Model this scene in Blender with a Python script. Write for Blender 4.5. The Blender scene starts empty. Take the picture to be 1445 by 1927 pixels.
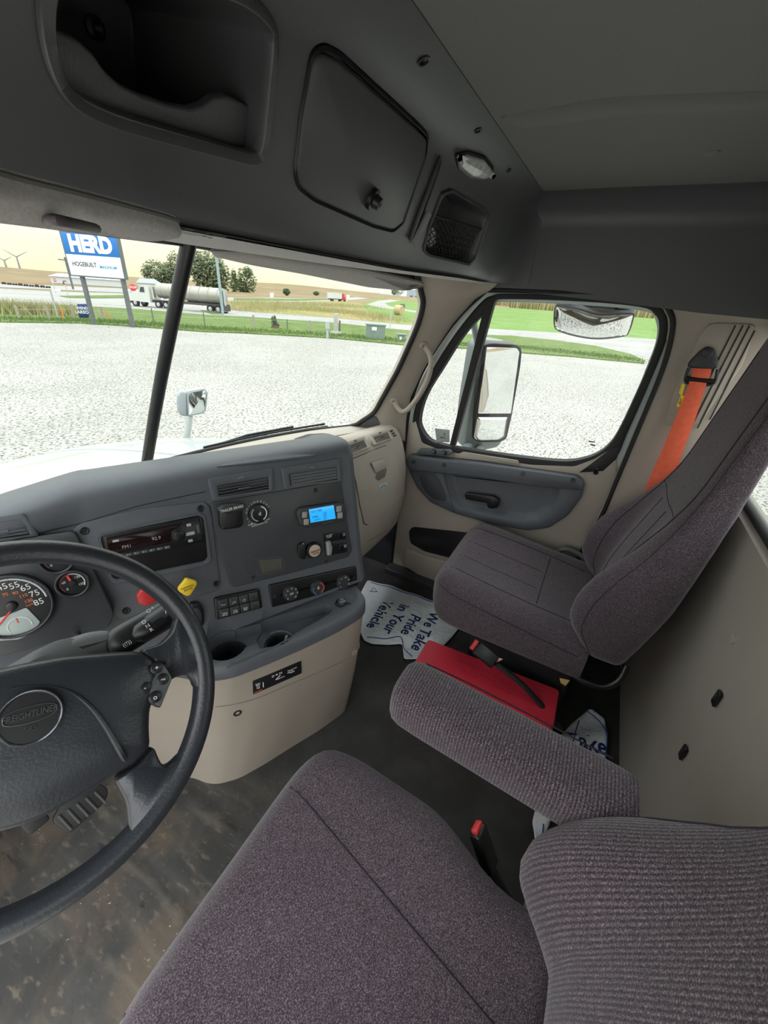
import bpy, bmesh, math, random
from mathutils import Vector, Matrix
from mathutils.bvhtree import BVHTree
import numpy as np
random.seed(7)
S = bpy.context.scene
COL = S.collection

# ------------------------------------------------------------------ camera
FPX, W0, H0 = 760.0, 1445.0, 1927.0
CX, CY = W0 / 2, H0 / 2
HZ0, HZS, LATX = 502.0, 0.072, 1177.0           # horizon line and the cab's lateral vanishing point
CAM = Vector((-0.80, 0.0, 1.45))
def _basis():
    r = math.atan(HZS); d = (CY - (HZ0 + HZS * CX)) * math.cos(r)
    nx, ny = -math.sin(r), math.cos(r)
    D = Vector((nx * FPX * FPX / d, ny * FPX * FPX / d, FPX)).normalized()
    L = Vector((LATX - CX, HZ0 + HZS * LATX - CY, FPX)); L = (L - D * L.dot(D)).normalized()
    Z = -D; Y = Z.cross(L)
    return Matrix((L, Y, Z))
RM = _basis()                                    # world = RM @ (right, down, forward)
cam_data = bpy.data.cameras.new('camera'); cam = bpy.data.objects.new('camera', cam_data); COL.objects.link(cam)
cam_data.sensor_fit = 'HORIZONTAL'; cam_data.sensor_width = 36.0; cam_data.lens = FPX / W0 * 36.0
cam_data.clip_start = 0.02; cam_data.clip_end = 6000
right, down, fwd = RM.col[0], RM.col[1], RM.col[2]
cam.matrix_world = Matrix.Translation(CAM) @ Matrix((right, -down, -fwd)).transposed().to_4x4()
S.camera = cam

# ------------------------------------------------------------------ world: overcast evening sky, zenith brighter than the horizon
def build_world():
    w = bpy.data.worlds.new('overcast_sky'); S.world = w; w.use_nodes = True
    nt = w.node_tree; N = nt.nodes; L = nt.links; N.clear()
    out = N.new('ShaderNodeOutputWorld'); bg = N.new('ShaderNodeBackground'); L.new(bg.outputs[0], out.inputs[0])
    tc = N.new('ShaderNodeTexCoord'); sep = N.new('ShaderNodeSeparateXYZ'); L.new(tc.outputs['Generated'], sep.inputs[0])
    def math_(op, a, b=None, c=None):
        m = N.new('ShaderNodeMath'); m.operation = op
        for i, v in enumerate((a, b, c)):
            if v is None: continue
            if isinstance(v, (int, float)): m.inputs[i].default_value = v
            else: L.new(v, m.inputs[i])
        return m.outputs[0]
    z = math_('MAXIMUM', sep.outputs['Z'], 0.0)
    # warm glow low in the west (left of the truck's nose)
    dot = N.new('ShaderNodeVectorMath'); dot.operation = 'DOT_PRODUCT'; L.new(tc.outputs['Generated'], dot.inputs[0])
    dot.inputs[1].default_value = Vector((0.56, 0.82, 0.05)).normalized()
    warm = N.new('ShaderNodeMapRange'); warm.interpolation_type = 'SMOOTHSTEP'
    L.new(dot.outputs['Value'], warm.inputs['Value']); warm.inputs['From Min'].default_value = 0.80; warm.inputs['From Max'].default_value = 0.995
    # stretched cloud streaks
    mp = N.new('ShaderNodeMapping'); L.new(tc.outputs['Generated'], mp.inputs[0]); mp.inputs['Scale'].default_value = (3.0, 3.0, 26.0)
    ns = N.new('ShaderNodeTexNoise'); ns.inputs['Scale'].default_value = 1.6; ns.inputs['Detail'].default_value = 6; ns.inputs['Distortion'].default_value = 0.6
    L.new(mp.outputs[0], ns.inputs['Vector'])
    cr = N.new('ShaderNodeValToRGB'); L.new(ns.outputs['Fac'], cr.inputs[0])
    cr.color_ramp.elements[0].position = .38; cr.color_ramp.elements[0].color = (0.70, 0.76, 0.80, 1)
    cr.color_ramp.elements[1].position = .58; cr.color_ramp.elements[1].color = (1.0, 0.98, 0.90, 1)
    mixw = N.new('ShaderNodeMix'); mixw.data_type = 'RGBA'; L.new(cr.outputs[0], mixw.inputs['A'])
    mixw.inputs['B'].default_value = (1.0, 0.80, 0.42, 1)
    fz = math_('SUBTRACT', 1.0, math_('MULTIPLY', z, 3.2)); fz = math_('MAXIMUM', fz, 0.0)
    L.new(math_('MULTIPLY', math_('MULTIPLY', warm.outputs[0], fz), 0.68), mixw.inputs['Factor'])
    # lift to a neutral white above
    mixz = N.new('ShaderNodeMix'); mixz.data_type = 'RGBA'; L.new(mixw.outputs['Result'], mixz.inputs['A'])
    mixz.inputs['B'].default_value = (0.95, 0.97, 1.0, 1); L.new(math_('MINIMUM', math_('MULTIPLY', z, 1.6), 1.0), mixz.inputs['Factor'])
    L.new(mixz.outputs['Result'], bg.inputs['Color'])
    L.new(math_('MULTIPLY', math_('ADD', 1.0, math_('MULTIPLY', z, 2.0)), SKY), bg.inputs['Strength'])
SKY = 1.0
build_world()
S.view_settings.view_transform = 'Standard'; S.view_settings.look = 'None'
S.view_settings.exposure = 1.2; S.view_settings.gamma = 1.0; S.view_settings.use_curve_mapping = False

# ------------------------------------------------------------------ pixel -> ray helpers (1445 x 1927 frame)
def ray(px, py): return (RM @ Vector((px - CX, py - CY, FPX))).normalized()
def hx(px, py, X): d = ray(px, py); return CAM + d * ((X - CAM.x) / d.x)
def hy(px, py, Y): d = ray(px, py); return CAM + d * ((Y - CAM.y) / d.y)
def hz(px, py, Z): d = ray(px, py); return CAM + d * ((Z - CAM.z) / d.z)
def hp(px, py, p0, n): d = ray(px, py); return CAM + d * ((Vector(p0) - CAM).dot(n) / d.dot(n))
def dist(px, py, t): return CAM + ray(px, py) * t

# ------------------------------------------------------------------ materials
MATS = {}
def _node(nt, t, **kw):
    n = nt.nodes.new(t)
    for k, v in kw.items(): setattr(n, k, v)
    return n
def mat(name, col, rough=.6, metal=0., spec=.5, noise=None, bump=None, emit=None, coat=0., ramp=None, coord='Object', alpha=None, sheen=0.):
    """noise=(scale, colour2, detail, contrast); bump=(scale, strength, distance); one colour plus its own grain and relief"""
    if name in MATS: return MATS[name]
    m = bpy.data.materials.new(name); m.use_nodes = True; nt = m.node_tree; L = nt.links
    b = nt.nodes['Principled BSDF']; MATS[name] = m
    b.inputs['Base Color'].default_value = (*col, 1); b.inputs['Roughness'].default_value = rough; b.inputs['Metallic'].default_value = metal
    b.inputs['Specular IOR Level'].default_value = spec; b.inputs['Coat Weight'].default_value = coat
    if sheen: b.inputs['Sheen Weight'].default_value = sheen
    tc = _node(nt, 'ShaderNodeTexCoord')
    if noise:
        sc, c2, det, con = noise
        ns = _node(nt, 'ShaderNodeTexNoise'); ns.inputs['Scale'].default_value = sc; ns.inputs['Detail'].default_value = det
        L.new(tc.outputs[coord], ns.inputs['Vector'])
        cr = _node(nt, 'ShaderNodeValToRGB'); L.new(ns.outputs['Fac'], cr.inputs[0])
        cr.color_ramp.elements[0].position = .5 - .5 * con; cr.color_ramp.elements[1].position = .5 + .5 * con
        cr.color_ramp.elements[0].color = (*col, 1); cr.color_ramp.elements[1].color = (*c2, 1)
        L.new(cr.outputs[0], b.inputs['Base Color'])
    if bump:
        sc, st, di = bump
        ns = _node(nt, 'ShaderNodeTexNoise'); ns.inputs['Scale'].default_value = sc; ns.inputs['Detail'].default_value = 3
        L.new(tc.outputs[coord], ns.inputs['Vector'])
        bm = _node(nt, 'ShaderNodeBump'); bm.inputs['Strength'].default_value = st; bm.inputs['Distance'].default_value = di
        L.new(ns.outputs['Fac'], bm.inputs['Height']); L.new(bm.outputs[0], b.inputs['Normal'])
    if emit:
        b.inputs['Emission Color'].default_value = (*emit[0], 1); b.inputs['Emission Strength'].default_value = emit[1]
    return m
def srgb(r, g, b):
    f = lambda c: ((c / 255 + .055) / 1.055) ** 2.4 if c > 10 else c / 255 / 12.92
    return (f(r), f(g), f(b))
def glass_mat(name, tint=(.93, .95, .94), refl=.04):
    m = bpy.data.materials.new(name); m.use_nodes = True; nt = m.node_tree; nt.nodes.clear(); MATS[name] = m
    o = _node(nt, 'ShaderNodeOutputMaterial'); mx = _node(nt, 'ShaderNodeMixShader')
    tr = _node(nt, 'ShaderNodeBsdfTransparent'); gl = _node(nt, 'ShaderNodeBsdfGlossy'); lw = _node(nt, 'ShaderNodeLayerWeight'); pw = _node(nt, 'ShaderNodeMath', operation='POWER'); fr = _node(nt, 'ShaderNodeMath', operation='MULTIPLY_ADD')
    tr.inputs[0].default_value = (*tint, 1); gl.inputs['Roughness'].default_value = .02; nt.links.new(lw.outputs['Facing'], pw.inputs[0]); pw.inputs[1].default_value = 4; nt.links.new(pw.outputs[0], fr.inputs[0]); fr.inputs[1].default_value = .35; fr.inputs[2].default_value = refl * .5
    nt.links.new(fr.outputs[0], mx.inputs[0]); nt.links.new(tr.outputs[0], mx.inputs[1]); nt.links.new(gl.outputs[0], mx.inputs[2]); nt.links.new(mx.outputs[0], o.inputs[0])
    return m
def fabric_mat(name, twill):
    """speckled aubergine-grey upholstery; twill adds fine ribs"""
    m = bpy.data.materials.new(name); m.use_nodes = True; nt = m.node_tree; L = nt.links; MATS[name] = m
    b = nt.nodes['Principled BSDF']; b.inputs['Roughness'].default_value = .95; b.inputs['Specular IOR Level'].default_value = .12
    b.inputs['Sheen Weight'].default_value = .25; b.inputs['Sheen Roughness'].default_value = .5
    tc = _node(nt, 'ShaderNodeTexCoord')
    n1 = _node(nt, 'ShaderNodeTexNoise'); n1.inputs['Scale'].default_value = 520; n1.inputs['Detail'].default_value = 2; L.new(tc.outputs['Object'], n1.inputs['Vector'])
    c1 = _node(nt, 'ShaderNodeValToRGB'); L.new(n1.outputs['Fac'], c1.inputs[0])
    e = c1.color_ramp.elements; e[0].position = .34; e[0].color = (.030, .022, .029, 1); e[1].position = .70; e[1].color = (.195, .155, .17, 1)
    x = c1.color_ramp.elements.new(.5); x.color = (.064, .049, .059, 1)
    n2 = _node(nt, 'ShaderNodeTexNoise'); n2.inputs['Scale'].default_value = 9; n2.inputs['Detail'].default_value = 3; L.new(tc.outputs['Object'], n2.inputs['Vector'])
    r2 = _node(nt, 'ShaderNodeMapRange'); L.new(n2.outputs['Fac'], r2.inputs['Value']); r2.inputs['To Min'].default_value = .82; r2.inputs['To Max'].default_value = 1.15
    mul = _node(nt, 'ShaderNodeMix'); mul.data_type = 'RGBA'; mul.blend_type = 'MULTIPLY'; mul.inputs['Factor'].default_value = 1
    L.new(c1.outputs[0], mul.inputs['A']); cmb = _node(nt, 'ShaderNodeCombineColor')
    for i in range(3): L.new(r2.outputs[0], cmb.inputs[i])
    L.new(cmb.outputs[0], mul.inputs['B']); col = mul.outputs['Result']
    h = n1.outputs['Fac']
    if twill:
        mp = _node(nt, 'ShaderNodeMapping'); mp.inputs['Rotation'].default_value = (.0, .25 if twill != 'X' else .12, .0); L.new(tc.outputs['Object'], mp.inputs[0])
        wv = _node(nt, 'ShaderNodeTexWave'); wv.wave_type = 'BANDS'; wv.bands_direction = twill; wv.inputs['Scale'].default_value = 54; wv.inputs['Distortion'].default_value = .5
        wv.inputs['Detail'].default_value = 2; wv.inputs['Detail Scale'].default_value = 9; L.new(mp.outputs[0], wv.inputs['Vector'])
        m2 = _node(nt, 'ShaderNodeMix'); m2.data_type = 'RGBA'; m2.blend_type = 'MULTIPLY'; m2.inputs['Factor'].default_value = .62
        L.new(col, m2.inputs['A']); L.new(wv.outputs['Color'], m2.inputs['B'])
        gm = _node(nt, 'ShaderNodeMix'); gm.data_type = 'RGBA'; gm.blend_type = 'MULTIPLY'; gm.inputs['Factor'].default_value = 1; gm.inputs['B'].default_value = (1.4, 1.4, 1.4, 1)
        L.new(m2.outputs['Result'], gm.inputs['A']); col = gm.outputs['Result']
        ad = _node(nt, 'ShaderNodeMath', operation='ADD'); L.new(wv.outputs['Fac'], ad.inputs[0]); L.new(n1.outputs['Fac'], ad.inputs[1]); h = ad.outputs[0]
    L.new(col, b.inputs['Base Color'])
    bp = _node(nt, 'ShaderNodeBump'); bp.inputs['Strength'].default_value = .5; bp.inputs['Distance'].default_value = .0012
    L.new(h, bp.inputs['Height']); L.new(bp.outputs[0], b.inputs['Normal'])
    return m
FELT = fabric_mat('felt_fabric', None); TWILL = fabric_mat('twill_fabric', 'Z'); TWILLY = fabric_mat('twill_fabric_armrest', 'Y'); TWILLX = fabric_mat('twill_fabric_back', 'X')
GREY = mat('grey_plastic', (.088, .095, .108), .52, bump=(420, .25, .001), noise=(30, (.10, .107, .12), 3, .6))
DARK = mat('charcoal_plastic', (.036, .038, .041), .5, bump=(500, .2, .001))
HEAD = mat('header_vinyl', (.092, .097, .098), .42, bump=(350, .25, .001))
LINER = mat('roof_liner', (.165, .168, .160), .9, noise=(900, (.21, .213, .203), 2, .5), bump=(900, .2, .0005))
PANEL = mat('panel_plastic', (.044, .046, .052), .42, bump=(700, .15, .0006), noise=(14, (.054, .056, .060), 5, .5))
BLACK = mat('black_plastic', (.010, .010, .011), .38)
RUBBER = mat('black_rubber', (.013, .013, .013), .65)
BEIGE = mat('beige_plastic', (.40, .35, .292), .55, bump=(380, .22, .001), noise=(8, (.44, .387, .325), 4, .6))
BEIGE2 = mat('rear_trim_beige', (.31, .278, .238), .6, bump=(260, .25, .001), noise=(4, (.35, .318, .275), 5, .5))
VISOR = mat('visor_fabric', (.42, .405, .38), .95, noise=(260, (.54, .525, .495), 3, .5), bump=(260, .3, .001))
BODY = mat('body_paint', (.66, .74, .72), .25, coat=.5)
CHROME = mat('chrome', (.75, .75, .75), .18, metal=1)
SCREW = mat('screw_steel', (.05, .05, .05), .4, metal=.6)
MIRROR = mat('mirror_glass', (.88, .9, .9), .015, metal=1)
LEATHER = mat('wheel_leather', (.024, .027, .032), .33, bump=(260, .35, .0012))
WHITE = mat('white_print', (.75, .75, .74), .6)
REDM = mat('red_plastic', (.62, .035, .06), .42, noise=(7, (.52, .025, .045), 4, .6))
ORANGE = mat('belt_webbing', (.85, .13, .055), .75, bump=(900, .3, .0005), noise=(60, (.95, .17, .08), 3, .5))
YELLOW = mat('yellow_plastic', (.90, .62, .03), .45)
REDK = mat('red_knob', (.66, .04, .04), .4)

# ------------------------------------------------------------------ mesh helpers
def V(*a): return Vector(a)
def link(name, me, m, parent=None, smooth=True):
    o = bpy.data.objects.new(name, me); COL.objects.link(o)
    if m: me.materials.append(m)
    if smooth: me.shade_smooth()
    if parent: put(o, parent)
    return o
def put(o, parent):
    o.parent = parent; o.matrix_parent_inverse = Matrix.Translation(-Vector(ROOTLOC.get(parent.name, (0, 0, 0))))
ROOTLOC = {}
def mesh(name, verts, faces, m, parent=None, smooth=True, sharp=35, weld=True):
    me = bpy.data.meshes.new(name); me.from_pydata([tuple(v) for v in verts], [], faces)
    bm = bmesh.new(); bm.from_mesh(me)
    if weld: bmesh.ops.remove_doubles(bm, verts=bm.verts, dist=1e-6)
    bmesh.ops.recalc_face_normals(bm, faces=bm.faces)
    if smooth:
        for e in bm.edges:
            if len(e.link_faces) == 2 and e.calc_face_angle(0) > math.radians(sharp): e.smooth = False
    bm.to_mesh(me); bm.free()
    return link(name, me, m, parent, smooth)
def tag(o, label, cat, group=None):
    o['label'] = label; o['category'] = cat
    if group: o['group'] = group
    return o
def structure(o, label=None):
    o['kind'] = 'structure'
    if label: o['label'] = label
    return o
def thing(name, label, cat, loc=(0, 0, 0), group=None):
    o = bpy.data.objects.new(name, None); COL.objects.link(o); o.location = loc; o.empty_display_size = .05
    ROOTLOC[o.name] = tuple(loc)
    return tag(o, label, cat, group) if label else o
def grid_faces(nr, nc, closed_c=False, closed_r=False):
    F = []
    for i in range(nr if closed_r else nr - 1):
        for j in range(nc if closed_c else nc - 1):
            F.append((i * nc + j, i * nc + (j + 1) % nc, ((i + 1) % nr) * nc + (j + 1) % nc, ((i + 1) % nr) * nc + j))
    return F
def loft(name, loops, m, parent=None, closed=True, caps=(True, True), sharp=35, smooth=True):
    n = len(loops[0]); vs = [p for l in loops for p in l]; F = grid_faces(len(loops), n, closed)
    if closed and caps[0]: F.append(tuple(range(n)))
    if closed and caps[1]: F.append(tuple(range((len(loops) - 1) * n, len(loops) * n)))
    return mesh(name, vs, F, m, parent, smooth, sharp)
def tube(name, pts, r, m, parent=None, n=10, closed=False, scale=None, up=None, caps=True):
    pts = [Vector(p) for p in pts]; rs = r if isinstance(r, (list, tuple)) else [r] * len(pts); loops = []
    K = len(pts); prev = None
    for i, p in enumerate(pts):
        a = pts[(i - 1) % K] if (closed or i) else p; b = pts[(i + 1) % K] if (closed or i < K - 1) else p
        t = (b - a).normalized()
        if prev is None:
            ref = Vector(up) if up else (V(0, 0, 1) if abs(t.z) < .9 else V(1, 0, 0)); x = (ref - t * ref.dot(t)).normalized()
        else: x = (prev - t * prev.dot(t)).normalized()
        prev = x; y = t.cross(x); sx, sy = scale or (1, 1)
        loops.append([p + x * (math.cos(2 * math.pi * k / n) * rs[i] * sx) + y * (math.sin(2 * math.pi * k / n) * rs[i] * sy) for k in range(n)])
    vs = [p for l in loops for p in l]; F = grid_faces(K, n, True, closed)
    if not closed and caps: F += [tuple(range(n)), tuple(range((K - 1) * n, K * n))]
    return mesh(name, vs, F, m, parent, True, 50)
def smooth_path(pts, k=6, closed=False):
    pts = [Vector(p) for p in pts]; out = []; n = len(pts)
    for i in range(n if closed else n - 1):
        p0 = pts[(i - 1) % n] if closed or i > 0 else pts[0]; p1 = pts[i]; p2 = pts[(i + 1) % n]; p3 = pts[(i + 2) % n] if closed or i + 2 < n else pts[-1]
        for s in range(k):
            t = s / k
            out.append(.5 * ((2 * p1) + (p2 - p0) * t + (2 * p0 - 5 * p1 + 4 * p2 - p3) * t * t + (3 * p1 - p0 - 3 * p2 + p3) * t ** 3))
    if not closed: out.append(pts[-1])
    return out
def fillet(pts, r, k=4):
    """round the corners of a closed polygon (points may be Vectors of any size)"""
    pts = [Vector(p) for p in pts]; n = len(pts); out = []
    for i in range(n):
        a, p, b = pts[i - 1], pts[i], pts[(i + 1) % n]; rr = r[i] if isinstance(r, (list, tuple)) else r
        da = min(rr, (a - p).length * .48); db = min(rr, (b - p).length * .48)
        q0 = p + (a - p).normalized() * da; q1 = p + (b - p).normalized() * db
        for s in range(k + 1):
            t = s / k; out.append(q0 * (1 - t) ** 2 + p * 2 * t * (1 - t) + q1 * t * t)
    return out
def newell(pts):
    n = V(0, 0, 0)
    for i in range(len(pts)):
        a, b = pts[i - 1], pts[i]; n += Vector(((a.y - b.y) * (a.z + b.z), (a.z - b.z) * (a.x + b.x), (a.x - b.x) * (a.y + b.y)))
    return n.normalized()
def inset(pts, d, nrm):
    """move a loop inwards by d in its plane"""
    n = len(pts); out = []
    c = sum(pts, V(0, 0, 0)) / n
    for i in range(n):
        a, p, b = pts[i - 1], pts[i], pts[(i + 1) % n]
        e = (b - a)
        if e.length < 1e-9: out.append(p.copy()); continue
        s = nrm.cross(e.normalized())
        out.append(p + s * d)
    # pick the sign that shrinks
    r0 = sum((p - c).length for p in pts); r1 = sum((p - c).length for p in out)
    if r1 > r0: out = [2 * p - q for p, q in zip(pts, out)]
    return out
def plate(name, pts, thick, m, parent=None, bevel=.002, toward=None, back=0.0, sharp=40):
    """solid slab from an outline: raised by thick towards the viewer side, softly bevelled front edge"""
    pts = [Vector(p) for p in pts]; n = newell(pts); t = Vector(toward) if toward is not None else (CAM - sum(pts, V(0, 0, 0)) / len(pts))
    if n.dot(t) < 0: n = -n
    loops = [[p - n * back for p in pts], [p + n * (thick - bevel) for p in pts]]
    if bevel > 0:
        loops.append([p + n * (thick - bevel * .3) for p in inset(pts, bevel * .35, n)]); loops.append([p + n * thick for p in inset(pts, bevel, n)])
    return loft(name, loops, m, parent, True, (True, True), sharp)
def ring(name, outer, inner, thick, m, parent=None, toward=None, back=0.0):
    """frame between two loops with the same number of points"""
    outer = [Vector(p) for p in outer]; inner = [Vector(p) for p in inner]; n = newell(outer)
    t = Vector(toward) if toward is not None else CAM - outer[0]
    if n.dot(t) < 0: n = -n
    b = min(thick * .3, .003)
    loops = [[p - n * back for p in outer], [p + n * (thick - b) for p in outer], [p.lerp(q, .12) + n * thick for p, q in zip(outer, inner)],
             [q.lerp(p, .12) + n * thick for p, q in zip(outer, inner)], [q + n * (thick - b) for q in inner], [q - n * back for q in inner]]
    k = len(outer); return mesh(name, [p for l in loops for p in l], grid_faces(6, k, True, True), m, parent, True, 45)
def box(name, c, size, m, parent=None, bevel=.004, rot=None, seg=2):
    bm = bmesh.new(); bmesh.ops.create_cube(bm, size=1.0)
    for v in bm.verts: v.co = Vector((v.co.x * size[0], v.co.y * size[1], v.co.z * size[2]))
    if bevel: bmesh.ops.bevel(bm, geom=bm.edges[:], offset=bevel, segments=seg, affect='EDGES', profile=.6)
    M = Matrix.Translation(Vector(c)) @ (rot.to_4x4() if rot else Matrix.Identity(4)); bm.transform(M)
    me = bpy.data.meshes.new(name); bm.to_mesh(me); bm.free()
    o = link(name, me, m, parent, True)
    return o
def lathe(name, prof, m, origin, axis, parent=None, n=24, xdir=None, sharp=40):
    """prof: (radius, height along axis)"""
    axis = Vector(axis).normalized(); ref = Vector(xdir) if xdir else (V(0, 0, 1) if abs(axis.z) < .9 else V(1, 0, 0))
    x = (ref - axis * ref.dot(axis)).normalized(); y = axis.cross(x); o = Vector(origin)
    loops = [[o + axis * h + (x * math.cos(2 * math.pi * k / n) + y * math.sin(2 * math.pi * k / n)) * max(r, 1e-4) for k in range(n)] for r, h in prof]
    return loft(name, loops, m, parent, True, (True, True), sharp)
def frame(o, x, n):
    """matrix with local x along x, local z along n, origin o"""
    n = Vector(n).normalized(); x = Vector(x); x = (x - n * x.dot(n)).normalized(); y = n.cross(x)
    return Matrix.Translation(Vector(o)) @ Matrix((x, y, n)).transposed().to_4x4()
def text(name, s, M, size, m, parent=None, ext=.0004, align='CENTER', shear=0., bold=0., sx=1., deform=None):
    cu = bpy.data.curves.new(name, 'FONT'); cu.body = s; cu.size = size; cu.align_x = align; cu.align_y = 'CENTER'; cu.extrude = ext; cu.shear = shear; cu.offset = bold; cu.resolution_u = 3
    o = bpy.data.objects.new(name, cu); COL.objects.link(o)
    me = bpy.data.meshes.new_from_object(o.evaluated_get(bpy.context.evaluated_depsgraph_get()))
    bpy.data.objects.remove(o); bpy.data.curves.remove(cu)
    me.transform(M @ Matrix.Diagonal((sx, 1, 1, 1)))
    if deform:
        for v in me.vertices: v.co = deform(v.co)
    me.name = name; me.materials.clear()
    return link(name, me, m, parent, False)
def boolean(o, cutters):
    for c in cutters:
        for sol in ('EXACT', 'FAST'):
            md = o.modifiers.new('cut', 'BOOLEAN'); md.operation = 'DIFFERENCE'; md.object = c; md.solver = sol
            dg = bpy.context.evaluated_depsgraph_get(); dg.update()
            me = bpy.data.meshes.new_from_object(o.evaluated_get(dg)); o.modifiers.clear()
            if len(me.polygons) > len(o.data.polygons) * .6: break
        old = o.data; o.data = me; bpy.data.meshes.remove(old)
    for c in cutters: bpy.data.objects.remove(c)
    bm = bmesh.new(); bm.from_mesh(me)
    for f in bm.faces: f.smooth = True
    for e in bm.edges: e.smooth = not (len(e.link_faces) == 2 and e.calc_face_angle(0) > math.radians(35))
    bm.to_mesh(me); bm.free(); return o
def prism(pts, d0, d1):
    """throw-away boolean cutter: outline swept from d0 to d1 (vectors)"""
    a = [Vector(p) + Vector(d0) for p in pts]; b = [Vector(p) + Vector(d1) for p in pts]
    return loft('cutter', [a, b], None)
class Surf:
    """rays through the photograph's pixels onto a built surface"""
    def __init__(s, *objs):
        vs, fs = [], []
        for o in objs:
            k = len(vs); vs += [tuple(v.co) for v in o.data.vertices]; fs += [tuple(i + k for i in p.vertices) for p in o.data.polygons]
        s.b = BVHTree.FromPolygons(vs, fs)
    def at(s, px, py, off=0.0):
        h = s.b.ray_cast(CAM, ray(px, py))
        if h[0] is None:                          # just past the edge: the nearest point of the surface
            d = ray(px, py); h = min((s.b.find_nearest(CAM + d * (.3 + .02 * i)) for i in range(120)), key=lambda q: q[3])
        n = h[1] if h[1].dot(CAM - h[0]) > 0 else -h[1]
        return h[0] + n * off, n
def screw(p, n, r, parent, m=SCREW, name='screw'):
    o = lathe(name, [(r * 1.25, -.001), (r * 1.25, .0006), (r, .0012), (r * .85, .0005), (r * .55, .0004), (r * .5, .0018), (r * .32, .002), (r * .28, .0006)], m, p, n, parent, 14)
    return o
def lerp(a, b, t): return a + (b - a) * t
def sstep(a, b, x): t = min(1, max(0, (x - a) / (b - a))); return t * t * (3 - 2 * t)
def interp(tab, x):
    if x <= tab[0][0]: return tab[0][1]
    for (a, va), (b, vb) in zip(tab, tab[1:]):
        if x <= b: return lerp(va, vb, (x - a) / (b - a))
    return tab[-1][1]
# ================================================================== CAB SHELL
XR, XL, YB, YF = 1.03, -1.05, -0.43, 1.36
# --- floor: worn rubber mat with dried mud, boot scuffs and a moulded heel groove
def floor_mat():
    m = bpy.data.materials.new('rubber_floor'); m.use_nodes = True; nt = m.node_tree; L = nt.links; b = nt.nodes['Principled BSDF']
    b.inputs['Roughness'].default_value = .75; b.inputs['Specular IOR Level'].default_value = .3
    tc = _node(nt, 'ShaderNodeTexCoord')
    def noise(sc, det, rot=0, stretch=(1, 1, 1), dist_=0.):
        mp = _node(nt, 'ShaderNodeMapping'); mp.inputs['Rotation'].default_value = (0, 0, rot); mp.inputs['Scale'].default_value = stretch; L.new(tc.outputs['Object'], mp.inputs[0])
        n = _node(nt, 'ShaderNodeTexNoise'); n.inputs['Scale'].default_value = sc; n.inputs['Detail'].default_value = det; n.inputs['Distortion'].default_value = dist_; L.new(mp.outputs[0], n.inputs['Vector']); return n.outputs['Fac']
    def ramp(v, lo, hi):
        r = _node(nt, 'ShaderNodeMapRange'); r.interpolation_type = 'SMOOTHSTEP'; L.new(v, r.inputs['Value']); r.inputs['From Min'].default_value = lo; r.inputs['From Max'].default_value = hi; return r.outputs[0]
    def mul(a, b2):
        n = _node(nt, 'ShaderNodeMath', operation='MULTIPLY'); L.new(a, n.inputs[0])
        if isinstance(b2, float): n.inputs[1].default_value = b2
        else: L.new(b2, n.inputs[1])
        return n.outputs[0]
    def mix(a, c, f):
        n = _node(nt, 'ShaderNodeMix', data_type='RGBA'); L.new(f, n.inputs['Factor'])
        if isinstance(a, tuple): n.inputs['A'].default_value = (*a, 1)
        else: L.new(a, n.inputs['A'])
        n.inputs['B'].default_value = (*c, 1); return n.outputs['Result']
    sep = _node(nt, 'ShaderNodeSeparateXYZ'); L.new(tc.outputs['Object'], sep.inputs[0])
    drv = _node(nt, 'ShaderNodeMapRange', interpolation_type='SMOOTHSTEP'); L.new(sep.outputs['X'], drv.inputs['Value']); drv.inputs['From Min'].default_value = -.15; drv.inputs['From Max'].default_value = -.55
    c = mix((.036, .036, .034), (.052, .052, .049), ramp(noise(7, 5), .4, .65))
    c = mix(c, (.105, .082, .058), mul(mul(ramp(noise(6, 12, dist_=.6), .42, .66), .75), drv.outputs[0]))
    c = mix(c, (.15, .125, .092), mul(mul(ramp(noise(40, 8, .1, (1.6, .7, 1)), .55, .72), .6), drv.outputs[0]))     # dried mud on the driver's side
    c = mix(c, (.15, .135, .105), mul(mul(ramp(noise(9, 6, .15, (2.5, .5, 1)), .52, .75), .5), drv.outputs[0]))    # heel scuffs
    c = mix(c, (.42, .38, .30), mul(mul(ramp(noise(110, 2), .68, .74), ramp(noise(6, 3), .5, .6)), drv.outputs[0]))                           # grit
    c = mix(c, (.012, .012, .011), mul(mul(ramp(noise(7, 4, .2, (2.2, .6, 1)), .64, .70), .8), drv.outputs[0]))  # wet streaks
    L.new(c, b.inputs['Base Color'])
    bp = _node(nt, 'ShaderNodeBump'); bp.inputs['Strength'].default_value = .4; bp.inputs['Distance'].default_value = .003; L.new(noise(60, 4), bp.inputs['Height']); L.new(bp.outputs[0], b.inputs['Normal'])
    return m
FLOOR = floor_mat()
def floor_z(x, y):
    z = 0.0
    # moulded heel-plate oval on the driver's side
    ux, uy = (x + .50), (y - .60); s = math.cos(.0)
    r = math.hypot(max(abs(ux) - .05, 0), max(abs(uy) - .30, 0))
    z += -.005 * math.exp(-((r - .05) / .008) ** 2)
    return z
nx, ny = 150, 130
vs = [V(lerp(XL, XR, i / (nx - 1)), lerp(YB - .02, YF, j / (ny - 1)), 0) for j in range(ny) for i in range(nx)]
for v in vs: v.z = floor_z(v.x, v.y)
k0 = len(vs); fs = grid_faces(ny, nx)
rim = [0, nx - 1, ny * nx - 1, (ny - 1) * nx]; vs += [V(vs[i].x, vs[i].y, -.08) for i in rim]; fs.append((k0, k0 + 1, k0 + 2, k0 + 3))
floor = structure(mesh('floor', vs, fs, FLOOR))

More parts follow.
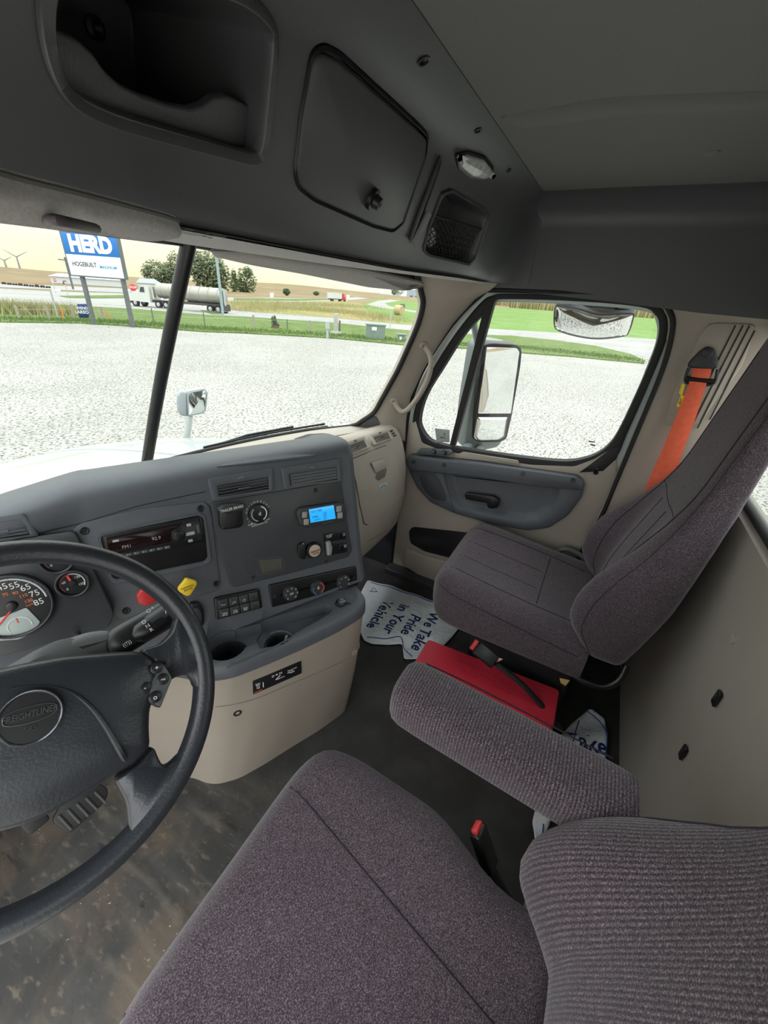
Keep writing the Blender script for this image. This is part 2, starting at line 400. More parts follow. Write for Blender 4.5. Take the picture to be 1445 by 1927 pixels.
# --- roof liner with coves to the sides and a pressed rib
def ceil_z(x, y):
    z = 1.785 + .022 * (1 - (x / 1.0) ** 2) * sstep(.35, .1, y) + .0
    # long pressed groove with a soft ridge outboard of it
    f = sstep(.335, .30, y); g = x - .294 - .19 * (.333 - y)
    z += f * (.055 * math.exp(-(g / .0085) ** 2) - .009 * math.exp(-((g - .040) / .022) ** 2))
    return z
xs = [lerp(XL + .05, .22, i / 60) for i in range(60)] + [lerp(.22, .52, i / 75) for i in range(75)] + [lerp(.52, .93, i / 20) for i in range(21)]; ys = [lerp(.352, YB - .05, j / 47) for j in range(48)]
vs = []
for y in ys:
    row = [V(x, y, ceil_z(x, y)) for x in xs]
    vs += row
nc = len(xs)
n0 = len(vs); vs += [v + V(0, 0, .09) for v in vs]
fs = grid_faces(len(ys), nc) + [tuple(i + n0 for i in f) for f in grid_faces(len(ys), nc)]
for i in range(nc - 1): fs.append((i, i + 1, i + 1 + n0, i + n0)); q = (len(ys) - 1) * nc + i; fs.append((q, q + 1, q + 1 + n0, q + n0))
ceiling = structure(mesh('ceiling', vs, fs, LINER))
csurf = Surf(ceiling)
p, n = csurf.at(1340, 286); lathe('ceiling_button', [(.017, -.002), (.016, .003), (.010, .006), (.001, .007)], LINER, p, n, ceiling)

# --- dark side header above the door
p_ = [hx(1008, 546, 1.012), hx(1240, 566, 1.012), hx(1445, 601, 1.012)]
hd = [V(1.02, .50, 1.500), V(1.016, .385, 1.495), V(1.016, .25, 1.487), V(1.012, .05, 1.478), V(1.012, -.12, 1.468), V(1.012, -.22, 1.462), V(1.012, YB - .05, 1.455)]
def hdr_loop(p):
    zc = ceil_z(.93, p.y) - .001
    cove = [V(.925 + .091 * math.cos(a), p.y, zc - .091 + .091 * math.sin(a)) for a in [k * math.pi / 16 for k in range(9)]]
    return [p] + cove + [V(.925, p.y, zc + .06), V(1.09, p.y, zc + .06), V(1.09, p.y, p.z)]
header = structure(loft('trim_1', [hdr_loop(p) for p in hd], HEAD, sharp=30), 'dark header panel above the passenger door')

# --- rear wall with window
SILL = .985
def wall_back():
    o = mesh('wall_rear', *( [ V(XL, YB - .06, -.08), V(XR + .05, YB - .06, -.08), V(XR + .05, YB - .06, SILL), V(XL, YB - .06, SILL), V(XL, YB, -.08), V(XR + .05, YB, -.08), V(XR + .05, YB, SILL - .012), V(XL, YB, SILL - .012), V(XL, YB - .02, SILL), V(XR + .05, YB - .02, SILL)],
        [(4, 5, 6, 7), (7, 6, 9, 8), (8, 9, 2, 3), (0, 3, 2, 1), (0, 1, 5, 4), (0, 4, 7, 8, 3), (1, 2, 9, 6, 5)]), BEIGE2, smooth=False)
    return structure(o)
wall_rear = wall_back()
tube('window_gasket', [V(XL, YB - .022, SILL + .006), V(XR, YB - .022, SILL + .006)], .012, RUBBER, wall_rear)
for a, b in (((1340, 1300), (1368, 1332)), ((1282, 1403), (1298, 1432))):
    c = hy((a[0] + b[0]) / 2, (a[1] + b[1]) / 2, YB); cl = box('clip', c + V(0, .006, 0), (.020, .006, .040), BLACK, wall_rear, .002)
    box('clip_slot', c + V(0, .0095, .004), (.011, .002, .018), RUBBER, cl, .001)
for px, py in ((1381, 1203),):
    c = hy(px, py, YB); lathe('push_pin', [(.013, 0), (.012, .004), (.006, .006), (.001, .0065)], BEIGE2, c, (0, 1, 0), wall_rear)
wr_top = structure(mesh('trim_2', [V(XL, YB - .06, 1.42), V(XR + .05, YB - .06, 1.42), V(XR + .05, YB - .06, 1.9), V(XL, YB - .06, 1.9), V(XL, YB, 1.42), V(XR + .05, YB, 1.42), V(XR + .05, YB, 1.9), V(XL, YB, 1.9)], [(0, 1, 2, 3), (4, 5, 6, 7), (0, 1, 5, 4), (2, 3, 7, 6), (0, 3, 7, 4), (1, 2, 6, 5)], HEAD, smooth=False), 'dark trim above the rear window')
GLASS = glass_mat('cab_glass', (.735, .76, .745))
w2 = structure(mesh('window_2', [V(XL, YB - .045, SILL), V(XR - .05, YB - .045, SILL), V(XR - .05, YB - .045, 1.43), V(XL, YB - .045, 1.43), V(XL, YB - .05, SILL), V(XR - .05, YB - .05, SILL), V(XR - .05, YB - .05, 1.43), V(XL, YB - .05, 1.43)], [(0, 1, 2, 3), (4, 5, 6, 7), (0, 1, 5, 4), (2, 3, 7, 6), (0, 3, 7, 4), (1, 2, 6, 5)], GLASS, smooth=False), 'rear cab window')
ROOF = structure(mesh('roof', [V(XL, YB - .1, 1.90), V(XR + .06, YB - .1, 1.90), V(XR + .06, .9, 1.90), V(XL, .9, 1.90), V(XL, YB - .1, 1.93), V(XR + .06, YB - .1, 1.93), V(XR + .06, .9, 1.93), V(XL, .9, 1.93)], [(0, 1, 2, 3), (4, 5, 6, 7), (0, 1, 5, 4), (2, 3, 7, 6), (0, 3, 7, 4), (1, 2, 6, 5)], BODY, smooth=False), 'white cab roof')

# --- B-pillar trim (wall_right) with belt slot panel
bp = [V(1.025, -.10, 1.50), V(1.025, -.16, 1.51), V(1.025, YB, 1.51), V(1.025, YB, -.05), V(1.025, -.06, -.05), V(1.025, -.105, .45), hx(1135, 950, 1.025), hx(1178, 850, 1.025), hx(1235, 720, 1.025), hx(1255, 650, 1.025)]
wall_right = structure(loft('wall_right', [[p + V(.05, 0, 0) for p in bp], bp], BEIGE), 'beige trim behind the passenger door')
# moulded plate with slots
pl = fillet([hx(x, y, 1.0245) for x, y in ((1338, 607), (1424, 610), (1395, 690), (1312, 800), (1250, 800), (1268, 740), (1318, 625))], .02)
pt = plate('belt_panel', pl, .006, BEIGE, wall_right, .003, toward=(-1, 0, 0))
for a, b in (((1384, 612), (1283, 815)), ((1398, 612), (1296, 812)), ((1410, 613), (1312, 806)), ((1420, 622), (1335, 790))):
    A, B = hx(*a, 1.018), hx(*b, 1.018); d = (B - A).normalized(); s = d.cross(V(1, 0, 0)) * .0022
    mesh('slot', [q + V(e, 0, 0) for e in (0, -.0015) for q in (A + s, B + s, B - s, A - s)], [(0, 1, 2, 3), (4, 5, 6, 7), (0, 1, 5, 4), (1, 2, 6, 5), (2, 3, 7, 6), (3, 0, 4, 7)], RUBBER, pt, False)
# body-colour strip and weather seals around the door opening
def polyx(pts, X): return [hx(x, y, X) for x, y in pts]
opening = smooth_path(polyx([(735, 1075), (748, 960), (757, 880), (765, 805), (775, 752), (800, 690), (850, 612), (905, 555), (935, 546), (1100, 553), (1230, 566), (1262, 590), (1264, 630), (1245, 700), (1200, 810), (1160, 905), (1130, 975), (1085, 1060), (1050, 1200)], 1.022), 5)
tube('door_seal', opening, .0085, RUBBER, wall_right, 8)
strip = smooth_path(polyx([(752, 900), (775, 800), (795, 730), (845, 640), (905, 566), (940, 555), (1100, 560), (1225, 572), (1250, 598), (1250, 640), (1228, 700), (1182, 812), (1140, 910)], 1.05), 5)
jamb = structure(tube('trim_3', strip, .017, BODY, None, 8, scale=(.7, 1.5), up=(1, 0, 0)), 'pale painted door jamb')
# wall in front of the door (kick panel) and behind everything
kick = structure(mesh('trim_4', [V(1.035, .80, -.05), V(1.035, 1.36, -.05), V(1.035, 1.36, .72), V(1.035, .80, .80), V(1.07, .80, -.05), V(1.07, 1.36, -.05), V(1.07, 1.36, .72), V(1.07, .80, .80)], [(0, 1, 2, 3), (4, 5, 6, 7), (0, 1, 5, 4), (2, 3, 7, 6), (0, 3, 7, 4), (1, 2, 6, 5)], DARK, smooth=False), 'dark kick panel ahead of the passenger door')
sillb = structure(box('trim_5', (1.0, .36, .012), (.10, .95, .05), DARK, None, .008), 'dark door sill plate')
front = structure(mesh('wall_front', [V(XL, 1.36, -.08), V(XR + .04, 1.36, -.08), V(XR + .04, 1.36, .60), V(XL, 1.36, .60), V(XL, 1.40, -.08), V(XR + .04, 1.40, -.08), V(XR + .04, 1.40, .60), V(XL, 1.40, .60)], [(0, 1, 2, 3), (4, 5, 6, 7), (0, 1, 5, 4), (2, 3, 7, 6), (0, 3, 7, 4), (1, 2, 6, 5)], DARK, smooth=False), 'dark firewall under the dashboard')
# driver's side shell: its door stands open, so only the frame is there
def slab(name, pts, t, m, label):
    return structure(loft(name, [pts, [p + V(-t, 0, 0) for p in pts]], m, smooth=False), label)
slab('wall_left', [V(XL, YB - .06, -.08), V(XL, -.22, -.08), V(XL, -.22, 1.45), V(XL, .45, 1.47), V(XL, .62, 1.46), V(XL, .95, .86), V(XL, .95, -.08), V(XL, 1.40, -.08), V(XL, 1.40, .84), V(XL, 1.08, .86), V(XL, .78, 1.50), V(XL, .78, 1.93), V(XL, YB - .06, 1.93)], .05, BEIGE, "beige trim around the open driver's door")

# ------------------------------------------------------------------ passenger door
DX = 1.022
door = structure(thing('door_1', None, None, (1.04, .35, 0)), 'beige passenger door with grey armrest insert and framed window')
def dpoly(pts, X=DX): return [hx(x, y, X) for x, y in pts]
door_outline = fillet(dpoly([(768, 800), (783, 790), (795, 832), (830, 846), (900, 858), (1000, 873), (1080, 876), (1118, 862), (1143, 846), (1160, 868), (1160, 895), (1128, 965), (1085, 1050), (1050, 1170), (960, 1190), (800, 1115), (737, 1062), (750, 960), (760, 870)]), .012, 3)
loft('trim_panel', [[p + V(.05, 0, 0) for p in door_outline], [p + V(.004, 0, 0) for p in door_outline], inset(door_outline, .006, V(1, 0, 0))], BEIGE, door)
# window frame
fo = [(778, 790), (790, 742), (818, 690), (860, 625), (905, 570), (928, 556), (960, 553), (1100, 558), (1215, 570), (1248, 585), (1257, 610), (1250, 650), (1222, 720), (1180, 815), (1160, 858), (1130, 868), (1085, 884), (1040, 884), (960, 872), (880, 858), (830, 850), (800, 840), (783, 818)]
fi = [(790, 788), (802, 745), (835, 690), (872, 632), (908, 592), (930, 568), (960, 563), (1100, 568), (1205, 578), (1232, 592), (1240, 612), (1234, 650), (1206, 720), (1168, 802), (1146, 836), (1118, 856), (1080, 866), (1040, 866), (960, 857), (880, 845), (836, 837), (810, 828), (795, 810)]
FO = smooth_path(polyx(fo, 1.035), 4, True); FI = smooth_path(polyx(fi, 1.035), 4, True)
ring('window_frame', FO, FI, .012, RUBBER, door, toward=(-1, 0, 0), back=.03)
d0, d1 = hx(925, 565, 1.03), hx(852, 838, 1.03)
dv = [d0 + V(0, -.014, 0), d0 + V(0, .022, 0), d1 + V(0, .014, 0), d1 + V(0, -.010, 0)]
plate('quarter_divider', dv, .010, RUBBER, door, .003, toward=(-1, 0, 0), back=.025)
plate('belt_molding', dpoly([(1112, 872), (1147, 845), (1168, 838), (1160, 862), (1135, 885), (1090, 888)], 1.03), .012, RUBBER, door, .003, toward=(-1, 0, 0))
GL = [p + V(.012, 0, 0) for p in FI]
structure(loft('pane', [GL, [p + V(.004, 0, 0) for p in GL]], GLASS, door, smooth=False))
# armrest insert with scooped bowl
ins = fillet(dpoly([(770, 860), (776, 853), (900, 868), (1000, 882), (1085, 893), (1101, 906), (1096, 930), (1070, 965), (1035, 988), (995, 993), (930, 982), (860, 962), (815, 942), (790, 915), (775, 885)], DX), .015, 3)
bowl = [hx(x, y, DX) for x, y in [(840, 888), (845, 884), (900, 889), (980, 897), (1050, 905), (1057, 912), (1054, 930), (1040, 955), (1015, 972), (990, 975), (930, 968), (870, 952), (856, 938), (848, 918), (842, 898)]]
bowl = fillet(bowl, .015, 3); n_ = V(-1, 0, 0)
loops = [[p + V(.01, 0, 0) for p in ins], [p + n_ * .030 for p in ins], [p + n_ * .036 for p in inset(ins, .008, n_)], [p + n_ * .036 for p in bowl], [p + n_ * .032 for p in inset(bowl, .006, n_)], [p + n_ * .008 for p in inset(bowl, .022, n_)], [p + n_ * .004 for p in inset(bowl, .034, n_)]]
loops[-1] = [sum(loops[-2], V(0, 0, 0)) / len(ins) + (p - sum(loops[-2], V(0, 0, 0)) / len(ins)) * .9 + n_ * -.003 for p in loops[-2]]
insert = loft('armrest_insert', loops, GREY, door, sharp=60)
rail = fillet(dpoly([(768, 864), (775, 852), (900, 866), (1000, 880), (1086, 892), (1100, 903), (1098, 917), (1000, 908), (900, 893), (775, 880)], DX), .012, 3)
rl = plate('armrest_rail', rail, .050, GREY, door, .010, toward=(-1, 0, 0))
for x, y in ((778, 869), (836, 875), (984, 892), (1078, 904)):
    p = hx(x, y, DX - .0505); lathe('screw', [(.0105, -.002), (.0105, .0008), (.008, .001), (.0075, -.001), (.004, -.001), (.0035, .0008), (.001, .001)], BLACK, p, (-1, 0, 0), rl, 16)
# scooped wedge behind the handle, speaker grille, handle
sp = fillet(dpoly([(787, 897), (795, 890), (815, 892), (826, 902), (840, 935), (838, 945), (815, 940), (798, 925)], DX - .0365), .01)
gr = plate('speaker_grille', sp, .004, PANEL, door, .003, toward=(-1, 0, 0)); ring('grille_bezel', [p + n_ * .001 for p in sp], inset(sp, .004, n_), .005, GREY, gr, toward=(-1, 0, 0))
A, B = hx(833, 885, DX - .036), hx(855, 965, DX - .036)
tube('seam', [A, A.lerp(B, .5), B], .0014, RUBBER, insert, 6)
h0, h1, h2 = hx(876, 934, DX - .03), hx(925, 942, DX - .03), hx(940, 946, DX - .02)
hd_ = fillet([hx(x, y, DX - .028) for x, y in ((875, 928), (880, 926), (930, 932), (941, 940), (938, 953), (928, 956), (919, 954), (917, 945), (878, 938))], .006)
hnd = plate('door_handle', hd_, .016, BLACK, door, .004, toward=(-1, 0, 0), back=.004)
lathe('handle_pivot', [(.016, -.03), (.016, .0), (.012, .006), (.001, .007)], BLACK, hx(931, 946, DX - .012), (-1, 0, 0), hnd)
# window switches and ledge scoop
sw = fillet([p for p in dpoly([(784, 852), (790, 845), (846, 847), (850, 852), (845, 858), (790, 855)], DX - .028)], .004)
swp = plate('switch_plate', sw, .006, GREY, door, .002, toward=(-1, 0, .6), back=.02)
for x, y in ((816, 849), (836, 851)):
    p = hx(x, y, DX - .036); lathe('switch', [(.013, -.004), (.013, .002), (.009, .004), (.001, .003)], BLACK, p, V(-.7, 0, .7), swp, 16)
sc = fillet(dpoly([(862, 854), (872, 850), (975, 866), (978, 874), (865, 862)], DX - .004), .005); plate('ledge_scoop', sc, .006, BEIGE, door, .003, toward=(-1, 0, 0))
p = hx(1121, 889, DX - .006); lathe('lock_knob', [(.010, -.004), (.010, .001), (.0045, .002), (.004, .013), (.006, .016), (.006, .023), (.003, .026)], BLACK, p, V(-.45, 0, .9), door, 14)
# map pocket
pk = fillet(dpoly([(769, 1000), (776, 991), (900, 1004), (960, 1022), (950, 1075), (800, 1038), (772, 1022)], DX - .001), .02)
plate('pocket_opening', pk, .002, BLACK, door, .001, toward=(-1, 0, 0))
lip = fillet(dpoly([(765, 1030), (800, 1043), (960, 1085), (960, 1130), (800, 1085), (760, 1060)], DX), .012); plate('pocket_lip', lip, .022, BEIGE, door, .006, toward=(-1, 0, 0))
# stickers on the glass
st = fillet(polyx([(818, 806), (846, 809), (846, 832), (822, 832)], 1.043), .002)
stk = plate('sticker', st, .0008, mat('sticker_grey', (.42, .45, .44), .6), door, .0002, toward=(-1, 0, 0))
cst = sum(st, V(0, 0, 0)) / len(st)
Ms = frame(cst + V(-.0012, 0, 0), (0, -1, 0), (-1, 0, 0))
def flat(name, pts, M, m, parent, t=.0004): return loft(name, [[M @ V(x, y, 0) for x, y in pts], [M @ V(x, y, t) for x, y in pts]], m, parent, smooth=False)
flat('cigarette_mark', [(-.012, -.012), (.006, -.012), (.006, -.008), (-.012, -.008)], Ms, BLACK, stk); flat('cigarette_mark', [(.009, -.012), (.014, -.012), (.014, -.008), (.009, -.008)], Ms, BLACK, stk)
tube('smoke_mark', [Ms @ V(x, y, 0) for x, y in ((.008, -.006), (.006, -.001), (.012, .003), (.008, .008), (.003, .010), (.004, .015), (.011, .014), (.013, .009))], .0010, BLACK, stk, 5)

# ------------------------------------------------------------------ windshield: two raked panes, divider post
def ws_pt(x, t):
    a = abs(x) / .93
    yb = 1.375 - .30 * a ** 1.7; zb = .845 + .010 * a
    yt = .985 - .225 * a ** 1.7; zt = 1.535 - .02 * a
    return V(x, lerp(yb, yt, t) + .006 * math.sin(math.pi * t), lerp(zb, zt, t) + .004 * math.sin(math.pi * t))
def pane(x0, x1, n=14, m=10): return [[ws_pt(lerp(x0, x1, i / n), j / m) for i in range(n + 1)] for j in range(m + 1)]
window_1 = structure(thing('window_1', None, None, (0, 1.3, .85)), 'two-piece raked windshield')
for x0, x1 in ((.0, 1.03), (-1.03, 0.)):
    g = pane(x0, x1); a = [p for r in g for p in r]; k = len(a)
    vs = a + [p + V(0, .005, .003) for p in a]; f = grid_faces(11, 15); mesh('pane', vs, f + [tuple(i + k for i in q) for q in f], GLASS, window_1)
post = [ws_pt(0, t) + V(0, -.015, -.005) for t in [j / 10 for j in range(11)]]
tube('center_post', [post[0] + V(0, .05, -.08)] + post + [post[-1] + V(0, -.02, .05)], .017, BLACK, window_1, 12, scale=(1.2, .95), up=(0, -1, .4))
gk = smooth_path([ws_pt(x, 0.0) + V(0, -.01, .002) for x in (-.95, -.7, -.4, -.1, .0, .15, .35, .55, .70, .80)] , 4)
tube('gasket', gk, .0125, RUBBER, window_1, 8)
tube('gasket', [ws_pt(x / 10 * .93, 1.0) + V(0, -.004, 0) for x in range(-10, 11)], .014, RUBBER, window_1, 8)
# A-pillar: beige trim from the dash corner up to the header
def apil(t, w):   # w = 0 windshield edge .. 1 door edge
    # edges measured on the photograph, depth from the glass edge to the door opening
    L_ = interp_pts([(660, 802, .86), (700, 782, .895), (722, 745, .90), (752, 690, .895), (783, 620, .885), (797, 575, .88), (792, 548, .875), (782, 505, .87)], t)
    R_ = interp_pts([(762, 830, 1.00), (764, 790, 1.00), (772, 750, 1.00), (800, 690, 1.0), (850, 612, 1.0), (895, 562, 1.0), (925, 545, 1.0), (965, 505, 1.0)], t)
    a = hx(L_[0], L_[1], L_[2]); b = hx(R_[0], R_[1], R_[2]); p = a.lerp(b, w)
    bulge = math.sin(math.pi * w) * .022; d = (CAM - p).normalized()
    return p + V(-.7, -.7, 0) * bulge * .9
def interp_pts(tab, t):
    k = t * (len(tab) - 1); i = min(int(k), len(tab) - 2); f = k - i; return [lerp(a, b, f) for a, b in zip(tab[i], tab[i + 1])]
rows = [[apil(t / 24, w / 10) for w in range(11)] for t in range(25)]
rows = [r + [r[-1] + V(.05, .03, 0), r[0] + V(.06, .05, 0)] for r in rows]
pillar = structure(loft('trim_6', rows, BEIGE, None, True, (True, True), 50), 'beige A-pillar trim')
psurf = Surf(pillar)
tube('gasket', smooth_path([ws_pt(.72, 0) + V(0, -.012, .002)] + [apil(t / 12, 0) + V(-.004, -.002, 0) for t in range(13)], 3), .0115, RUBBER, window_1, 8)
# fixed base fillet between pillar and dash, and the grey triangular cover
def onp(x, y, off=0.): return psurf.at(x, y, off)[0]
tri = fillet([onp(x, y, .002) for x, y in ((672, 808), (680, 798), (698, 784), (708, 783), (714, 795), (715, 804))], .01)
plate('speaker_cover', tri, .005, mat('slate_plastic', (.085, .09, .10), .6), pillar, .003)
# grab handle
gh = tag(thing('grab_handle', 'beige grab handle screwed to the windshield pillar', 'handle', onp(770, 705)), 'beige grab handle screwed to the windshield pillar', 'handle')
P1, N1 = psurf.at(798, 655, .006); P2, N2 = psurf.at(741, 757, .006)
hn = ((CAM - P1).normalized() + V(-.3, -.3, 0)).normalized(); ax_ = (P2 - P1).normalized(); hn = (hn - ax_ * hn.dot(ax_)).normalized()
path = smooth_path([hp(x, y, P1 + hn * o_, hn) for x, y, o_ in ((797, 650, .004), (803, 657, .010), (809, 668, .024), (811, 684, .032), (805, 712, .034), (789, 743, .034), (771, 767, .032), (758, 775, .024), (749, 768, .012), (741, 756, .004))], 5)
tube('grip', path, .0105, BEIGE, gh, 10, scale=(1.15, .9))
for P, N, xy in ((P1, N1, (797, 650)), (P2, N2, (741, 755))):
    c, nn = psurf.at(*xy, .0); ft = lathe('mounting_foot', [(.019, -.004), (.019, .009), (.016, .013), (.002, .0135)], BEIGE, c, nn, gh, 18)
    lathe('screw', [(.0075, .008), (.0075, .0146), (.005, .0148), (.004, .0138), (.001, .0138)], BLACK, c, nn, ft, 12)
# ================================================================== OVERHEAD CONSOLE
console = thing('overhead_console', 'dark overhead storage console running across the cab above the windshield', 'console', (0, .5, 1.5))
PROF = [(.350, 1.783), (.365, 1.781), (.385, 1.776), (.405, 1.769), (.425, 1.758), (.442, 1.742), (.453, 1.72), (.470, 1.675), (.490, 1.63), (.510, 1.590), (.528, 1.562), (.543, 1.541), (.560, 1.526), (.580, 1.517), (.63, 1.514)]
def con_k(x):
    k = .40 * sstep(.30, .70, x)
    if x > .85: k += (1 - k) * (1 - math.sqrt(max(0, 1 - ((x - .85) / .1621) ** 2)))
    return k
def con_pt(x, i):
    y, z = PROF[i]; k = con_k(x); y = .35 + (y - .35) * (1 - k)
    # the cove above the cabinet swells into the lamp housing
    z += .0 ; return V(x, y, z)
xs = [lerp(XL, .30, i / 40) for i in range(40)] + [lerp(.30, .85, i / 24) for i in range(25)] + [.85 + .162 * math.sin(i / 12 * math.pi / 2) for i in range(1, 13)]
loops = []
for x in xs:
    l = [con_pt(x, i) for i in range(len(PROF))]
    a = abs(x) / .93; e = l[-1].y
    yt = .985 - .225 * min(a, 1.1) ** 1.7
    l += [V(x, lerp(e, yt, .35), 1.516), V(x, lerp(e, yt, .7), 1.522), V(x, max(yt, e + .02) + .0, 1.536), V(x, max(yt, e + .02) + .01, 1.80), V(x, .352, 1.80)]
    loops.append(l)
shell = loft('shell', loops, HEAD, console, True, (True, True), 40)
su = Surf(shell)
def face_loop(pts, r, k=4): return fillet([su.at(x, y)[0] for x, y in pts], r, k)
BIN = [(88, -120), (60, 0), (84, 130), (130, 205), (215, 243), (480, 314), (500, 295), (510, 200), (524, 70), (505, 15), (440, -40)]
CAB = [(583, 95), (607, 80), (640, 97), (790, 235), (805, 252), (802, 290), (760, 420), (738, 438), (700, 428), (590, 380), (558, 355), (551, 320), (563, 210)]
NET = [(830, 362), (850, 355), (915, 395), (920, 408), (895, 485), (882, 500), (805, 482), (795, 470), (808, 420)]
binL = face_loop(BIN, .03); cabL = face_loop(CAB, .012); netL = face_loop(NET, .012)
fd = V(0, .93, .25)
boolean(shell, [prism(inset(binL, .012, V(0, -1, 0)), V(0, -.05, -.012), V(0, .24, .055)), prism(cabL, V(0, -.08, -.02), V(0, .016, .006)), prism(netL, V(0, -.05, -.012), V(-.02, .12, .03))])
# open bin: moulded rim, inner retaining wall with a wavy top
ring('bin_rim', binL, inset(binL, .014, V(0, -1, 0)), .006, HEAD, console, back=.01)
def binp(x, y, off): p = su.at(x, y)[0]; return p + fd * off
wavy = [binp(x, y, .035) for x, y in ((118, 62), (150, 68), (185, 85), (213, 112), (235, 145), (262, 170), (300, 190), (350, 207), (392, 215), (415, 208), (435, 193), (460, 190), (485, 200), (503, 208), (502, 250), (490, 300), (472, 308), (380, 286), (280, 262), (215, 243), (165, 220), (135, 190), (120, 130))]
plate('retaining_wall', wavy, .006, HEAD, console, .003, toward=(0, -1, 0), back=.006)
for x, y in ((165, 18), (405, 118)):
    p = binp(x, y, .215); lathe('bin_screw', [(.012, 0), (.012, .005), (.007, .007), (.003, .004), (.001, .004)], BLACK, p, -fd, console, 14)
tan = [binp(x, y, .20) for x, y in ((88, -20), (250, -40), (330, 60), (300, 110), (200, 70), (95, 60))]
# hinged cabinet door
cd = inset(cabL, .007, V(0, -1, 0)); cdoor = plate('cabinet_door', [p + fd * .012 for p in cd], .016, HEAD, console, .006, toward=(0, -1, -.3))
p, n = su.at(697, 372); p = p + n * .006
lk = lathe('lock', [(.019, -.004), (.019, .004), (.012, .005), (.0115, .016), (.010, .018), (.004, .018), (.0035, .015), (.001, .015)], BLACK, p, n + V(.25, 0, -.1), cdoor, 20)
ring('cabinet_gasket', cabL, inset(cabL, .006, V(0, -1, 0)), .003, BLACK, console, back=.01)
# cabinet stay strut, folded out at the right edge of the door
a0, a1 = su.at(822, 300, .004)[0], su.at(772, 448, .004)[0]
s1 = plate('door_stay', [su.at(x, y, .003)[0] for x, y in ((824, 290), (823, 312), (790, 405), (772, 445), (766, 448), (785, 395))], .006, BLACK, console, .001)
plate('stay_bracket', [su.at(x, y, .008)[0] for x, y in ((799, 393), (806, 400), (776, 461), (769, 450))], .004, mat('grey_bracket', (.16, .165, .165), .5), console, .001)
# net pocket
ring('net_pocket_rim', netL, inset(netL, .007, V(0, -1, 0)), .006, HEAD, console, back=.004)
NETM = mat('net_cord', (.012, .012, .012), .8)
def netp(u, v):   # bilinear over the lower two thirds of the opening
    tl, tr, br, bl = [su.at(*q)[0] for q in ((806, 405), (908, 436), (882, 494), (800, 476))]
    s_ = V(-.5, -1, -.1).normalized() * (.006 + .014 * math.sin(math.pi * u) * math.sin(math.pi * min(v + .15, 1)))
    return tl.lerp(tr, u).lerp(bl.lerp(br, u), v) + V(0, .012, .003) + s_
bmv, bmf = [], []
def cord(pts, r=.0013):
    global bmv, bmf
    for a, b in zip(pts, pts[1:]):
        t = (b - a).normalized(); x = t.orthogonal().normalized(); y = t.cross(x); k = len(bmv)
        for q in (a, b):
            for c, s2 in ((1, 0), (-.5, .87), (-.5, -.87)): bmv.append(q + x * c * r + y * s2 * r)
        bmf.extend([(k, k + 1, k + 4, k + 3), (k + 1, k + 2, k + 5, k + 4), (k + 2, k, k + 3, k + 5)])
for i in range(-9, 14):
    for sgn in (1, -1):
        pts = []
        for j in range(13):
            v = j / 12; u = (i + (v * 6 if sgn > 0 else 6 - v * 6) + .25 * math.sin(v * 40)) / 13
            if 0 <= u <= 1: pts.append(netp(u, v))
        if len(pts) > 1: cord(pts)
net = mesh('net', bmv, bmf, NETM, console, weld=False); net['kind'] = 'stuff'
tube('net_elastic', [netp(u / 8, 0) + V(0, 0, .002) for u in range(9)], .0032, NETM, console, 8)
roll = lathe('paper_roll', [(.008, 0), (.023, 0), (.023, .04), (.008, .04)], mat('paper_white', (.72, .72, .70), .8), su.at(822, 452)[0] + V(.012, .058, .004), V(-.25, -1, .1), None, 20); tag(roll, 'small white paper roll behind the black net of the overhead pocket', 'paper roll')
# courtesy lamp
LN = mat('lamp_lens', (.72, .74, .72), .12, spec=.8, noise=(60, (.35, .36, .35), 4, .5))
lc, ln = su.at(892, 310)
lampo = thing('dome_lamp', 'clear half-round courtesy lamp set into the overhead console', 'lamp', lc)
lo = fillet([su.at(x, y, .001)[0] for x, y in ((855, 288), (880, 282), (912, 292), (928, 312), (926, 328), (905, 338), (882, 334), (860, 316))], .008)
plate('bezel', lo, .004, BLACK, lampo, .002, back=.004)
plate('lens', inset(lo, .006, newell(lo)), .012, LN, lampo, .006); 
li = [su.at(x, y, .0125)[0] for x, y in ((862, 306), (900, 316), (922, 322))]; tube('lens_rib', li, .0015, LN, lampo, 6)
# plugs and screws along the seam
for x, y, r in ((797, 113, .0105), (899, 244, .0085), (957, 320, .007)):
    p, n = su.at(x, y); lathe('plug', [(r, -.003), (r, .0025), (r * .7, .003), (r * .65, .0), (r * .2, .0), (.001, .001)], BLACK, p, n, console, 16)
# fabric-covered underside board between console and glass
ub = []
for x in [lerp(-.98, .90, i / 40) for i in range(41)]:
    k = con_k(min(x, .88)); e = .35 + (.572 - .35) * (1 - k); a = abs(x) / .93; yt = .985 - .225 * a ** 1.7
    ub.append([V(x, lerp(e, yt, t), 1.5105 + .016 * t ** 2) for t in (0, .15, .4, .65, .85, 1.0)])
vs = [p for r in ub for p in r]; k = len(vs); vs += [p + V(0, 0, .004) for p in vs]; f = grid_faces(41, 6)
hboard = mesh('headliner_board', vs, f + [tuple(i + k for i in q) for q in f], VISOR, console)
sb_ = Surf(hboard)
# perforated speaker strip along the lower edge
PERF = mat('perforated_strip', (.30, .31, .31), .8)
pf = [sb_.at(x, y, .0008)[0] for x, y in ((105, 362), (150, 368), (330, 412), (425, 440), (360, 440), (250, 418), (150, 384))]
ps = plate('perforated_strip', pf, .0015, mat('strip_grey', (.34, .34, .33), .8), console, .0003)
for i in range(26):
    for j in range(3):
        x = 140 + i * 10.2; y = 369 + i * 2.55 + j * (3.2 + i * .10)
        p, n = sb_.at(x, y, .0026); lathe('perforation', [(.0034, -.0005), (.0032, .0003), (.0005, .0003)], BLACK, p, n, ps, 8)
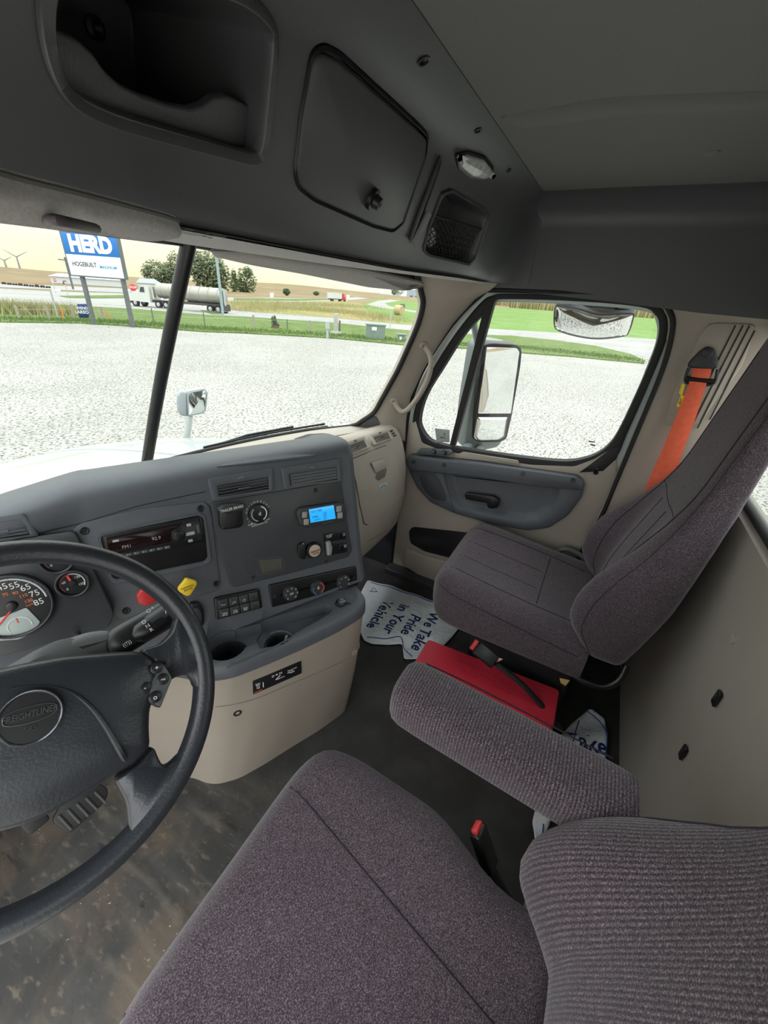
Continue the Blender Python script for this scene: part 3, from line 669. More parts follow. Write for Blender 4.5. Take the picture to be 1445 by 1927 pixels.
# pale underside panels of the console (headliner board)
def under(name, pts, off, m): return plate(name, fillet([su.at(x, y, off)[0] for x, y in pts], .01, 3), .003, m, console, .001)
# ------------------------------------------------------------------ sun visors
def visor(label, pts, t):
    v = thing('sun_visor', label, 'sun visor', pts[0], 'fabric sun visors'); L_ = fillet(pts, .025, 4)
    pl = plate('visor_board', L_, t, VISOR, v, t * .45, toward=(0, -.3, -1), back=t * .3)
    n = newell(L_); tube('edge_piping', inset(L_, -.001, n) if False else [p for p in L_], .0022, mat('visor_piping', (.16, .155, .145), .8), v, 6, True)
    return v
def vz(x, y, z): return hz(x, y, z)
dvis = visor("grey fabric sun visor above the driver's half of the windshield", [vz(-160, 270, 1.507), vz(0, 328, 1.507), vz(180, 372, 1.507), vz(330, 412, 1.507), vz(338, 421, 1.506), vz(265, 434, 1.497), vz(190, 420, 1.494), vz(100, 406, 1.492), vz(0, 390, 1.490), vz(-160, 365, 1.487)], .014)
arm = smooth_path([vz(88, 418, 1.484), vz(100, 413, 1.481), vz(140, 421, 1.481), vz(182, 430, 1.484)], 4); tube('visor_clip', arm, .0035, mat('visor_clip', (.10, .085, .09), .6), dvis, 8)
pv = visor("fabric sun visor above the passenger's half of the windshield", [hy(392, 471, .93), hy(470, 474, .88), hy(640, 500, .80), hy(700, 510, .76), hy(800, 533, .70), hy(760, 542, .72), hy(690, 535, .80), hy(560, 508, .88), hy(470, 492, .93), hy(410, 478, .96)], .014)
tube('visor_clip', smooth_path([hy(556, 504, .87), hy(575, 502, .86), hy(598, 508, .85)], 3), .003, MATS['visor_clip'], pv, 8)
# ================================================================== DASHBOARD
SO = V(.147, .517, 0); SA = V(-.898, .44, 0); SU = V(.44, .898, 0)      # centre-stack frame: along (right to left), inwards
TIL = math.tan(math.radians(12))
def stk(s, d, z): return SO + SA * s + SU * d + V(0, 0, z)
SN = (-(SU) + V(0, 0, TIL)).normalized()                                 # panel normal, towards the driver
SX = -SA; SYU = SN.cross(SX)                                             # panel right and up
def pan(x, y, off=0.): return hp(x, y, stk(0, .05, .55), SN) + SN * off
# --- upper dash (grey): stations from the right end of the stack, round the bend, along the instrument cluster
UP = [(.30, .53), (.12, .555), (.052, .56), (.045, .57), (.055, .60), (.0713, .65), (.0819, .70), (.0925, .75), (.1031, .80), (.1138, .85), (.1244, .90), (.135, .95), (.1365, .957), (.1380, .966), (.142, .985), (.147, 1.005), (.163, 1.020), (.187, 1.029), (.22, 1.030), (.30, 1.018), (.42, .975), (.55, .91)]
def station(o, dirv, shrink=0., prof=UP, zoff=0.):
    out = []
    for d, z in prof:
        zc = .80; out.append(o + dirv * (d + shrink * .9) + V(0, 0, zc + (z - zc) * (1 - shrink * 1.1) + zoff))
    return out
sts = []
for s_, sh in ((-.050, .10), (-.048, .06), (-.042, .030), (-.030, .010), (-.015, .0), (0, 0), (.1, 0), (.2, 0), (.3, 0), (.4, 0), (.5, 0), (.6, 0), (.66, 0), (.69, 0)):
    sts.append(station(stk(s_, 0, 0), SU, sh))
# bend towards the cluster (dash now faces straight back)
CLB = [(.30, .53), (.12, .60), (.10, .62), (.095, .63), (.105, .66), (.115, .69), (.125, .72), (.135, .75), (.147, .79), (.16, .83), (.173, .87), (.185, .91), (.19, .935), (.16, .955), (.15, .975), (.152, .985), (.163, .995), (.187, 1.0), (.22, .998), (.30, .978), (.40, .94), (.50, .89)]
p0 = stk(.69, 0, 0)
for i, (dx, ang) in enumerate(((.03, 8), (.06, 16), (.10, 21), (.16, 24), (.25, 26), (.40, 26), (.50, 26))):
    a = math.radians(ang); dv = V(SU.x * math.cos(a) - SU.y * math.sin(a), SU.x * math.sin(a) + SU.y * math.cos(a), 0)
    f = min(1, dx / .12); prof = [(lerp(u[0], c[0], f), lerp(u[1], c[1], f)) for u, c in zip(UP, CLB)]
    o = p0 + V(-dx, .10 * sstep(0, .3, dx) * .6, 0); sts.append(station(o, dv, 0, prof))
dash = thing('dashboard', "dark grey dashboard wrapping from the driver's gauges to the angled centre stack", 'dashboard', (-.2, .9, 0))
sts = [list(r) for r in zip(*[smooth_path(list(col), 3) for col in zip(*sts)])]
top = loft('upper_shell', sts, GREY, dash, True, (True, True), 40)
su_d = Surf(top)
def onD(x, y, off=0.): return su_d.at(x, y, off)[0]
# vents: recessed frames with louvres; cut the throat first
vents = {'c1': ((390, 902), (512, 880), (514, 922), (398, 940), True), 'c2': ((527, 880), (638, 862), (642, 905), (533, 918), False)}
def quad_bil(q, u, v): return q[0].lerp(q[1], u).lerp(q[3].lerp(q[2], u), v)
def vent(q, openv, mframe, parent, nsl=4, marg=(.11, .36, .08, .10), knob=True, dark=BLACK):
    """frame plate, dark throat, horizontal louvres, centre tab and a thumb knob"""
    q = [Vector(p) for p in q]; n = newell(q); n = n if n.dot(CAM - q[0]) > 0 else -n
    L, T, R, B = marg
    fr_o = fillet(q, .004, 3); qi = [quad_bil(q, u, v) for u, v in ((L, T), (1 - R, T), (1 - R, 1 - B), (L, 1 - B))]; fr_i = fillet(qi, .002, 3)
    f = ring('vent_frame', fr_o, fr_i, .005, mframe, parent, toward=n, back=.004)
    plate('vent_throat', [p - n * .001 for p in fr_i], .0012, dark, f, .0002, toward=n)
    w = (qi[1] - qi[0]).length; hgt = (qi[3] - qi[0]).length; x = (qi[1] - qi[0]).normalized(); y = (qi[3] - qi[0]).normalized()
    for i in range(nsl):
        v = (i + .5) / nsl; c = quad_bil(qi, .5, v) + n * .0035; th = hgt / nsl * (.24 if openv else .92)
        loft('louvre', [[c + x * sx * w * .485 + y * sy * th * .5 + n * (.0018 * sz) for sy, sz in ((-1, -1), (1, -1 if openv else .3), (1, 1 if openv else 1.2), (-1, 1))] for sx in (-1, 1)], mframe if (not openv or mframe is BEIGE) else GREY, f, smooth=False)
    c = quad_bil(qi, .5, .55) + n * .005; loft('louvre_tab', [[c + x * sx * w * (.10 + e) + y * sy * hgt * .06 + n * nn for sx, sy in ((-1, -1), (1, -1), (1, 1), (-1, 1))] for e, nn in ((.02, 0), (0, .003))], GREY, f, smooth=False)
    if knob:
        c = quad_bil(q, .5, T * .5) + n * .004; loft('vent_knob', [[c + x * (math.cos(a) * .013 * k) + y * (math.sin(a) * .0045 * k) + n * h for a in [2 * math.pi * i / 14 for i in range(14)]] for k, h in ((1, 0), (1, .003), (.6, .005))], mat('knob_grey', (.12, .125, .135), .4), f)
    return f
for k, (a, b, c, d, op) in vents.items():
    vent([pan(*p, .0022) for p in (a, b, c, d)], op, GREY, dash)
vent([onD(*p, .006) for p in ((-60, 985), (45, 967), (72, 1003), (-40, 1020))], True, GREY, dash, knob=False, marg=(.11, .30, .14, .10))
# thin seam lines bounding the pad
def seam(pts, surf, parent, m=RUBBER, r=.0011, off=.0002): tube('seam', smooth_path([surf.at(x, y, off)[0] for x, y in pts], 4), r, m, parent, 5)
seam([(72, 1003), (150, 985), (250, 955), (330, 937), (388, 925)], su_d, dash)
# scooped tray on top of the stack
tr = fillet([onD(x, y, .0012) for x, y in ((405, 880), (440, 868), (540, 856), (600, 856), (575, 862), (470, 874))], .01); plate('top_tray', tr, .0015, GREY, dash, .001)
# --- radio panel
rp = fillet([pan(x, y, .0005) for x, y in ((135, 998), (150, 985), (260, 958), (384, 943), (396, 955), (414, 1095), (410, 1110), (330, 1135), (230, 1165), (218, 1160))], .008)
radp = plate('radio_panel', rp, .004, GREY, dash, .003, toward=SN)
for x, y in ((159, 998), (377, 956), (406, 1097), (237, 1148)): screw(pan(x, y, .0048), SN, .0075, radp, BLACK)
# recess frame around the radio
ro = fillet([pan(x, y, .0042) for x, y in ((186, 1002), (375, 963), (385, 970), (397, 1052), (390, 1062), (215, 1098), (205, 1090), (183, 1010))], .006)
rin = fillet([pan(x, y, .0042) for x, y in ((192, 1006), (372, 968), (381, 974), (390, 1047), (384, 1054), (218, 1088), (210, 1082), (190, 1013))], .006)
ring('radio_surround', ro, rin, .006, GREY, radp, toward=SN)
plate('radio_well', rin, .001, BLACK, radp, .0003, toward=SN)
radio = thing('car_radio', 'black single-slot radio with dim display and round dial in the dash', 'radio', pan(290, 1020))
rb = [pan(x, y, .003) for x, y in ((192, 1005), (373, 970), (382, 1018), (202, 1052))]; rq = rb
GLOSS = mat('gloss_black', (.006, .006, .007), .12)
plate('faceplate', fillet(rb, .003), .012, BLACK, radio, .003, toward=SN)
def rp_(u, v, off=.0125): return quad_bil(rq, u, v) + SN * (off + .003 * 0)
plate('display_glass', [rp_(u, v) for u, v in ((.03, .10), (.80, .10), (.66, .40), (.64, .72), (.03, .80))], .0014, mat('display_dark', (.018, .008, .008), .1), radio, .0004, toward=SN)
plate('disc_slot', [rp_(u, v, .014) for u, v in ((.12, .17), (.74, .16), (.74, .20), (.12, .21))], .0008, RUBBER, radio, .0001, toward=SN)
LCD = mat('lcd_print', (.38, .36, .36), .5)
Mr = lambda u, v, off=.0142: frame(rp_(u, v, off), rq[1] - rq[0], SN)
text('display_text', 'FM1', Mr(.20, .58), .0115, LCD, radio); text('display_text', '92.9', Mr(.50, .48), .0115, LCD, radio)
lathe('dial', [(.0165, 0), (.0165, .003), (.0125, .004), (.012, .009), (.009, .0105), (.001, .0105)], BLACK, rp_(.735, .50), SN, radio, 24)
for u, v, w, h in ((.865, .22, .05, .1), (.86, .55, .10, .12), (.85, .82, .05, .10), (.11, .28, .06, .09)):
    plate('button', [rp_(u + a * w / 2, v + b * h / 2) for a, b in ((-1, -1), (1, -1), (1, 1), (-1, 1))], .0018, mat('button_silver', (.45, .46, .47), .35), radio, .0004, toward=SN)
for i in range(6):
    u = .20 + i * .078; plate('preset_button', [rp_(u + a * .033, .90 + b * .055) for a, b in ((-1, -1), (1, -1), (1, 1), (-1, 1))], .0016, GREY, radio, .0004, toward=SN)
    text('preset_mark', str(i + 1), Mr(u - .01, .90, .0143), .005, WHITE, radio)
plate('usb_port', [rp_(u, v) for u, v in ((.945, .28), (.965, .28), (.968, .58), (.948, .58))], .0014, mat('usb_grey', (.2, .2, .21), .4, metal=.6), radio, .0003, toward=SN)
for u in (.945, .966): lathe('jack', [(.003, 0), (.003, .001), (.0015, .001), (.001, -.001)], SCREW, rp_(u, .80), SN, radio, 10)
# --- equipment panel of the stack
ep = fillet([pan(x, y, .0005) for x, y in ((395, 945), (535, 922), (641, 903), (652, 980), (662, 1035), (655, 1048), (560, 1075), (440, 1105), (428, 1095), (412, 1040))], .008)
eqp = plate('equipment_panel', ep, .003, PANEL, dash, .002, toward=SN)
for x, y in ((593, 922), (476, 1085), (613, 1056)): screw(pan(x, y, .0037), SN, .006, eqp)
# worn adhesive residue with a shape of its own
for pts in (((455, 1062), (458, 1050), (470, 1046), (480, 1052), (529, 1048), (531, 1072), (480, 1082), (462, 1080)),):
    L_ = smooth_path([pan(x, y, .0036) for x, y in pts], 3, True)
    tube('residue_line', L_, .0006, mat('residue', (.12, .11, .085), .8), eqp, 4, True)
bx = [pan(x, y, .0034) for x, y in ((486, 1054), (528, 1050), (530, 1070), (492, 1078))]; plate('residue_patch', bx, .0003, mat('residue_patch', (.055, .053, .046), .8, noise=(420, (.10, .095, .075), 3, .35)), eqp, .0001, toward=SN)
# trailer brake lever
tb = thing('trailer_brake_lever', 'black trailer brake hand lever on the centre stack panel', 'lever', pan(432, 970))
plate('base_block', fillet([pan(x, y, .003) for x, y in ((408, 958), (452, 950), (454, 985), (448, 990), (414, 994), (410, 985))], .005), .018, BLACK, tb, .005, toward=SN)
hdl = fillet([pan(x, y, .022) for x, y in ((404, 952), (412, 946), (440, 942), (456, 945), (455, 953), (440, 958), (415, 961), (405, 958))], .005); hh = plate('lever_grip', hdl, .016, DARK, tb, .005, toward=SN, back=.004)
c = sum(hdl, V(0, 0, 0)) / len(hdl) + SN * .0163; text('lettering', 'TRAILER BRAKE', frame(c, SX + V(0, 0, .03), SN), .0105, WHITE, hh, sx=.82)
plate('lever_slot', [pan(x, y, .0215) for x, y in ((422, 962), (440, 959), (442, 983), (424, 986))], .001, RUBBER, tb, .0002, toward=SN)
# suspension dump gauge knob
ak = thing('suspension_dial', 'black round suspension air dial beside the trailer brake lever', 'dial', pan(484, 965))
lathe('dial_body', [(.0285, 0), (.0285, .006), (.026, .009), (.024, .0095), (.001, .0095)], BLACK, pan(485, 965, .003), SN, ak, 32)
text('dial_mark', 'd', frame(pan(486, 965, .0128), SX, SN), .016, WHITE, ak)
for k in range(14):
    a = math.radians(20 + k * 16); p = pan(485, 965, .0035) + (SX * math.cos(a) + SYU * math.sin(a)) * .033
    text('ring_lettering', 'SUSPENSION AIR'[k], frame(p, SX * math.sin(a) - SYU * math.cos(a), SN), .008, WHITE, ak)
text('dial_lettering', 'PUSH KNOB TO DUMP\nSUSPENSION AIR', frame(pan(487, 984, .0036), SX + V(0, 0, .05), SN), .0062, WHITE, ak)
arc = [pan(485, 965, .0128) + (SX * math.cos(a) + SYU * math.sin(a)) * .021 for a in [math.radians(-65 + i * 11) for i in range(13)]]; tube('gauge_arc', arc, .0018, WHITE, ak, 5)
arc = [pan(485, 965, .0128) + (SX * math.cos(a) + SYU * math.sin(a)) * .021 for a in [math.radians(130 + i * 10) for i in range(13)]]; tube('gauge_arc', arc, .0018, mat('arc_grey', (.4, .4, .4), .6), ak, 5)
# blue display controller
bd = thing('display_controller', 'small controller with a lit blue screen and four grey keys', 'controller', pan(600, 968))
bo = fillet([pan(x, y, .003) for x, y in ((554, 964), (560, 953), (632, 943), (643, 948), (648, 970), (642, 980), (575, 991), (562, 986))], .006)
plate('housing', bo, .016, DARK, bd, .005, toward=SN)
scq = [pan(x, y, .019) for x, y in ((576, 956), (622, 948), (626, 973), (579, 981))]
scr = plate('screen', scq, .001, mat('blue_screen', (.02, .25, .6), .2, emit=((.015, .36, .85), .42)), bd, .0003, toward=SN)
SCT = mat('screen_print', (.005, .06, .25), .5)
Mb = lambda u, v: frame(quad_bil(scq, u, v) + SN * .0014, scq[1] - scq[0], SN)
text('screen_text', 'NO CMD', Mb(.28, .22), .009, SCT, scr, .0002); text('screen_text', 'OPER', Mb(.2, .62), .008, SCT, scr, .0002); text('screen_text', 'AUTO', Mb(.28, .84), .007, SCT, scr, .0002)
plate('screen_block', [quad_bil(scq, u, v) + SN * .0012 for u, v in ((.52, .4), (.68, .38), (.62, .95), (.50, .95))], .0003, mat('screen_block', (.02, .25, .6), .4, emit=((.01, .2, .55), .42)), scr, .0001, toward=SN)
for x, y in ((568, 966), (571, 979), (632, 955), (634, 967)):
    plate('key', fillet([pan(x + a * 4.5, y + b * 5, .019) for a, b in ((-1, -1), (1, -1.2), (1, 1), (-1, 1.2))], .002), .0025, mat('key_grey', (.33, .33, .31), .5), bd, .001, toward=SN)
text('maker_lettering', 'TRIPAC', frame(pan(612, 981, .0193), SX + V(0, 0, .04), SN), .008, mat('dim_print', (.10, .10, .10), .5), bd, sx=1.5)
# round medallion in black clamp
md = thing('medallion_knob', 'round silver medallion knob with red script held in a black clamp', 'knob', pan(586, 1034))
lathe('medallion_body', [(.0255, 0), (.0255, .012), (.023, .016), (.020, .0165)], BLACK, pan(587, 1033, .003), SN, md, 32)
lathe('medallion_face', [(.0195, 0), (.0195, .0015), (.017, .002), (.001, .002)], mat('medallion_silver', (.62, .58, .47), .35, metal=.4), pan(587, 1033, .0195), SN, md, 32)
text('script', 'Caterson', frame(pan(587, 1033, .0222), SX + V(0, 0, .03), SN), .0095, mat('script_red', (.6, .02, .03), .5), md, shear=.25, bold=.0002)
text('script', 'BIG CAMS', frame(pan(589, 1037, .0222), SX + V(0, 0, .03), SN), .0045, BLACK, md)
plate('clamp', fillet([pan(x, y, .003) for x, y in ((558, 1024), (566, 1018), (572, 1020), (571, 1050), (563, 1050), (558, 1040))], .003), .012, BLACK, md, .002, toward=SN)
lathe('clamp_screw', [(.004, 0), (.004, .003), (.001, .0035)], CHROME, pan(566, 1021, .014), SN, md, 12)
# toggle switch plate pair
tg = thing('toggle_plate', 'black toggle switch plate with printed legends and a grey guard', 'switch', pan(628, 1022))
tq1 = [pan(x, y, .003) for x, y in ((606, 1003), (648, 998), (650, 1014), (608, 1020))]; tq2 = [pan(x, y, .003) for x, y in ((608, 1022), (650, 1018), (653, 1038), (612, 1046))]
for q in (tq1, tq2):
    pl_ = plate('legend_plate', fillet(q, .002), .002, BLACK, tg, .0005, toward=SN)
    lv = [quad_bil(q, u, v) + SN * .002 for u, v in ((.60, .2), (.82, .2), (.82, .75), (.60, .75))]; plate('rocker', lv, .007, GLOSS, tg, .002, toward=SN)
    text('legend', 'ON\nOFF', frame(quad_bil(q, .91, .42) + SN * .0022, SX + V(0, 0, .03), SN), .006, WHITE, pl_)
    text('legend', 'AIR BAG\nDUMP' if q is tq1 else 'AXLE\nLIFT', frame(quad_bil(q, .26, .4) + SN * .0022, SX + V(0, 0, .03), SN), .0058, WHITE, pl_)
gd = [pan(x, y, .004) for x, y in ((611, 1018), (618, 1016), (622, 1030), (620, 1042), (613, 1044))]; plate('switch_guard', fillet(gd, .003), .012, mat('guard_grey', (.30, .31, .32), .35), tg, .004, toward=SN)
# parking brake knobs on the radio panel
for nm, lab, m_, pts, cc in (('parking_brake_knob', 'yellow diamond push-pull brake knob below the radio', YELLOW, ((334, 1105), (349, 1086), (369, 1092), (370, 1098), (357, 1119), (349, 1120), (334, 1110)), (352, 1103)), ('trailer_supply_knob', 'red octagonal push-pull knob beside the wiper stalk', REDK, ((256, 1120), (264, 1108), (278, 1104), (292, 1118), (295, 1128), (276, 1139), (260, 1134)), (275, 1122))):
    k = thing(nm, lab, 'knob', pan(*cc)); off = .036
    L_ = fillet([hp(x, y, stk(0, .05, .55) + SN * off, SN) for x, y in pts], .005); plate('knob_cap', L_, .010, m_, k, .004, toward=SN)
    c = sum(L_, V(0, 0, 0)) / len(L_); lathe('knob_stem', [(.008, -.034), (.008, .001)], BLACK, c, SN, k, 14)
    if m_ is YELLOW: text('lettering', 'PARKING\nBRAKE', frame(c + SN * .0102, SX + V(0, 0, .1), SN), .007, mat('knob_print', (.12, .09, .02), .6), k)
# --- switch bank and climate panel on the strip below
def strip_hits(pts, off=.0): return [pan(x, y, off) for x, y in pts]
sb = thing('switch_bank', 'black eight-key rocker switch bank below the radio panel', 'switch bank', pan(446, 1132))
sq = strip_hits(((401, 1124), (486, 1106), (493, 1142), (406, 1165)), .001)
plate('bank_frame', fillet(sq, .008), .008, BLACK, sb, .003, toward=SN)
leg = [['LIFT', 'LAMP', 'DIM', ''], ['MENU\nBACK', 'UTIL\nLAMP', 'BRKT\nTEST', '']]
for r in range(2):
    for c_ in range(4):
        u0, u1 = .07 + c_ * .22, .07 + (c_ + 1) * .22 - .012; v0, v1 = .08 + r * .43, .08 + (r + 1) * .43 - .02
        L_ = [quad_bil(sq, u, v) + SN * .009 for u, v in ((u0, v0), (u1, v0), (u1, v1), (u0, v1))]
        kk = plate('rocker_key', fillet(L_, .002), .005, DARK, sb, .002, toward=SN)
        if leg[r][c_]:
            Mk = frame(quad_bil(sq, (u0 + u1) / 2, (v0 + v1) / 2 + .05) + SN * .0142, sq[1] - sq[0], SN)
            if r == 1: text('legend', leg[r][c_], Mk, .0055, WHITE, kk)
            else:
                pts = {0: [(-.006, .003), (-.006, 0), (.005, 0), (.006, .002)], 1: [(-.006, -.004), (-.002, 0), (0, .003), (.004, .003), (.004, -.001), (0, -.001)], 2: [(.004 * math.cos(a), .004 * math.sin(a)) for a in [k * .7 for k in range(10)]]}[c_]
                tube('icon', [Mk @ V(x, y, 0) for x, y in pts], .0005, WHITE, kk, 4)
hb_ = thing('engine_brake_switch', 'narrow black rocker beside the steering wheel rim on the dash', 'switch', pan(370, 1150))
plate('rocker_body', fillet(strip_hits(((356, 1132), (372, 1130), (382, 1145), (383, 1172), (372, 1180), (356, 1172)), .001), .008), .014, BLACK, hb_, .005, toward=SN)
plate('rocker_cap', fillet(strip_hits(((360, 1140), (370, 1138), (377, 1148), (377, 1165), (366, 1166)), .0155), .005), .004, DARK, hb_, .002, toward=SN)
cp = thing('climate_panel', 'black heater control panel with three round knobs', 'control panel', pan(588, 1105))
cq = strip_hits(((504, 1100), (668, 1064), (672, 1100), (510, 1142)), .001)
plate('panel_body', fillet(cq, .006), .007, BLACK, cp, .003, toward=SN)
x_ = (cq[1] - cq[0]).normalized()
tube('panel_channel', [quad_bil(cq, .1, .52) + SN * .0075, quad_bil(cq, .95, .48) + SN * .0075], .0035, GLOSS, cp, 6)
for (x, y), kind in zip(((544, 1113), (594, 1103), (642, 1092)), range(3)):
    c = pan(x, y, .008); kb = lathe('knob', [(.0245, 0), (.0245, .008), (.0225, .012), (.015, .0128), (.0145, .0112), (.001, .0112)], DARK, c, SN, cp, 32)
    ctr = c + SN * .0131; yy = SN.cross(x_)
    if kind == 1:
        for a0, a1, m_ in ((160, 245, mat('cold_blue', (.05, .25, .75), .5)), (-60, 75, mat('hot_red', (.75, .06, .05), .5))):
            tube('temperature_arc', [ctr + (x_ * math.cos(math.radians(a)) + yy * math.sin(math.radians(a))) * .0185 for a in [lerp(a0, a1, i / 10) for i in range(11)]], .0013, m_, kb, 5)
        lathe('knob_badge', [(.0035, 0), (.0035, .0008), (.001, .0008)], mat('badge_orange', (.8, .35, .05), .5), c + SN * .0115, SN, kb, 12)
        text('knob_mark', 'D', frame(c + SN * .012 + yy * .004, x_, SN), .008, WHITE, kb)
    else:
        for i, ch in enumerate('012345M' if kind == 0 else 'ovnmwx'):
            a = math.radians(225 - i * (45 if kind == 0 else 50)); text('knob_number', ch, frame(ctr + (x_ * math.cos(a) + yy * math.sin(a)) * .0182 - SN * .0002, x_, SN), .0075, WHITE, kb)
        if kind == 0: tube('fan_icon', [c + SN * .0116 + x_ * a + yy * b for a, b in ((-.006, -.003), (-.002, .003), (.002, .002), (.006, .003), (.003, -.002), (-.003, -.002))], .0007, WHITE, kb, 4)
    for sg in (1,): lathe('knob_pointer', [(.0016, 0), (.0016, .001), (.0005, .001)], WHITE, c + (x_ * .021 - yy * .018) - SN * .0005, SN, kb, 8)
for x, y in ((515, 1121), (664, 1086)): screw(pan(x, y, .0082), SN, .0045, cp)
# --- lower console: beige body, grey lip with tray and cup wells
lowc = thing('center_console', 'beige floor console with dark grey cup-holder tray below the dash', 'console', (-.1, .75, 0))
def floor_pts(px): return [hz(x, y, .0) for x, y in px]
base0 = [hz(655, 1335, 0), hz(600, 1375, 0), hz(550, 1405, 0), hz(500, 1437, 0), hz(450, 1465, 0), hz(410, 1476, 0), hz(388, 1474, 0), hz(362, 1462, 0)]
lz = .505
face = [stk(s_, d, lz) for s_, d in ((.020, -.040), (.08, -.058), (.17, -.064), (.27, -.066), (.38, -.064), (.47, -.058), (.54, -.03), (.58, .02))]
backp = lambda z: [V(-.50, 1.05, z), V(-.3, 1.20, z), (V(.10, 1.0, z)), V(.165, .72, z)]
def cloop(t):
    a = [p.lerp(q, t) for p, q in zip(base0, face)]
    for p in a: p.z = lz * t
    # body bellies out a little
    a = [p - SU * .012 * math.sin(math.pi * t) for p in a]
    L_ = a + backp(lz * t); L_ = fillet(L_, [.03] + [.02] * 6 + [.05, .05, .05, .05, .06], 3); return L_
body = loft('console_body', [cloop(t / 10) for t in range(11)], mat('taupe_shaded_plastic', (.30, .262, .215), .5, bump=(380, .22, .001), noise=(7, (.335, .295, .245), 6, .5)), lowc, sharp=45)  # grubby taupe of its own, with the console's shade also put into the colour
bs = Surf(body)
# upper band with a soft step
band = [(685, 1182), (678, 1205), (640, 1235), (560, 1285), (480, 1318), (420, 1325), (400, 1322)]
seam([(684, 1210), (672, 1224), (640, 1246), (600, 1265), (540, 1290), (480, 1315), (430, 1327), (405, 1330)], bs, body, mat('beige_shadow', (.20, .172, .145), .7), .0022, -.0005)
for x, y in ((447, 1342), (667, 1228)):
    p, n = bs.at(x, y); lathe('trim_screw', [(.013, -.003), (.012, .001), (.006, .0005), (.0055, -.002), (.001, -.002)], BEIGE if x > 500 else SCREW, p, n, body, 16)
# parking brake placard
pq = [bs.at(x, y, .001)[0] for x, y in ((475, 1281), (566, 1243), (567, 1266), (476, 1306))]
plq = plate('placard', fillet(pq, .003), .0015, BLACK, lowc, .0004)
pn = newell(pq); pn = pn if pn.dot(CAM - pq[0]) > 0 else -pn; px_ = (pq[1] - pq[0]).normalized()
def pm(u, v): return frame(quad_bil(pq, u, v) + pn * .0018, px_, pn)
text('placard_text', 'Engine\nBrake\nLow\nHigh', pm(.10, .5), .006, WHITE, plq, sx=.9); text('placard_text', 'D R N', pm(.48, .26), .011, WHITE, plq, sx=1.1); text('placard_text', 'Manual Shift\nUp\nDown', pm(.80, .45), .006, WHITE, plq); text('placard_text', 'Hold Auto', pm(.55, .62), .006, WHITE, plq)
tube('placard_mark', [pm(.20, .75) @ V(0, 0, 0), pm(.20, .40) @ V(0, 0, 0)], .0014, WHITE, plq, 4); tube('placard_mark', [pm(.45, .60) @ V(0, 0, 0), pm(.55, .40) @ V(0, 0, 0)], .001, WHITE, plq, 4); tube('placard_mark', [pm(.70, .50) @ V(0, 0, 0), pm(.76, .45) @ V(0, 0, 0)], .001, WHITE, plq, 4)
plate('placard_stripe', [quad_bil(pq, u, v) + pn * .0016 for u, v in ((.02, .86), (.18, .86), (.18, .93), (.02, .93))], .0003, mat('stripe_red', (.5, .06, .06), .5), plq, .0001)
# grey lip + tray block (solid, then wells cut out)
def lip_loop(z, g):
    f = [stk(s_, d - g, z) for s_, d in ((.012, -.030), (.06, -.052), (.15, -.064), (.27, -.068), (.38, -.066), (.47, -.060), (.545, -.03), (.585, .02))]
    return fillet(f + [V(-.50, 1.05, z), V(-.3, 1.15, z), V(.08, 1.0, z), V(.185, .70, z), V(.178, .60, z)], [.03] + [.02] * 6 + [.05] * 6, 3)
lipb = loft('console_tray', [lip_loop(.497, -.004), lip_loop(.506, .004), lip_loop(.528, .006), lip_loop(.546, .004), lip_loop(.554, -.003), lip_loop(.557, -.010)], GREY, lowc, sharp=40)
def disc(s_, d, r, n=28): return [stk(s_, d, 0) + V(math.cos(2 * math.pi * k / n) * r, math.sin(2 * math.pi * k / n) * r, 0) for k in range(n)]
tz = .557
cupc = hz(426, 1214, tz); cup2 = hz(523, 1192, tz)
def disc_at(c, r, n=28): return [V(c.x + math.cos(2 * math.pi * k / n) * r, c.y + math.sin(2 * math.pi * k / n) * r, 0) for k in range(n)]
tray = fillet([hz(x, y, tz) for x, y in ((480, 1186), (497, 1166), (613, 1136), (630, 1142), (622, 1154), (560, 1190), (520, 1214), (488, 1222))], .012)
tray = [V(p.x, p.y, 0) for p in tray]
boolean(lipb, [prism(disc_at(cupc, .055), V(0, 0, .45), V(0, 0, .7)), prism(tray, V(0, 0, .515), V(0, 0, .7)), prism(disc_at(cup2, .043), V(0, 0, .45), V(0, 0, .7)), prism([V(p.x, p.y, 0) for p in (hz(440, 1185, tz), hz(500, 1172, tz), hz(505, 1205, tz), hz(448, 1222, tz))], V(0, 0, .52), V(0, 0, .7))])
boolean(body, [prism(disc_at(cupc, .055), V(0, 0, .40), V(0, 0, .7)), prism(disc_at(cup2, .036), V(0, 0, .44), V(0, 0, .7))])
boolean(top, [prism(disc_at(cupc, .055), V(0, 0, .45), V(0, 0, .66)), prism(tray, V(0, 0, .515), V(0, 0, .66))])
for c_, r_, z_ in ((cupc, .0548, .401), (cup2, .0358, .441)):
    mesh('cup_liner', [V(c_.x + math.cos(2 * math.pi * k / 28) * r_ * q, c_.y + math.sin(2 * math.pi * k / 28) * r_ * q, z) for q, z in ((1, .515), (.98, z_ + .01), (.9, z_), (.02, z_)) for k in range(28)], grid_faces(4, 28, True), DARK, lowc)
rimpts = [V(cup2.x + math.cos(a) * .046, cup2.y + math.sin(a) * .046, .520) for a in [math.radians(-160 + i * 12) for i in range(21)]]; tube('cup_rim', rimpts, .005, GREY, lowc, 8)
ringp = smooth_path([hz(x, y, tz) for x, y in ((393, 1172), (430, 1160), (500, 1145), (560, 1130), (640, 1112), (668, 1118), (664, 1135), (600, 1172), (520, 1215), (470, 1240), (425, 1258))], 4); tube('tray_edge', ringp, .0022, GREY, lowc, 6)
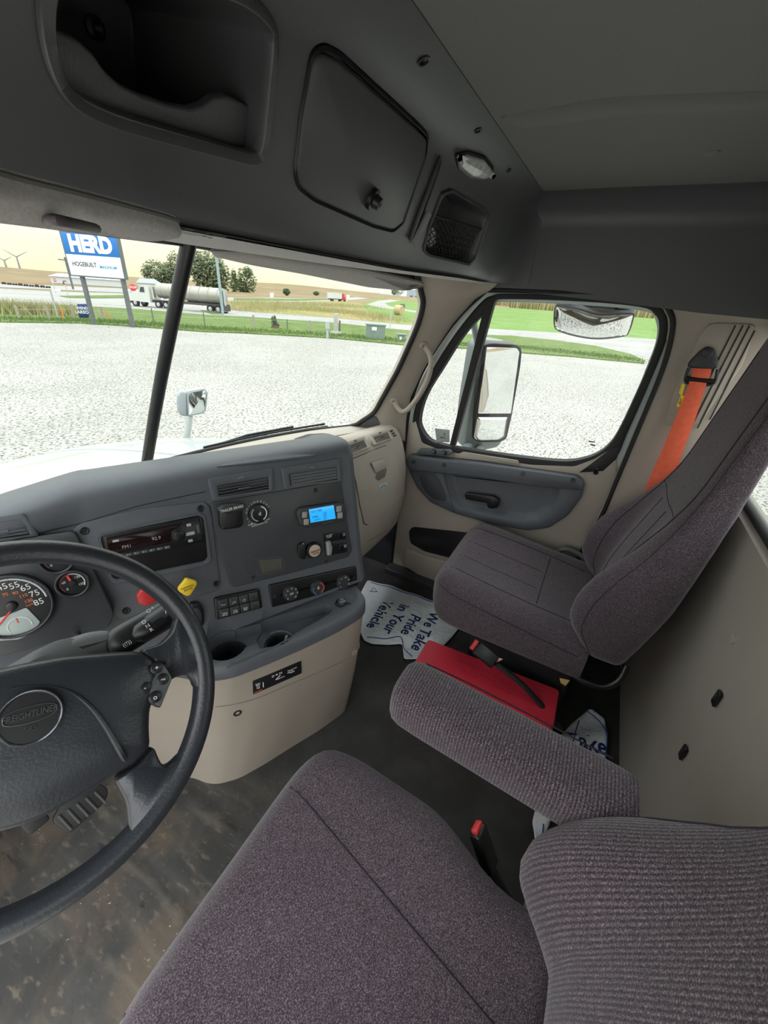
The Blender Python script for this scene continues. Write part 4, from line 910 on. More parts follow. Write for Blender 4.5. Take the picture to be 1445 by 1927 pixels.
# strip between the tray and the panels sits on the dash shell; 12 V socket
sp_, sn_ = pan(642, 1137), SN
sk = thing('power_socket', 'round capped power socket at the right end of the console tray', 'socket', hz(642, 1137, tz))
pk_ = hz(642, 1136, tz); lathe('socket_ring', [(.019, -.004), (.019, .003), (.016, .005), (.014, .004)], BLACK, pk_, V(0, -.3, 1), sk, 24)
lathe('socket_cap', [(.0135, 0), (.0135, .010), (.011, .0125), (.001, .0125)], DARK, pk_ + V(0, 0, .002), V(0, -.3, 1), sk, 24)
text('lettering', '12V\nMAX', frame(pk_ + V(0, -.004, .0150), SX, V(0, -.3, 1)), .009, mat('dim_white', (.45, .45, .45), .6), sk)
tube('cap_strap', smooth_path([pk_ + V(.008, -.016, .006), pk_ + V(.012, -.024, .003), pk_ + V(.016, -.026, .001)], 3), .002, BLACK, sk, 6)
# --- passenger-side dash (beige)
pd = thing('passenger_dash', 'beige passenger-side dashboard with louvred vents and glovebox', 'dashboard', (.6, .85, .4))
PP = [(.98, .30), (.83, .315), (.79, .335), (.765, .38), (.752, .45), (.742, .50), (.738, .56), (.740, .64), (.746, .70), (.757, .76), (.772, .81), (.790, .85), (.812, .88), (.845, .895), (.89, .893), (1.0, .855), (1.12, .825), (1.27, .79)]
def pst(x):
    r = sstep(.93, 1.0, x); out = []
    for y, z in PP:
        yy = y + .05 * (1 - (x - .1) / .9) * 0 - .02 * (1 - x) * 0
        out.append(V(x, lerp(yy, 1.0, r * .18) + .012 * sstep(.85, 1.0, x), z + (0.62 - z) * r * .06 + .055 * sstep(.85, .30, x) * sstep(.62, .88, z)))
    return out
pbody = loft('dash_body', [pst(x) for x in (.10, .25, .4, .5, .6, .7, .8, .88, .92, .94, .96, .975, .985, .993, .997)], BEIGE, pd, sharp=45)
ps_ = Surf(pbody)
def onP(x, y, off=0.): return ps_.at(x, y, off)[0]
gb = [(657, 866), (700, 848), (726, 838), (738, 850), (750, 880), (762, 925), (764, 932), (720, 962), (692, 988), (684, 985), (676, 950), (668, 905)]
gdl = fillet([onP(x, y) for x, y in gb], .012)
gbx = plate('glovebox_door', gdl, .006, BEIGE, pd, .003, back=.004); gs = Surf(gbx)
def onG(x, y, off=0.): return gs.at(x, y, off)[0]
tube('door_gap', [p for p in [ps_.at(x, y, .0005)[0] for x, y in ()] ] or gdl, .0022, mat('gap_shadow', (.06, .05, .042), .8), gbx, 5, True)
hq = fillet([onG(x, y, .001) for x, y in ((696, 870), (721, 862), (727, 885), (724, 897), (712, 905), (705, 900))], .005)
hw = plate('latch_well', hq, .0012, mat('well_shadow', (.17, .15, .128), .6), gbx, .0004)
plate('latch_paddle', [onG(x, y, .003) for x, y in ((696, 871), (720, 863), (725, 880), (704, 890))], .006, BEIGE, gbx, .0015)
bg = plate('badge', fillet([onG(x, y, .001) for x, y in ((712, 913), (728, 907), (729, 917), (713, 925))], .002), .0012, mat('badge_silver', (.62, .68, .68), .35, metal=.3), gbx, .0003)
tube('badge_mark', [onG(x, y, .0026) for x, y in ((715, 920), (721, 912), (726, 915))], .0011, BLACK, bg, 5)
for q in (((642, 838), (682, 824), (692, 844), (652, 860)), ((692, 822), (727, 810), (735, 828), (701, 840))):
    vent([onP(*p, .009) for p in q], True, BEIGE, pd, nsl=5, marg=(.12, .30, .10, .08))
for i in range(3):
    x, y = 735 + i * 3.0, 812 + i * 4.2; plate('demister_slot', [onP(x + a, y + b, .001) for a, b in ((-2, -1), (3, -3), (4.5, 0), (-.5, 2))], .001, BLACK, pd, .0002)
# lower cushion bulge and crease
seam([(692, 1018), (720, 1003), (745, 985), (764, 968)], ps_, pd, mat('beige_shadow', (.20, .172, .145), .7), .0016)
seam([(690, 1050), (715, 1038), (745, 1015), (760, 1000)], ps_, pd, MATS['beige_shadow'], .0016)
# sill pad between dash and glass on the passenger side
sl = [[ws_pt(x, 0) + V(0, -.17, .012), ws_pt(x, 0) + V(0, -.09, .020), ws_pt(x, 0) + V(0, -.02, .004), ws_pt(x, 0) + V(0, .01, -.03), ws_pt(x, 0) + V(0, -.17, -.03)] for x in [lerp(-.95, .93, i / 30) for i in range(31)]]
structure(loft('trim_7', sl, BEIGE, None, True, (True, True), 60), 'beige cowl trim along the base of the windshield')
# ================================================================== INSTRUMENTS, STEERING WHEEL, COLUMN, PEDALS
clus = thing('instrument_cluster', "black instrument cluster with white-numbered speedometer behind the steering wheel", 'gauges', onD(60, 1120))
FACE = mat('gauge_face', (.012, .012, .013), .3); PALE = mat('gauge_inset', (.42, .48, .46), .4); ORG = mat('gauge_orange', (.85, .22, .06), .5); NEED = mat('needle_red', (.9, .07, .04), .4); TICK = mat('tick_pale', (.62, .66, .68), .5)
_cp, gn = su_d.at(70, 1110); _m = max((su_d.at(x, y)[0] - _cp).dot(gn) for x in (-50, 0, 50, 100, 150, 190) for y in (1040, 1080, 1120, 1160, 1200) if not (x < 0 and y < 1060))
_cp = _cp + gn * (min(_m, .02) + .001)
cpl = fillet([hp(x, y, _cp, gn) for x, y in ((-60, 1030), (60, 1010), (140, 1000), (215, 1155), (205, 1180), (0, 1235), (-80, 1240))], .01)
plate('cluster_plate', cpl, .003, PANEL, clus, .002, back=.02)
gp = _cp + gn * .003; gx = V(1, 0, 0); gx = (gx - gn * gx.dot(gn)).normalized(); gy = gn.cross(gx)
if gy.z < 0: gy = -gy
def gat(x, y, off): return hp(x, y, gp + gn * off, gn)
def gauge(cx, cy, r, name):
    c = gat(cx, cy, .004)
    g = lathe(name, [(r * 1.10, -.004), (r * 1.10, .006), (r * 1.04, .009), (r, .006), (r, .002), (.001, .002)], FACE, c, gn, clus, 40)
    tube('bezel', [c + gn * .0075 + (gx * math.cos(q) + gy * math.sin(q)) * r * 1.06 for q in [2 * math.pi * i / 48 for i in range(48)]], .0032, mat('bezel_dark', (.05, .05, .055), .25, metal=.4), g, 8, True)
    return g, c + gn * .0028
R1 = (gat(98, 1140, .004) - gat(20, 1140, .004)).length * .94
g1, c1 = gauge(22, 1140, R1, 'speedometer')
def arc(c, r, a0, a1, w, m, parent, n=24): tube('scale_arc', [c + (gx * math.cos(math.radians(a)) + gy * math.sin(math.radians(a))) * r for a in [lerp(a0, a1, i / n) for i in range(n + 1)]], w, m, parent, 5)
arc(c1, R1 * .93, 210, -5, .0022, TICK, g1, 40)
for i in range(23):
    a = math.radians(210 - i * 9.77); d = gx * math.cos(a) + gy * math.sin(a); tube('tick', [c1 + d * R1 * .84 + gn * .0004, c1 + d * R1 * .97 + gn * .0004], .0007 if i % 2 else .0011, BLACK if i % 2 else FACE, g1, 4)
for s_, x, y, sz, m_ in (('45', 4, 1105, .0135, WHITE), ('55', 27, 1102, .0135, WHITE), ('65', 48, 1106, .0135, WHITE), ('75', 65, 1117, .0135, WHITE), ('85', 73, 1133, .0135, WHITE), ('35', -20, 1115, .0135, WHITE), ('70', 10, 1119, .0085, ORG), ('90', 29, 1116, .0085, ORG), ('110', 44, 1121, .0085, ORG), ('130', 54, 1131, .0085, ORG), ('km/h', 56, 1138, .0055, ORG)):
    text('number', s_, frame(hp(x, y, c1, gn), gx, gn), sz * (1.35 if m_ is WHITE else 1.15), m_, g1, .0004)
ni = fillet([hp(x, y, c1 + gn * .0003, gn) for x, y in ((-20, 1170), (50, 1143), (76, 1170), (62, 1190), (35, 1203), (-10, 1206))], .004); ip = plate('pressure_inset', ni, .0012, PALE, g1, .0004, toward=gn)
ci = hp(38, 1178, c1 + gn * .0018, gn); arc(ci, .020, 200, -20, .0012, WHITE, ip); tube('needle', [ci + gy * .008, ci + gy * .021 + gx * .001], .0012, NEED, ip, 5)
tube('needle', [hp(21, 1148, c1 + gn * .004, gn), hp(-3, 1178, c1 + gn * .004, gn)], .0016, NEED, g1, 6)
lathe('needle_hub', [(.010, .001), (.010, .005), (.007, .0065), (.001, .0065)], BLACK, c1, gn, g1, 20)
R2 = (gat(168, 1097, .004) - gat(137, 1097, .004)).length * .93
for cx, cy, nd in ((137, 1097, 95), (107, 1052, 60)):
    g, c = gauge(cx, cy, R2, 'small_gauge'); arc(c, R2 * .80, 215, 90, .0007, mat('tick_red', (.45, .10, .09), .5), g); arc(c, R2 * .80, 90, -35, .0015, TICK, g)
    a = math.radians(nd); tube('needle', [c + gn * .002 + (gx * math.cos(a) + gy * math.sin(a)) * R2 * .3, c + gn * .002 + (gx * math.cos(a) + gy * math.sin(a)) * R2 * .78], .0024, NEED, g, 6)
    lathe('needle_hub', [(.0065, 0), (.0065, .003), (.001, .0035)], BLACK, c, gn, g, 16)
    for s_, a in (('0', 215), ('60', 150), ('120', 40), ('150', -30)): text('number', s_, frame(c + (gx * math.cos(math.radians(a)) + gy * math.sin(math.radians(a))) * R2 * .58, gx, gn), .0075, WHITE, g, .0004)
p, n = hp(146, 1193, gp, gn), gn
kb = lathe('reset_knob', [(.006, -.004), (.006, .008), (.007, .009), (.007, .016), (.004, .018)], DARK, p, n, clus, 14)

# --- steering wheel
WH = V(-.706, .546, .93); WN = V(-.137, -.776, .616).normalized(); WX = (V(1, 0, 0) - WN * WN.x).normalized(); WY = WN.cross(WX); WR = .222
WX, WY = WX * math.cos(math.radians(-26)) + WY * math.sin(math.radians(-26)), WY * math.cos(math.radians(-26)) - WX * math.sin(math.radians(-26))      # wheel turned a little to the right
def wloc(x, y, z=0.): return WH + WX * x + WY * y + WN * z
def wpx(px, py, off=0.):
    p = hp(px, py, WH + WN * off, WN) - WH; return p.dot(WX), p.dot(WY)
wheel = thing('steering_wheel', 'dark leather four-spoke steering wheel with padded hub', 'steering wheel', WH)
rimo = tube('rim', [wloc(math.cos(a) * WR, math.sin(a) * WR) for a in [2 * math.pi * i / 96 for i in range(96)]], .0185, LEATHER, wheel, 18, True, scale=(1.0, .92), up=WN)
def wmirror(px, off): r = [wpx(x, y, off) for x, y in px]; return r
def wplate(name, pts, z, t, m, bev=.006, parent=wheel): return plate(name, [wloc(x, y, z) for x, y in pts], t, m, parent, bev, toward=WN, back=.004, sharp=60)
ctrx = wpx(57, 1350, .03)[0]
# padded hub: outline traced on the right half, mirrored about the hub axis
half = wmirror([(122, 1234), (213, 1227), (259, 1225), (290, 1236), (304, 1262), (298, 1300), (285, 1335), (284, 1370), (286, 1405), (262, 1432), (213, 1463), (150, 1503), (91, 1536)], .02)
half = [(ctrx, half[0][1] + .001)] + [p for p in half if p[0] > ctrx + .004]; half += [(ctrx, half[-1][1] - .001)]
outl = [(x, y) for x, y in half] + [(2 * ctrx - x, y) for x, y in reversed(half[1:-1])]
outl = [V(x, y, 0) for x, y in outl]; outl = smooth_path(fillet(outl, .006, 2), 1, True)
O3 = [wloc(p.x, p.y) for p in outl]; cen = sum(O3, V(0, 0, 0)) / len(O3)
def hub_loop(k, z): return [cen + (p - cen) * k + WN * z for p in O3]
hub = loft('hub_pad', [hub_loop(.97, -.035), hub_loop(1.0, -.02), hub_loop(1.0, .006), hub_loop(.985, .016), hub_loop(.95, .023), hub_loop(.88, .028), hub_loop(.6, .034), hub_loop(.3, .036), hub_loop(.02, .036)], LEATHER, wheel, sharp=60)
hs = Surf(hub)
cr = smooth_path([hs.at(x, y, .0006)[0] for x, y in ((20, 1296), (60, 1291), (105, 1294), (140, 1306), (170, 1330), (195, 1362), (215, 1395), (232, 1425), (242, 1444))], 4)
tube('hub_crease', cr, [.0012 + .0028 * sstep(0, 1, i / len(cr)) for i in range(len(cr))], LEATHER, hub, 6)
bc, bn = hs.at(57, 1350, .001)
rb_ = (hs.at(114, 1350, .001)[0] - bc).length
badge = lathe('horn_badge', [(rb_ * 1.03, -.006), (rb_ * 1.03, .003), (rb_ * .98, .005), (rb_ * .93, .003), (.001, .0034)], BLACK, bc, WN, wheel, 48)
lathe('badge_ring', [(rb_ * 1.04, 0), (rb_ * 1.04, .004), (rb_ * 1.0, .0058), (rb_ * .95, .004), (rb_ * .95, 0)], mat('ring_chrome', (.35, .37, .40), .2, metal=.9), bc, WN, badge, 48)
bx_ = WX
BT = mat('badge_print', (.05, .05, .055), .3)
text('badge_lettering', 'FREIGHTLINER', frame(bc + WN * .0042 + WY * .004, bx_, WN), .0105, BT, badge, .0006, shear=.15, bold=.0002, sx=.78)
ov = [bc + WN * .0042 + WY * .004 + bx_ * (math.cos(a) * rb_ * .82) + WN.cross(bx_) * (math.copysign(abs(math.sin(a)) ** .6, math.sin(a)) * .0095) for a in [2 * math.pi * i / 40 for i in range(40)]]; tube('badge_cartouche', ov, .0008, BT, badge, 5, True)
text('badge_lettering', 'SRS', frame(bc + WN * .0042 - WY * .013, bx_, WN), .008, BT, badge, .0004)
# spokes
up = wmirror([(262, 1224), (300, 1214), (322, 1192), (333, 1150), (372, 1165), (392, 1230), (388, 1290), (366, 1296), (362, 1278), (350, 1268), (325, 1274), (306, 1290), (296, 1262)], .0)
lo_ = wmirror([(286, 1402), (296, 1428), (304, 1440), (317, 1441), (336, 1422), (372, 1390), (352, 1460), (300, 1540), (236, 1596), (243, 1552), (238, 1508), (214, 1464), (262, 1434)], .0)
def spoke(pts, nm):
    L_ = fillet([V(x, y, 0) for x, y in pts], .008, 3); q = [wloc(p.x, p.y) for p in L_]
    c = sum(q, V(0, 0, 0)) / len(q)
    return loft(nm, [[p - WN * .014 for p in q], [p + WN * .009 for p in q], [p + WN * .0125 for p in inset(q, .0022, WN)]], LEATHER, wheel, sharp=70)
for pts, nm in ((up, 'upper_spoke'), (lo_, 'lower_spoke')):
    spoke(pts, nm); spoke([(2 * ctrx - x, y) for x, y in pts], nm)
sm = lathe('reflection_mark', [(.001, 0), (.001, .0002)], ORG, wloc(*wpx(275, 1508, .014), .0125), WN, wheel, 6) if False else None  # orange dot painted for a red reflection on the spoke, switched off
# thumb switches on the hub's right ear
kp = fillet([hp(x, y, WH + WN * .012, WN) for x, y in ((300, 1243), (320, 1276), (298, 1333), (268, 1318), (258, 1300), (272, 1268))], .005); kpl = plate('switch_pod', kp, .012, BLACK, wheel, .002, toward=WN)
k2 = fillet([hp(x, y, WH + WN * .0125, WN) for x, y in ((303, 1248), (320, 1276), (298, 1330), (270, 1312), (282, 1282))], .004); plate('switch_fascia', k2, .0135, mat('pod_grey', (.075, .082, .086), .35), kpl, .001, toward=WN)
for (x, y), ch in zip(((294, 1257), (306, 1278), (272, 1294), (291, 1312)), ('+', 'res', '-', 'o')):
    c = hp(x, y, WH + WN * .0265, WN); b_ = lathe('thumb_button', [(.0085, -.003), (.0085, .002), (.006, .0032), (.001, .0028)], BLACK, c, WN, kpl, 18)
    text('button_mark', ch, frame(c + WN * .0034, WX, WN), .010 if len(ch) == 1 else .005, WHITE, b_, .0003)
# --- column shroud and stalks
col_ = thing('steering_column', 'grey textured steering column shroud under the wheel', 'steering column', WH - WN * .3)
CXA = (V(1, 0, 0) - WN * WN.x).normalized(); CYA = WN.cross(CXA)
def col_loop(z, w, h, dy=0.): return fillet([WH + CXA * (sx * w) + CYA * (sy * h + dy) - WN * z for sx, sy in ((-1, -1), (1, -1), (1, 1), (-1, 1))], min(w, h) * .8, 5)
loft('shroud', [col_loop(.05, .085, .07, -.008), col_loop(.06, .110, .080, -.008), col_loop(.11, .12, .08, -.010), col_loop(.17, .11, .075, -.015), col_loop(.24, .09, .065, -.02), col_loop(.42, .06, .05, -.02)], mat('shroud_grey', (.15, .153, .156), .6, bump=(260, .35, .001)), col_)
hsg = fillet([hp(x, y, WH - WN * .085, WN) for x, y in ((40, 1252), (70, 1230), (115, 1208), (160, 1191), (200, 1187), (224, 1196), (231, 1216), (222, 1240), (120, 1262))], .012)
plate('stalk_housing', hsg, .03, MATS['shroud_grey'], col_, .012, toward=WN, back=.07)
stalk = thing('shift_stalk', 'black gear and engine brake stalk to the right of the steering column', 'lever', hp(215, 1215, WH - WN * .06, WN))
def st_(x, y, off=-.055): return hp(x, y, WH + WN * off, WN)
pth = smooth_path([st_(196, 1226, -.075), st_(215, 1214, -.06), st_(245, 1195), st_(285, 1172), st_(322, 1149)], 5)
rad = [lerp(.010, .021, sstep(0, .35, i / (len(pth) - 1))) for i in range(len(pth))]; tube('stalk_body', pth, rad, BLACK, stalk, 16, scale=(1.25, .7), up=WY)
tube('stalk_boot', [st_(180, 1232, -.09), st_(200, 1222, -.072)], [.022, .017], RUBBER, stalk, 14)
ax = (st_(330, 1136) - st_(245, 1193)).normalized(); c = st_(300, 1166, -.04)
lathe('rotary_collar', [(.016, -.030), (.0185, -.028), (.0185, .022), (.016, .024)], DARK, st_(312, 1158, -.047), ax, stalk, 20)
lathe('rotary_knob', [(.010, -.032), (.0175, -.022), (.019, .0), (.0185, .030)], BLACK, st_(286, 1178, -.047), ax, stalk, 20)
for s_, x, y in (('D', 271, 1171), ('N', 278, 1178), ('R', 285, 1185), ('\u25cb', 280, 1150), ('((!))', 239, 1211), ('+', 287, 1144), ('A', 313, 1151)):
    text('legend', s_, frame(st_(x, y, -.024), ax, WN), .0085, WHITE, stalk, .0003)
# --- pedals
pdl = thing('brake_pedal', 'black ridged rubber brake pedal below the steering wheel', 'pedal', hz(150, 1530, .0))
pp = lambda x, y: hp(x, y, V(-.60, .86, .16), V(0, -.75, .66))
pl_ = fillet([pp(x, y) for x, y in ((95, 1545), (128, 1570), (196, 1510), (204, 1485), (180, 1470), (120, 1500))], .012); pad = plate('pedal_pad', pl_, .012, RUBBER, pdl, .004, toward=(0, -.75, .66))
for i in range(5):
    a, b = pp(108 + i * 17, 1540 - i * 11 - 6), pp(132 + i * 16, 1560 - i * 12.5); tube('tread_bar', [a + V(0, -.010, .009), b + V(0, -.010, .009)], .0035, mat('tread_grey', (.05, .05, .048), .8), pad, 6)
tube('pedal_arm', [pp(150, 1510), pp(140, 1480) + V(0, .12, .12), pp(130, 1430) + V(0, .3, .3)], .012, BLACK, pdl)
pd2 = thing('clutch_pedal', "black pedal edge left of the brake pedal", 'pedal', hz(55, 1550, 0)); pl2 = fillet([pp(x, y) for x, y in ((40, 1560), (55, 1572), (95, 1540), (80, 1525), (30, 1540))], .01); plate('pedal_pad', pl2, .012, RUBBER, pd2, .004, toward=(0, -.75, .66))
tube('pedal_arm', [pp(60, 1550), pp(60, 1500) + V(0, .12, .12), pp(60, 1450) + V(0, .3, .3)], .012, BLACK, pd2)
# ================================================================== SEATS
def seat(cx, label, group, flip, driver):
    """cx: seat centre; built in cab coordinates"""
    t = thing('cab_seat', label, 'seat', (cx, .0, 0), group)
    FAB = FELT
    # ---- cushion
    W = .283
    def cush(u, v):      # u around the section 0..1, v front(0)..back(1)
        y = lerp(.375, -.20, v); th = 2 * math.pi * u
        zt = lerp(.548, .478, v); zb = .325
        e = min(1, (v / .11)) if v < .11 else 1; e = math.sin(e * math.pi / 2) ** .75          # rounded nose
        eb = min(1, (1 - v) / .03)
        w = W * (1 - .10 * (1 - e)) * (1 - .30 * (1 - math.sqrt(max(0, 1 - (1 - min(v / .30, 1)) ** 2.6)))); zc = (zt + zb) / 2 + .012 * (1 - e); h = (zt - zb) / 2 * (.30 + .70 * e) * (.8 + .2 * eb)
        c, s_ = math.cos(th), math.sin(th); ex = .34
        x = w * math.copysign(abs(c) ** ex, c); z = zc + h * math.copysign(abs(s_) ** ex, s_)
        if s_ > 0: z += .014 * sstep(.45, .8, abs(x) / W) * e - .010 * (1 - sstep(.0, .5, abs(x) / W)) * e
        if driver: x *= 1 - .20 * sstep(.50, .85, v)
        return V(cx + x, y, z)
    nu, nv = 64, 30
    vsq = [0, .006, .015, .03, .05, .075, .11] + [lerp(.11, .97, i / 20) for i in range(1, 21)] + [.985, 1.0]
    cu = loft('seat_cushion', [[cush(i / nu, v) for i in range(nu)] for v in vsq], FAB, t, sharp=80)
    SEAM = mat('seam_thread', (.028, .021, .028), .9)
    def top_pt(xn, v):   # point on the cushion's top at normalised x
        y = lerp(.375, -.20, v); b = BVH_C.ray_cast(V(cx + xn * W, y, .9), V(0, 0, -1)); return b[0] + V(0, 0, .0006) if b[0] else V(cx + xn * W, y, .5)
    BVH_C = Surf(cu).b
    for xn in ((-.60, .60) if not driver else (.60,)): tube('cushion_seam', [top_pt(xn * (1 + .10 * math.sin(v * 3)) if not driver else math.copysign(.54 - .40 * v, xn), v) for v in [.05 + i * .045 for i in range(20)]], .0018, SEAM, cu, 5)
    if not driver: tube('cushion_seam', [top_pt(lerp(-.6, .6, i / 12), .66) for i in range(13)], .0012, SEAM, cu, 5)
    for xn in (() if driver else (-.22, .22)): tube('cushion_seam', [top_pt(xn, v) for v in [.08 + i * .05 for i in range(12)]], .0010, SEAM, cu, 5)
    # piped edge down each side
    for sg in (1, -1):
        pts = []
        for i in range(24):
            v = .03 + i * .04; y = lerp(.375, -.20, v); b = BVH_C.ray_cast(V(cx + sg * .6, y, lerp(.515, .44, v)), V(-sg, 0, 0))
            if b[0]: pts.append(b[0] + V(sg * .0006, 0, 0))
        tube('side_seam', pts, .0018, SEAM, cu, 5)
    # ---- backrest: lower part has deep wings, upper part narrows
    zt_ = [(.40, -.235), (.48, -.215), (.56, -.19), (.65, -.20), (.75, -.225), (.85, -.255), (.95, -.285), (1.05, -.31), (1.2, -.335), (1.4, -.37), (1.5, -.39)]
    wing = [(.40, .02), (.46, .05), (.52, .085), (.58, .10), (.65, .105), (.72, .095), (.78, .07), (.85, .035), (.92, .012), (1.0, .0), (1.5, .0)]
    hw = [(.40, .245), (.45, .272), (.52, .285), (.62, .29), (.72, .285), (.80, .272), (.88, .25), (.96, .225), (1.04, .212), (1.2, .205), (1.4, .195), (1.5, .17)]
    bk = [(.40, -.30), (.45, -.315), (.55, -.345), (.68, -.375), (.85, -.392), (1.0, -.410), (1.15, -.415), (1.4, -.418), (1.5, -.42)]
    def back(z, u, k=1.):
        w, yf, yb, b = interp(hw, z), interp(zt_, z), interp(bk, z), interp(wing, z)
        n = 2 * math.pi * u; c, s_ = math.cos(n), math.sin(n); x = math.copysign(abs(c) ** .45, c)
        a = abs(x); f = yf + b * sstep(.40, .86, a) + (.02 * math.cos(x * 1.57) if driver else 0)
        mid = lerp(f, yb, .5); prof = abs(s_) ** .42
        y = mid + (f - mid) * prof if s_ > 0 else mid + (yb - mid) * prof
        xx = x * w * k; return V(cx + xx, lerp(interp(zt_, z) - .05, y, min(1, k * 1.02)) if k < 1 else y, z)
    zs = [.415, .418, .425, .435, .45] + [lerp(.47, 1.42, i / 34) for i in range(35)] + [1.44, 1.455, 1.465, 1.47]
    ks = {.415: .3, .418: .6, .425: .8, .435: .91, .45: .97, 1.44: .96, 1.455: .86, 1.465: .65, 1.47: .3}
    nb = 72
    br = loft('backrest', [[back(z, i / nb, ks.get(z, 1.)) for i in range(nb)] for z in zs], TWILLX if driver else FAB, t, sharp=80)
    bsf = Surf(br).b
    def bpt(xn, z, off=.0008):
        h = bsf.ray_cast(V(cx + xn, .6, z), V(0, -1, 0)); return h[0] + V(0, off, 0) if h[0] else None
    for sg in (1, -1):
        pts = [] if driver else [bpt(sg * interp([(.5, .165), (.75, .175), (.95, .165), (1.4, .15)], z), z) for z in [.50 + i * .035 for i in range(26)]]
        if pts: tube('back_seam', [p for p in pts if p], .0018, SEAM, br, 5)
        pts = []
        for i in range(30):
            z = .47 + i * .032; w = interp(hw, z); h = bsf.ray_cast(V(cx + sg * w * 1.6, interp(zt_, z) + interp(wing, z) * .55 - .012, z), V(-sg, 0, 0))
            if h[0]: pts.append(h[0] + V(sg * .0006, 0, 0))
        tube('wing_seam', pts, .0014, SEAM, br, 5)
    for xn in (() if driver else (-.06, .06)): tube('back_seam', [p for p in [bpt(xn, .56 + i * .02) for i in range(19)] if p], .0011, SEAM, br, 5)
    for z in (() if driver else (.94,)): tube('back_seam', [p for p in [bpt(lerp(-.165, .165, i / 10), z + .015 * math.cos(i / 10 * math.pi * 2) * .3) for i in range(11)] if p], .0011, SEAM, br, 5)
    # ---- pedestal and frame
    loft('pedestal', [fillet([V(cx + sx * w, y, z) for sx, y in ((-1, .20), (1, .20), (1, -.20), (-1, -.20))], .03, 3) for z, w in ((0.0, .19), (.03, .19), (.05, .165), (.27, .165), (.30, .23), (.33, .24))], RUBBER, t)
    sg = -1 if not driver else 1
    tube('frame_tube', smooth_path([V(cx - .25, -.16, .35), V(cx - .265, -.20, .34), V(cx - .265, -.27, .345), V(cx - .25, -.31, .38), V(cx - .22, -.32, .43)], 4), .012, mat('frame_black', (.012, .012, .012), .25), t, 10)
    return t, cu, br, interp, W
pseat, pc, pb, _, _ = seat(.645, 'aubergine-grey cloth passenger seat facing the glovebox', None, False, False)
dseat, dc, db, _, _ = seat(-.597, "aubergine-grey cloth driver's seat with raised armrest in the foreground", None, False, True)
# grey recliner hoop between the passenger seat and the door
tube('recliner_hoop', smooth_path([V(.965, .0, .36), V(.965, -.02, .44), V(.965, -.045, .485), V(.965, -.09, .49), V(.96, -.14, .47), V(.955, -.16, .42)], 4), .012, mat('hoop_grey', (.10, .10, .105), .5), pseat, 10)
# driver's inboard armrest
def arm_loop(t_, w, h):
    a, b = V(-.277, -.235, .712), V(-.258, .205, .728); c = a.lerp(b, t_)
    return [c + V(w * math.copysign(abs(math.cos(q)) ** .6, math.cos(q)), 0, h * math.copysign(abs(math.sin(q)) ** .6, math.sin(q))) for q in [2 * math.pi * i / 28 for i in range(28)]]
ar = loft('armrest', [arm_loop(t_, .062 * k, .052 * k) for t_, k in ((0, .95), (.05, 1), (.3, 1), (.6, 1), (.85, 1), (.93, .98), (.97, .9), (.99, .75), (1.0, .5))], TWILLY, dseat, sharp=80)
tube('armrest_seam', smooth_path([V(-.205, -.20, .742), V(-.195, .05, .752), V(-.197, .17, .756)], 4), .0016, MATS['seam_thread'], ar, 5)
# ---- passenger seat-belt buckle stalk
bk_ = thing('belt_buckle', 'black seat-belt buckle with red button on a stalk beside the passenger seat', 'seat belt buckle', hz(1050, 1370, .12))
b0, b1 = hx(893, 1215, .335), hx(935, 1250, .335); bd_ = (b1 - b0).normalized(); bnx = V(-.55, -.1, .8); bnx = (bnx - bd_ * bnx.dot(bd_)).normalized(); bs_ = bd_.cross(bnx)
Mbk = Matrix((bd_, bs_, bnx)).transposed()
box('buckle_body', b0.lerp(b1, .5), (.085, .052, .026), BLACK, bk_, .006, Mbk)
box('release_button', b0 + bd_ * -.004 + bnx * .004, (.014, .040, .016), REDK, bk_, .003, Mbk)
tube('buckle_strap', smooth_path([b1 + bd_ * .0, hx(985, 1290, .33), hx(1030, 1340, .33), hx(1056, 1372, .33)], 4), .011, RUBBER, bk_, 10, scale=(.6, 1.2))
# driver's buckle peeping out behind the cushion
b2 = thing('belt_buckle', "black seat-belt buckle with red tip behind the driver's cushion", 'seat belt buckle', hz(905, 1580, .35))
pA, pB = hz(897, 1556, .47), hz(922, 1630, .40); dd = (pB - pA).normalized(); nn = V(.2, .1, 1); nn = (nn - dd * nn.dot(dd)).normalized(); Mb2 = Matrix((dd, dd.cross(nn), nn)).transposed()
box('buckle_body', pA.lerp(pB, .55), ((pB - pA).length * 1.0, .042, .024), BLACK, b2, .006, Mb2); box('release_button', pA + dd * .002, (.012, .030, .014), REDK, b2, .003, Mb2)
tube('buckle_strap', [pB, pB + V(.02, -.08, -.15), pB + V(.02, -.1, -.36)], .011, RUBBER, b2, 10, scale=(.6, 1.2))
# grey seat adjuster lever on the floor side
lv = thing('adjuster_lever', "grey plastic adjuster lever low beside the driver's seat", 'lever', hz(1000, 1720, .25))
ll = fillet([hp(x, y, V(-.30, -.10, .30), V(0, .1, 1)) for x, y in ((985, 1700), (995, 1690), (1022, 1690), (1035, 1712), (1020, 1745), (978, 1740))], .01); plate('lever_paddle', ll, .02, mat('lever_grey', (.22, .225, .225), .5), lv, .006, toward=(0, 0, 1))
tube('lever_rod', [ll[10] + V(0, 0, -.01), ll[10] + V(-.05, -.1, -.08), ll[10] + V(-.08, -.16, -.16)], .01, BLACK, lv)
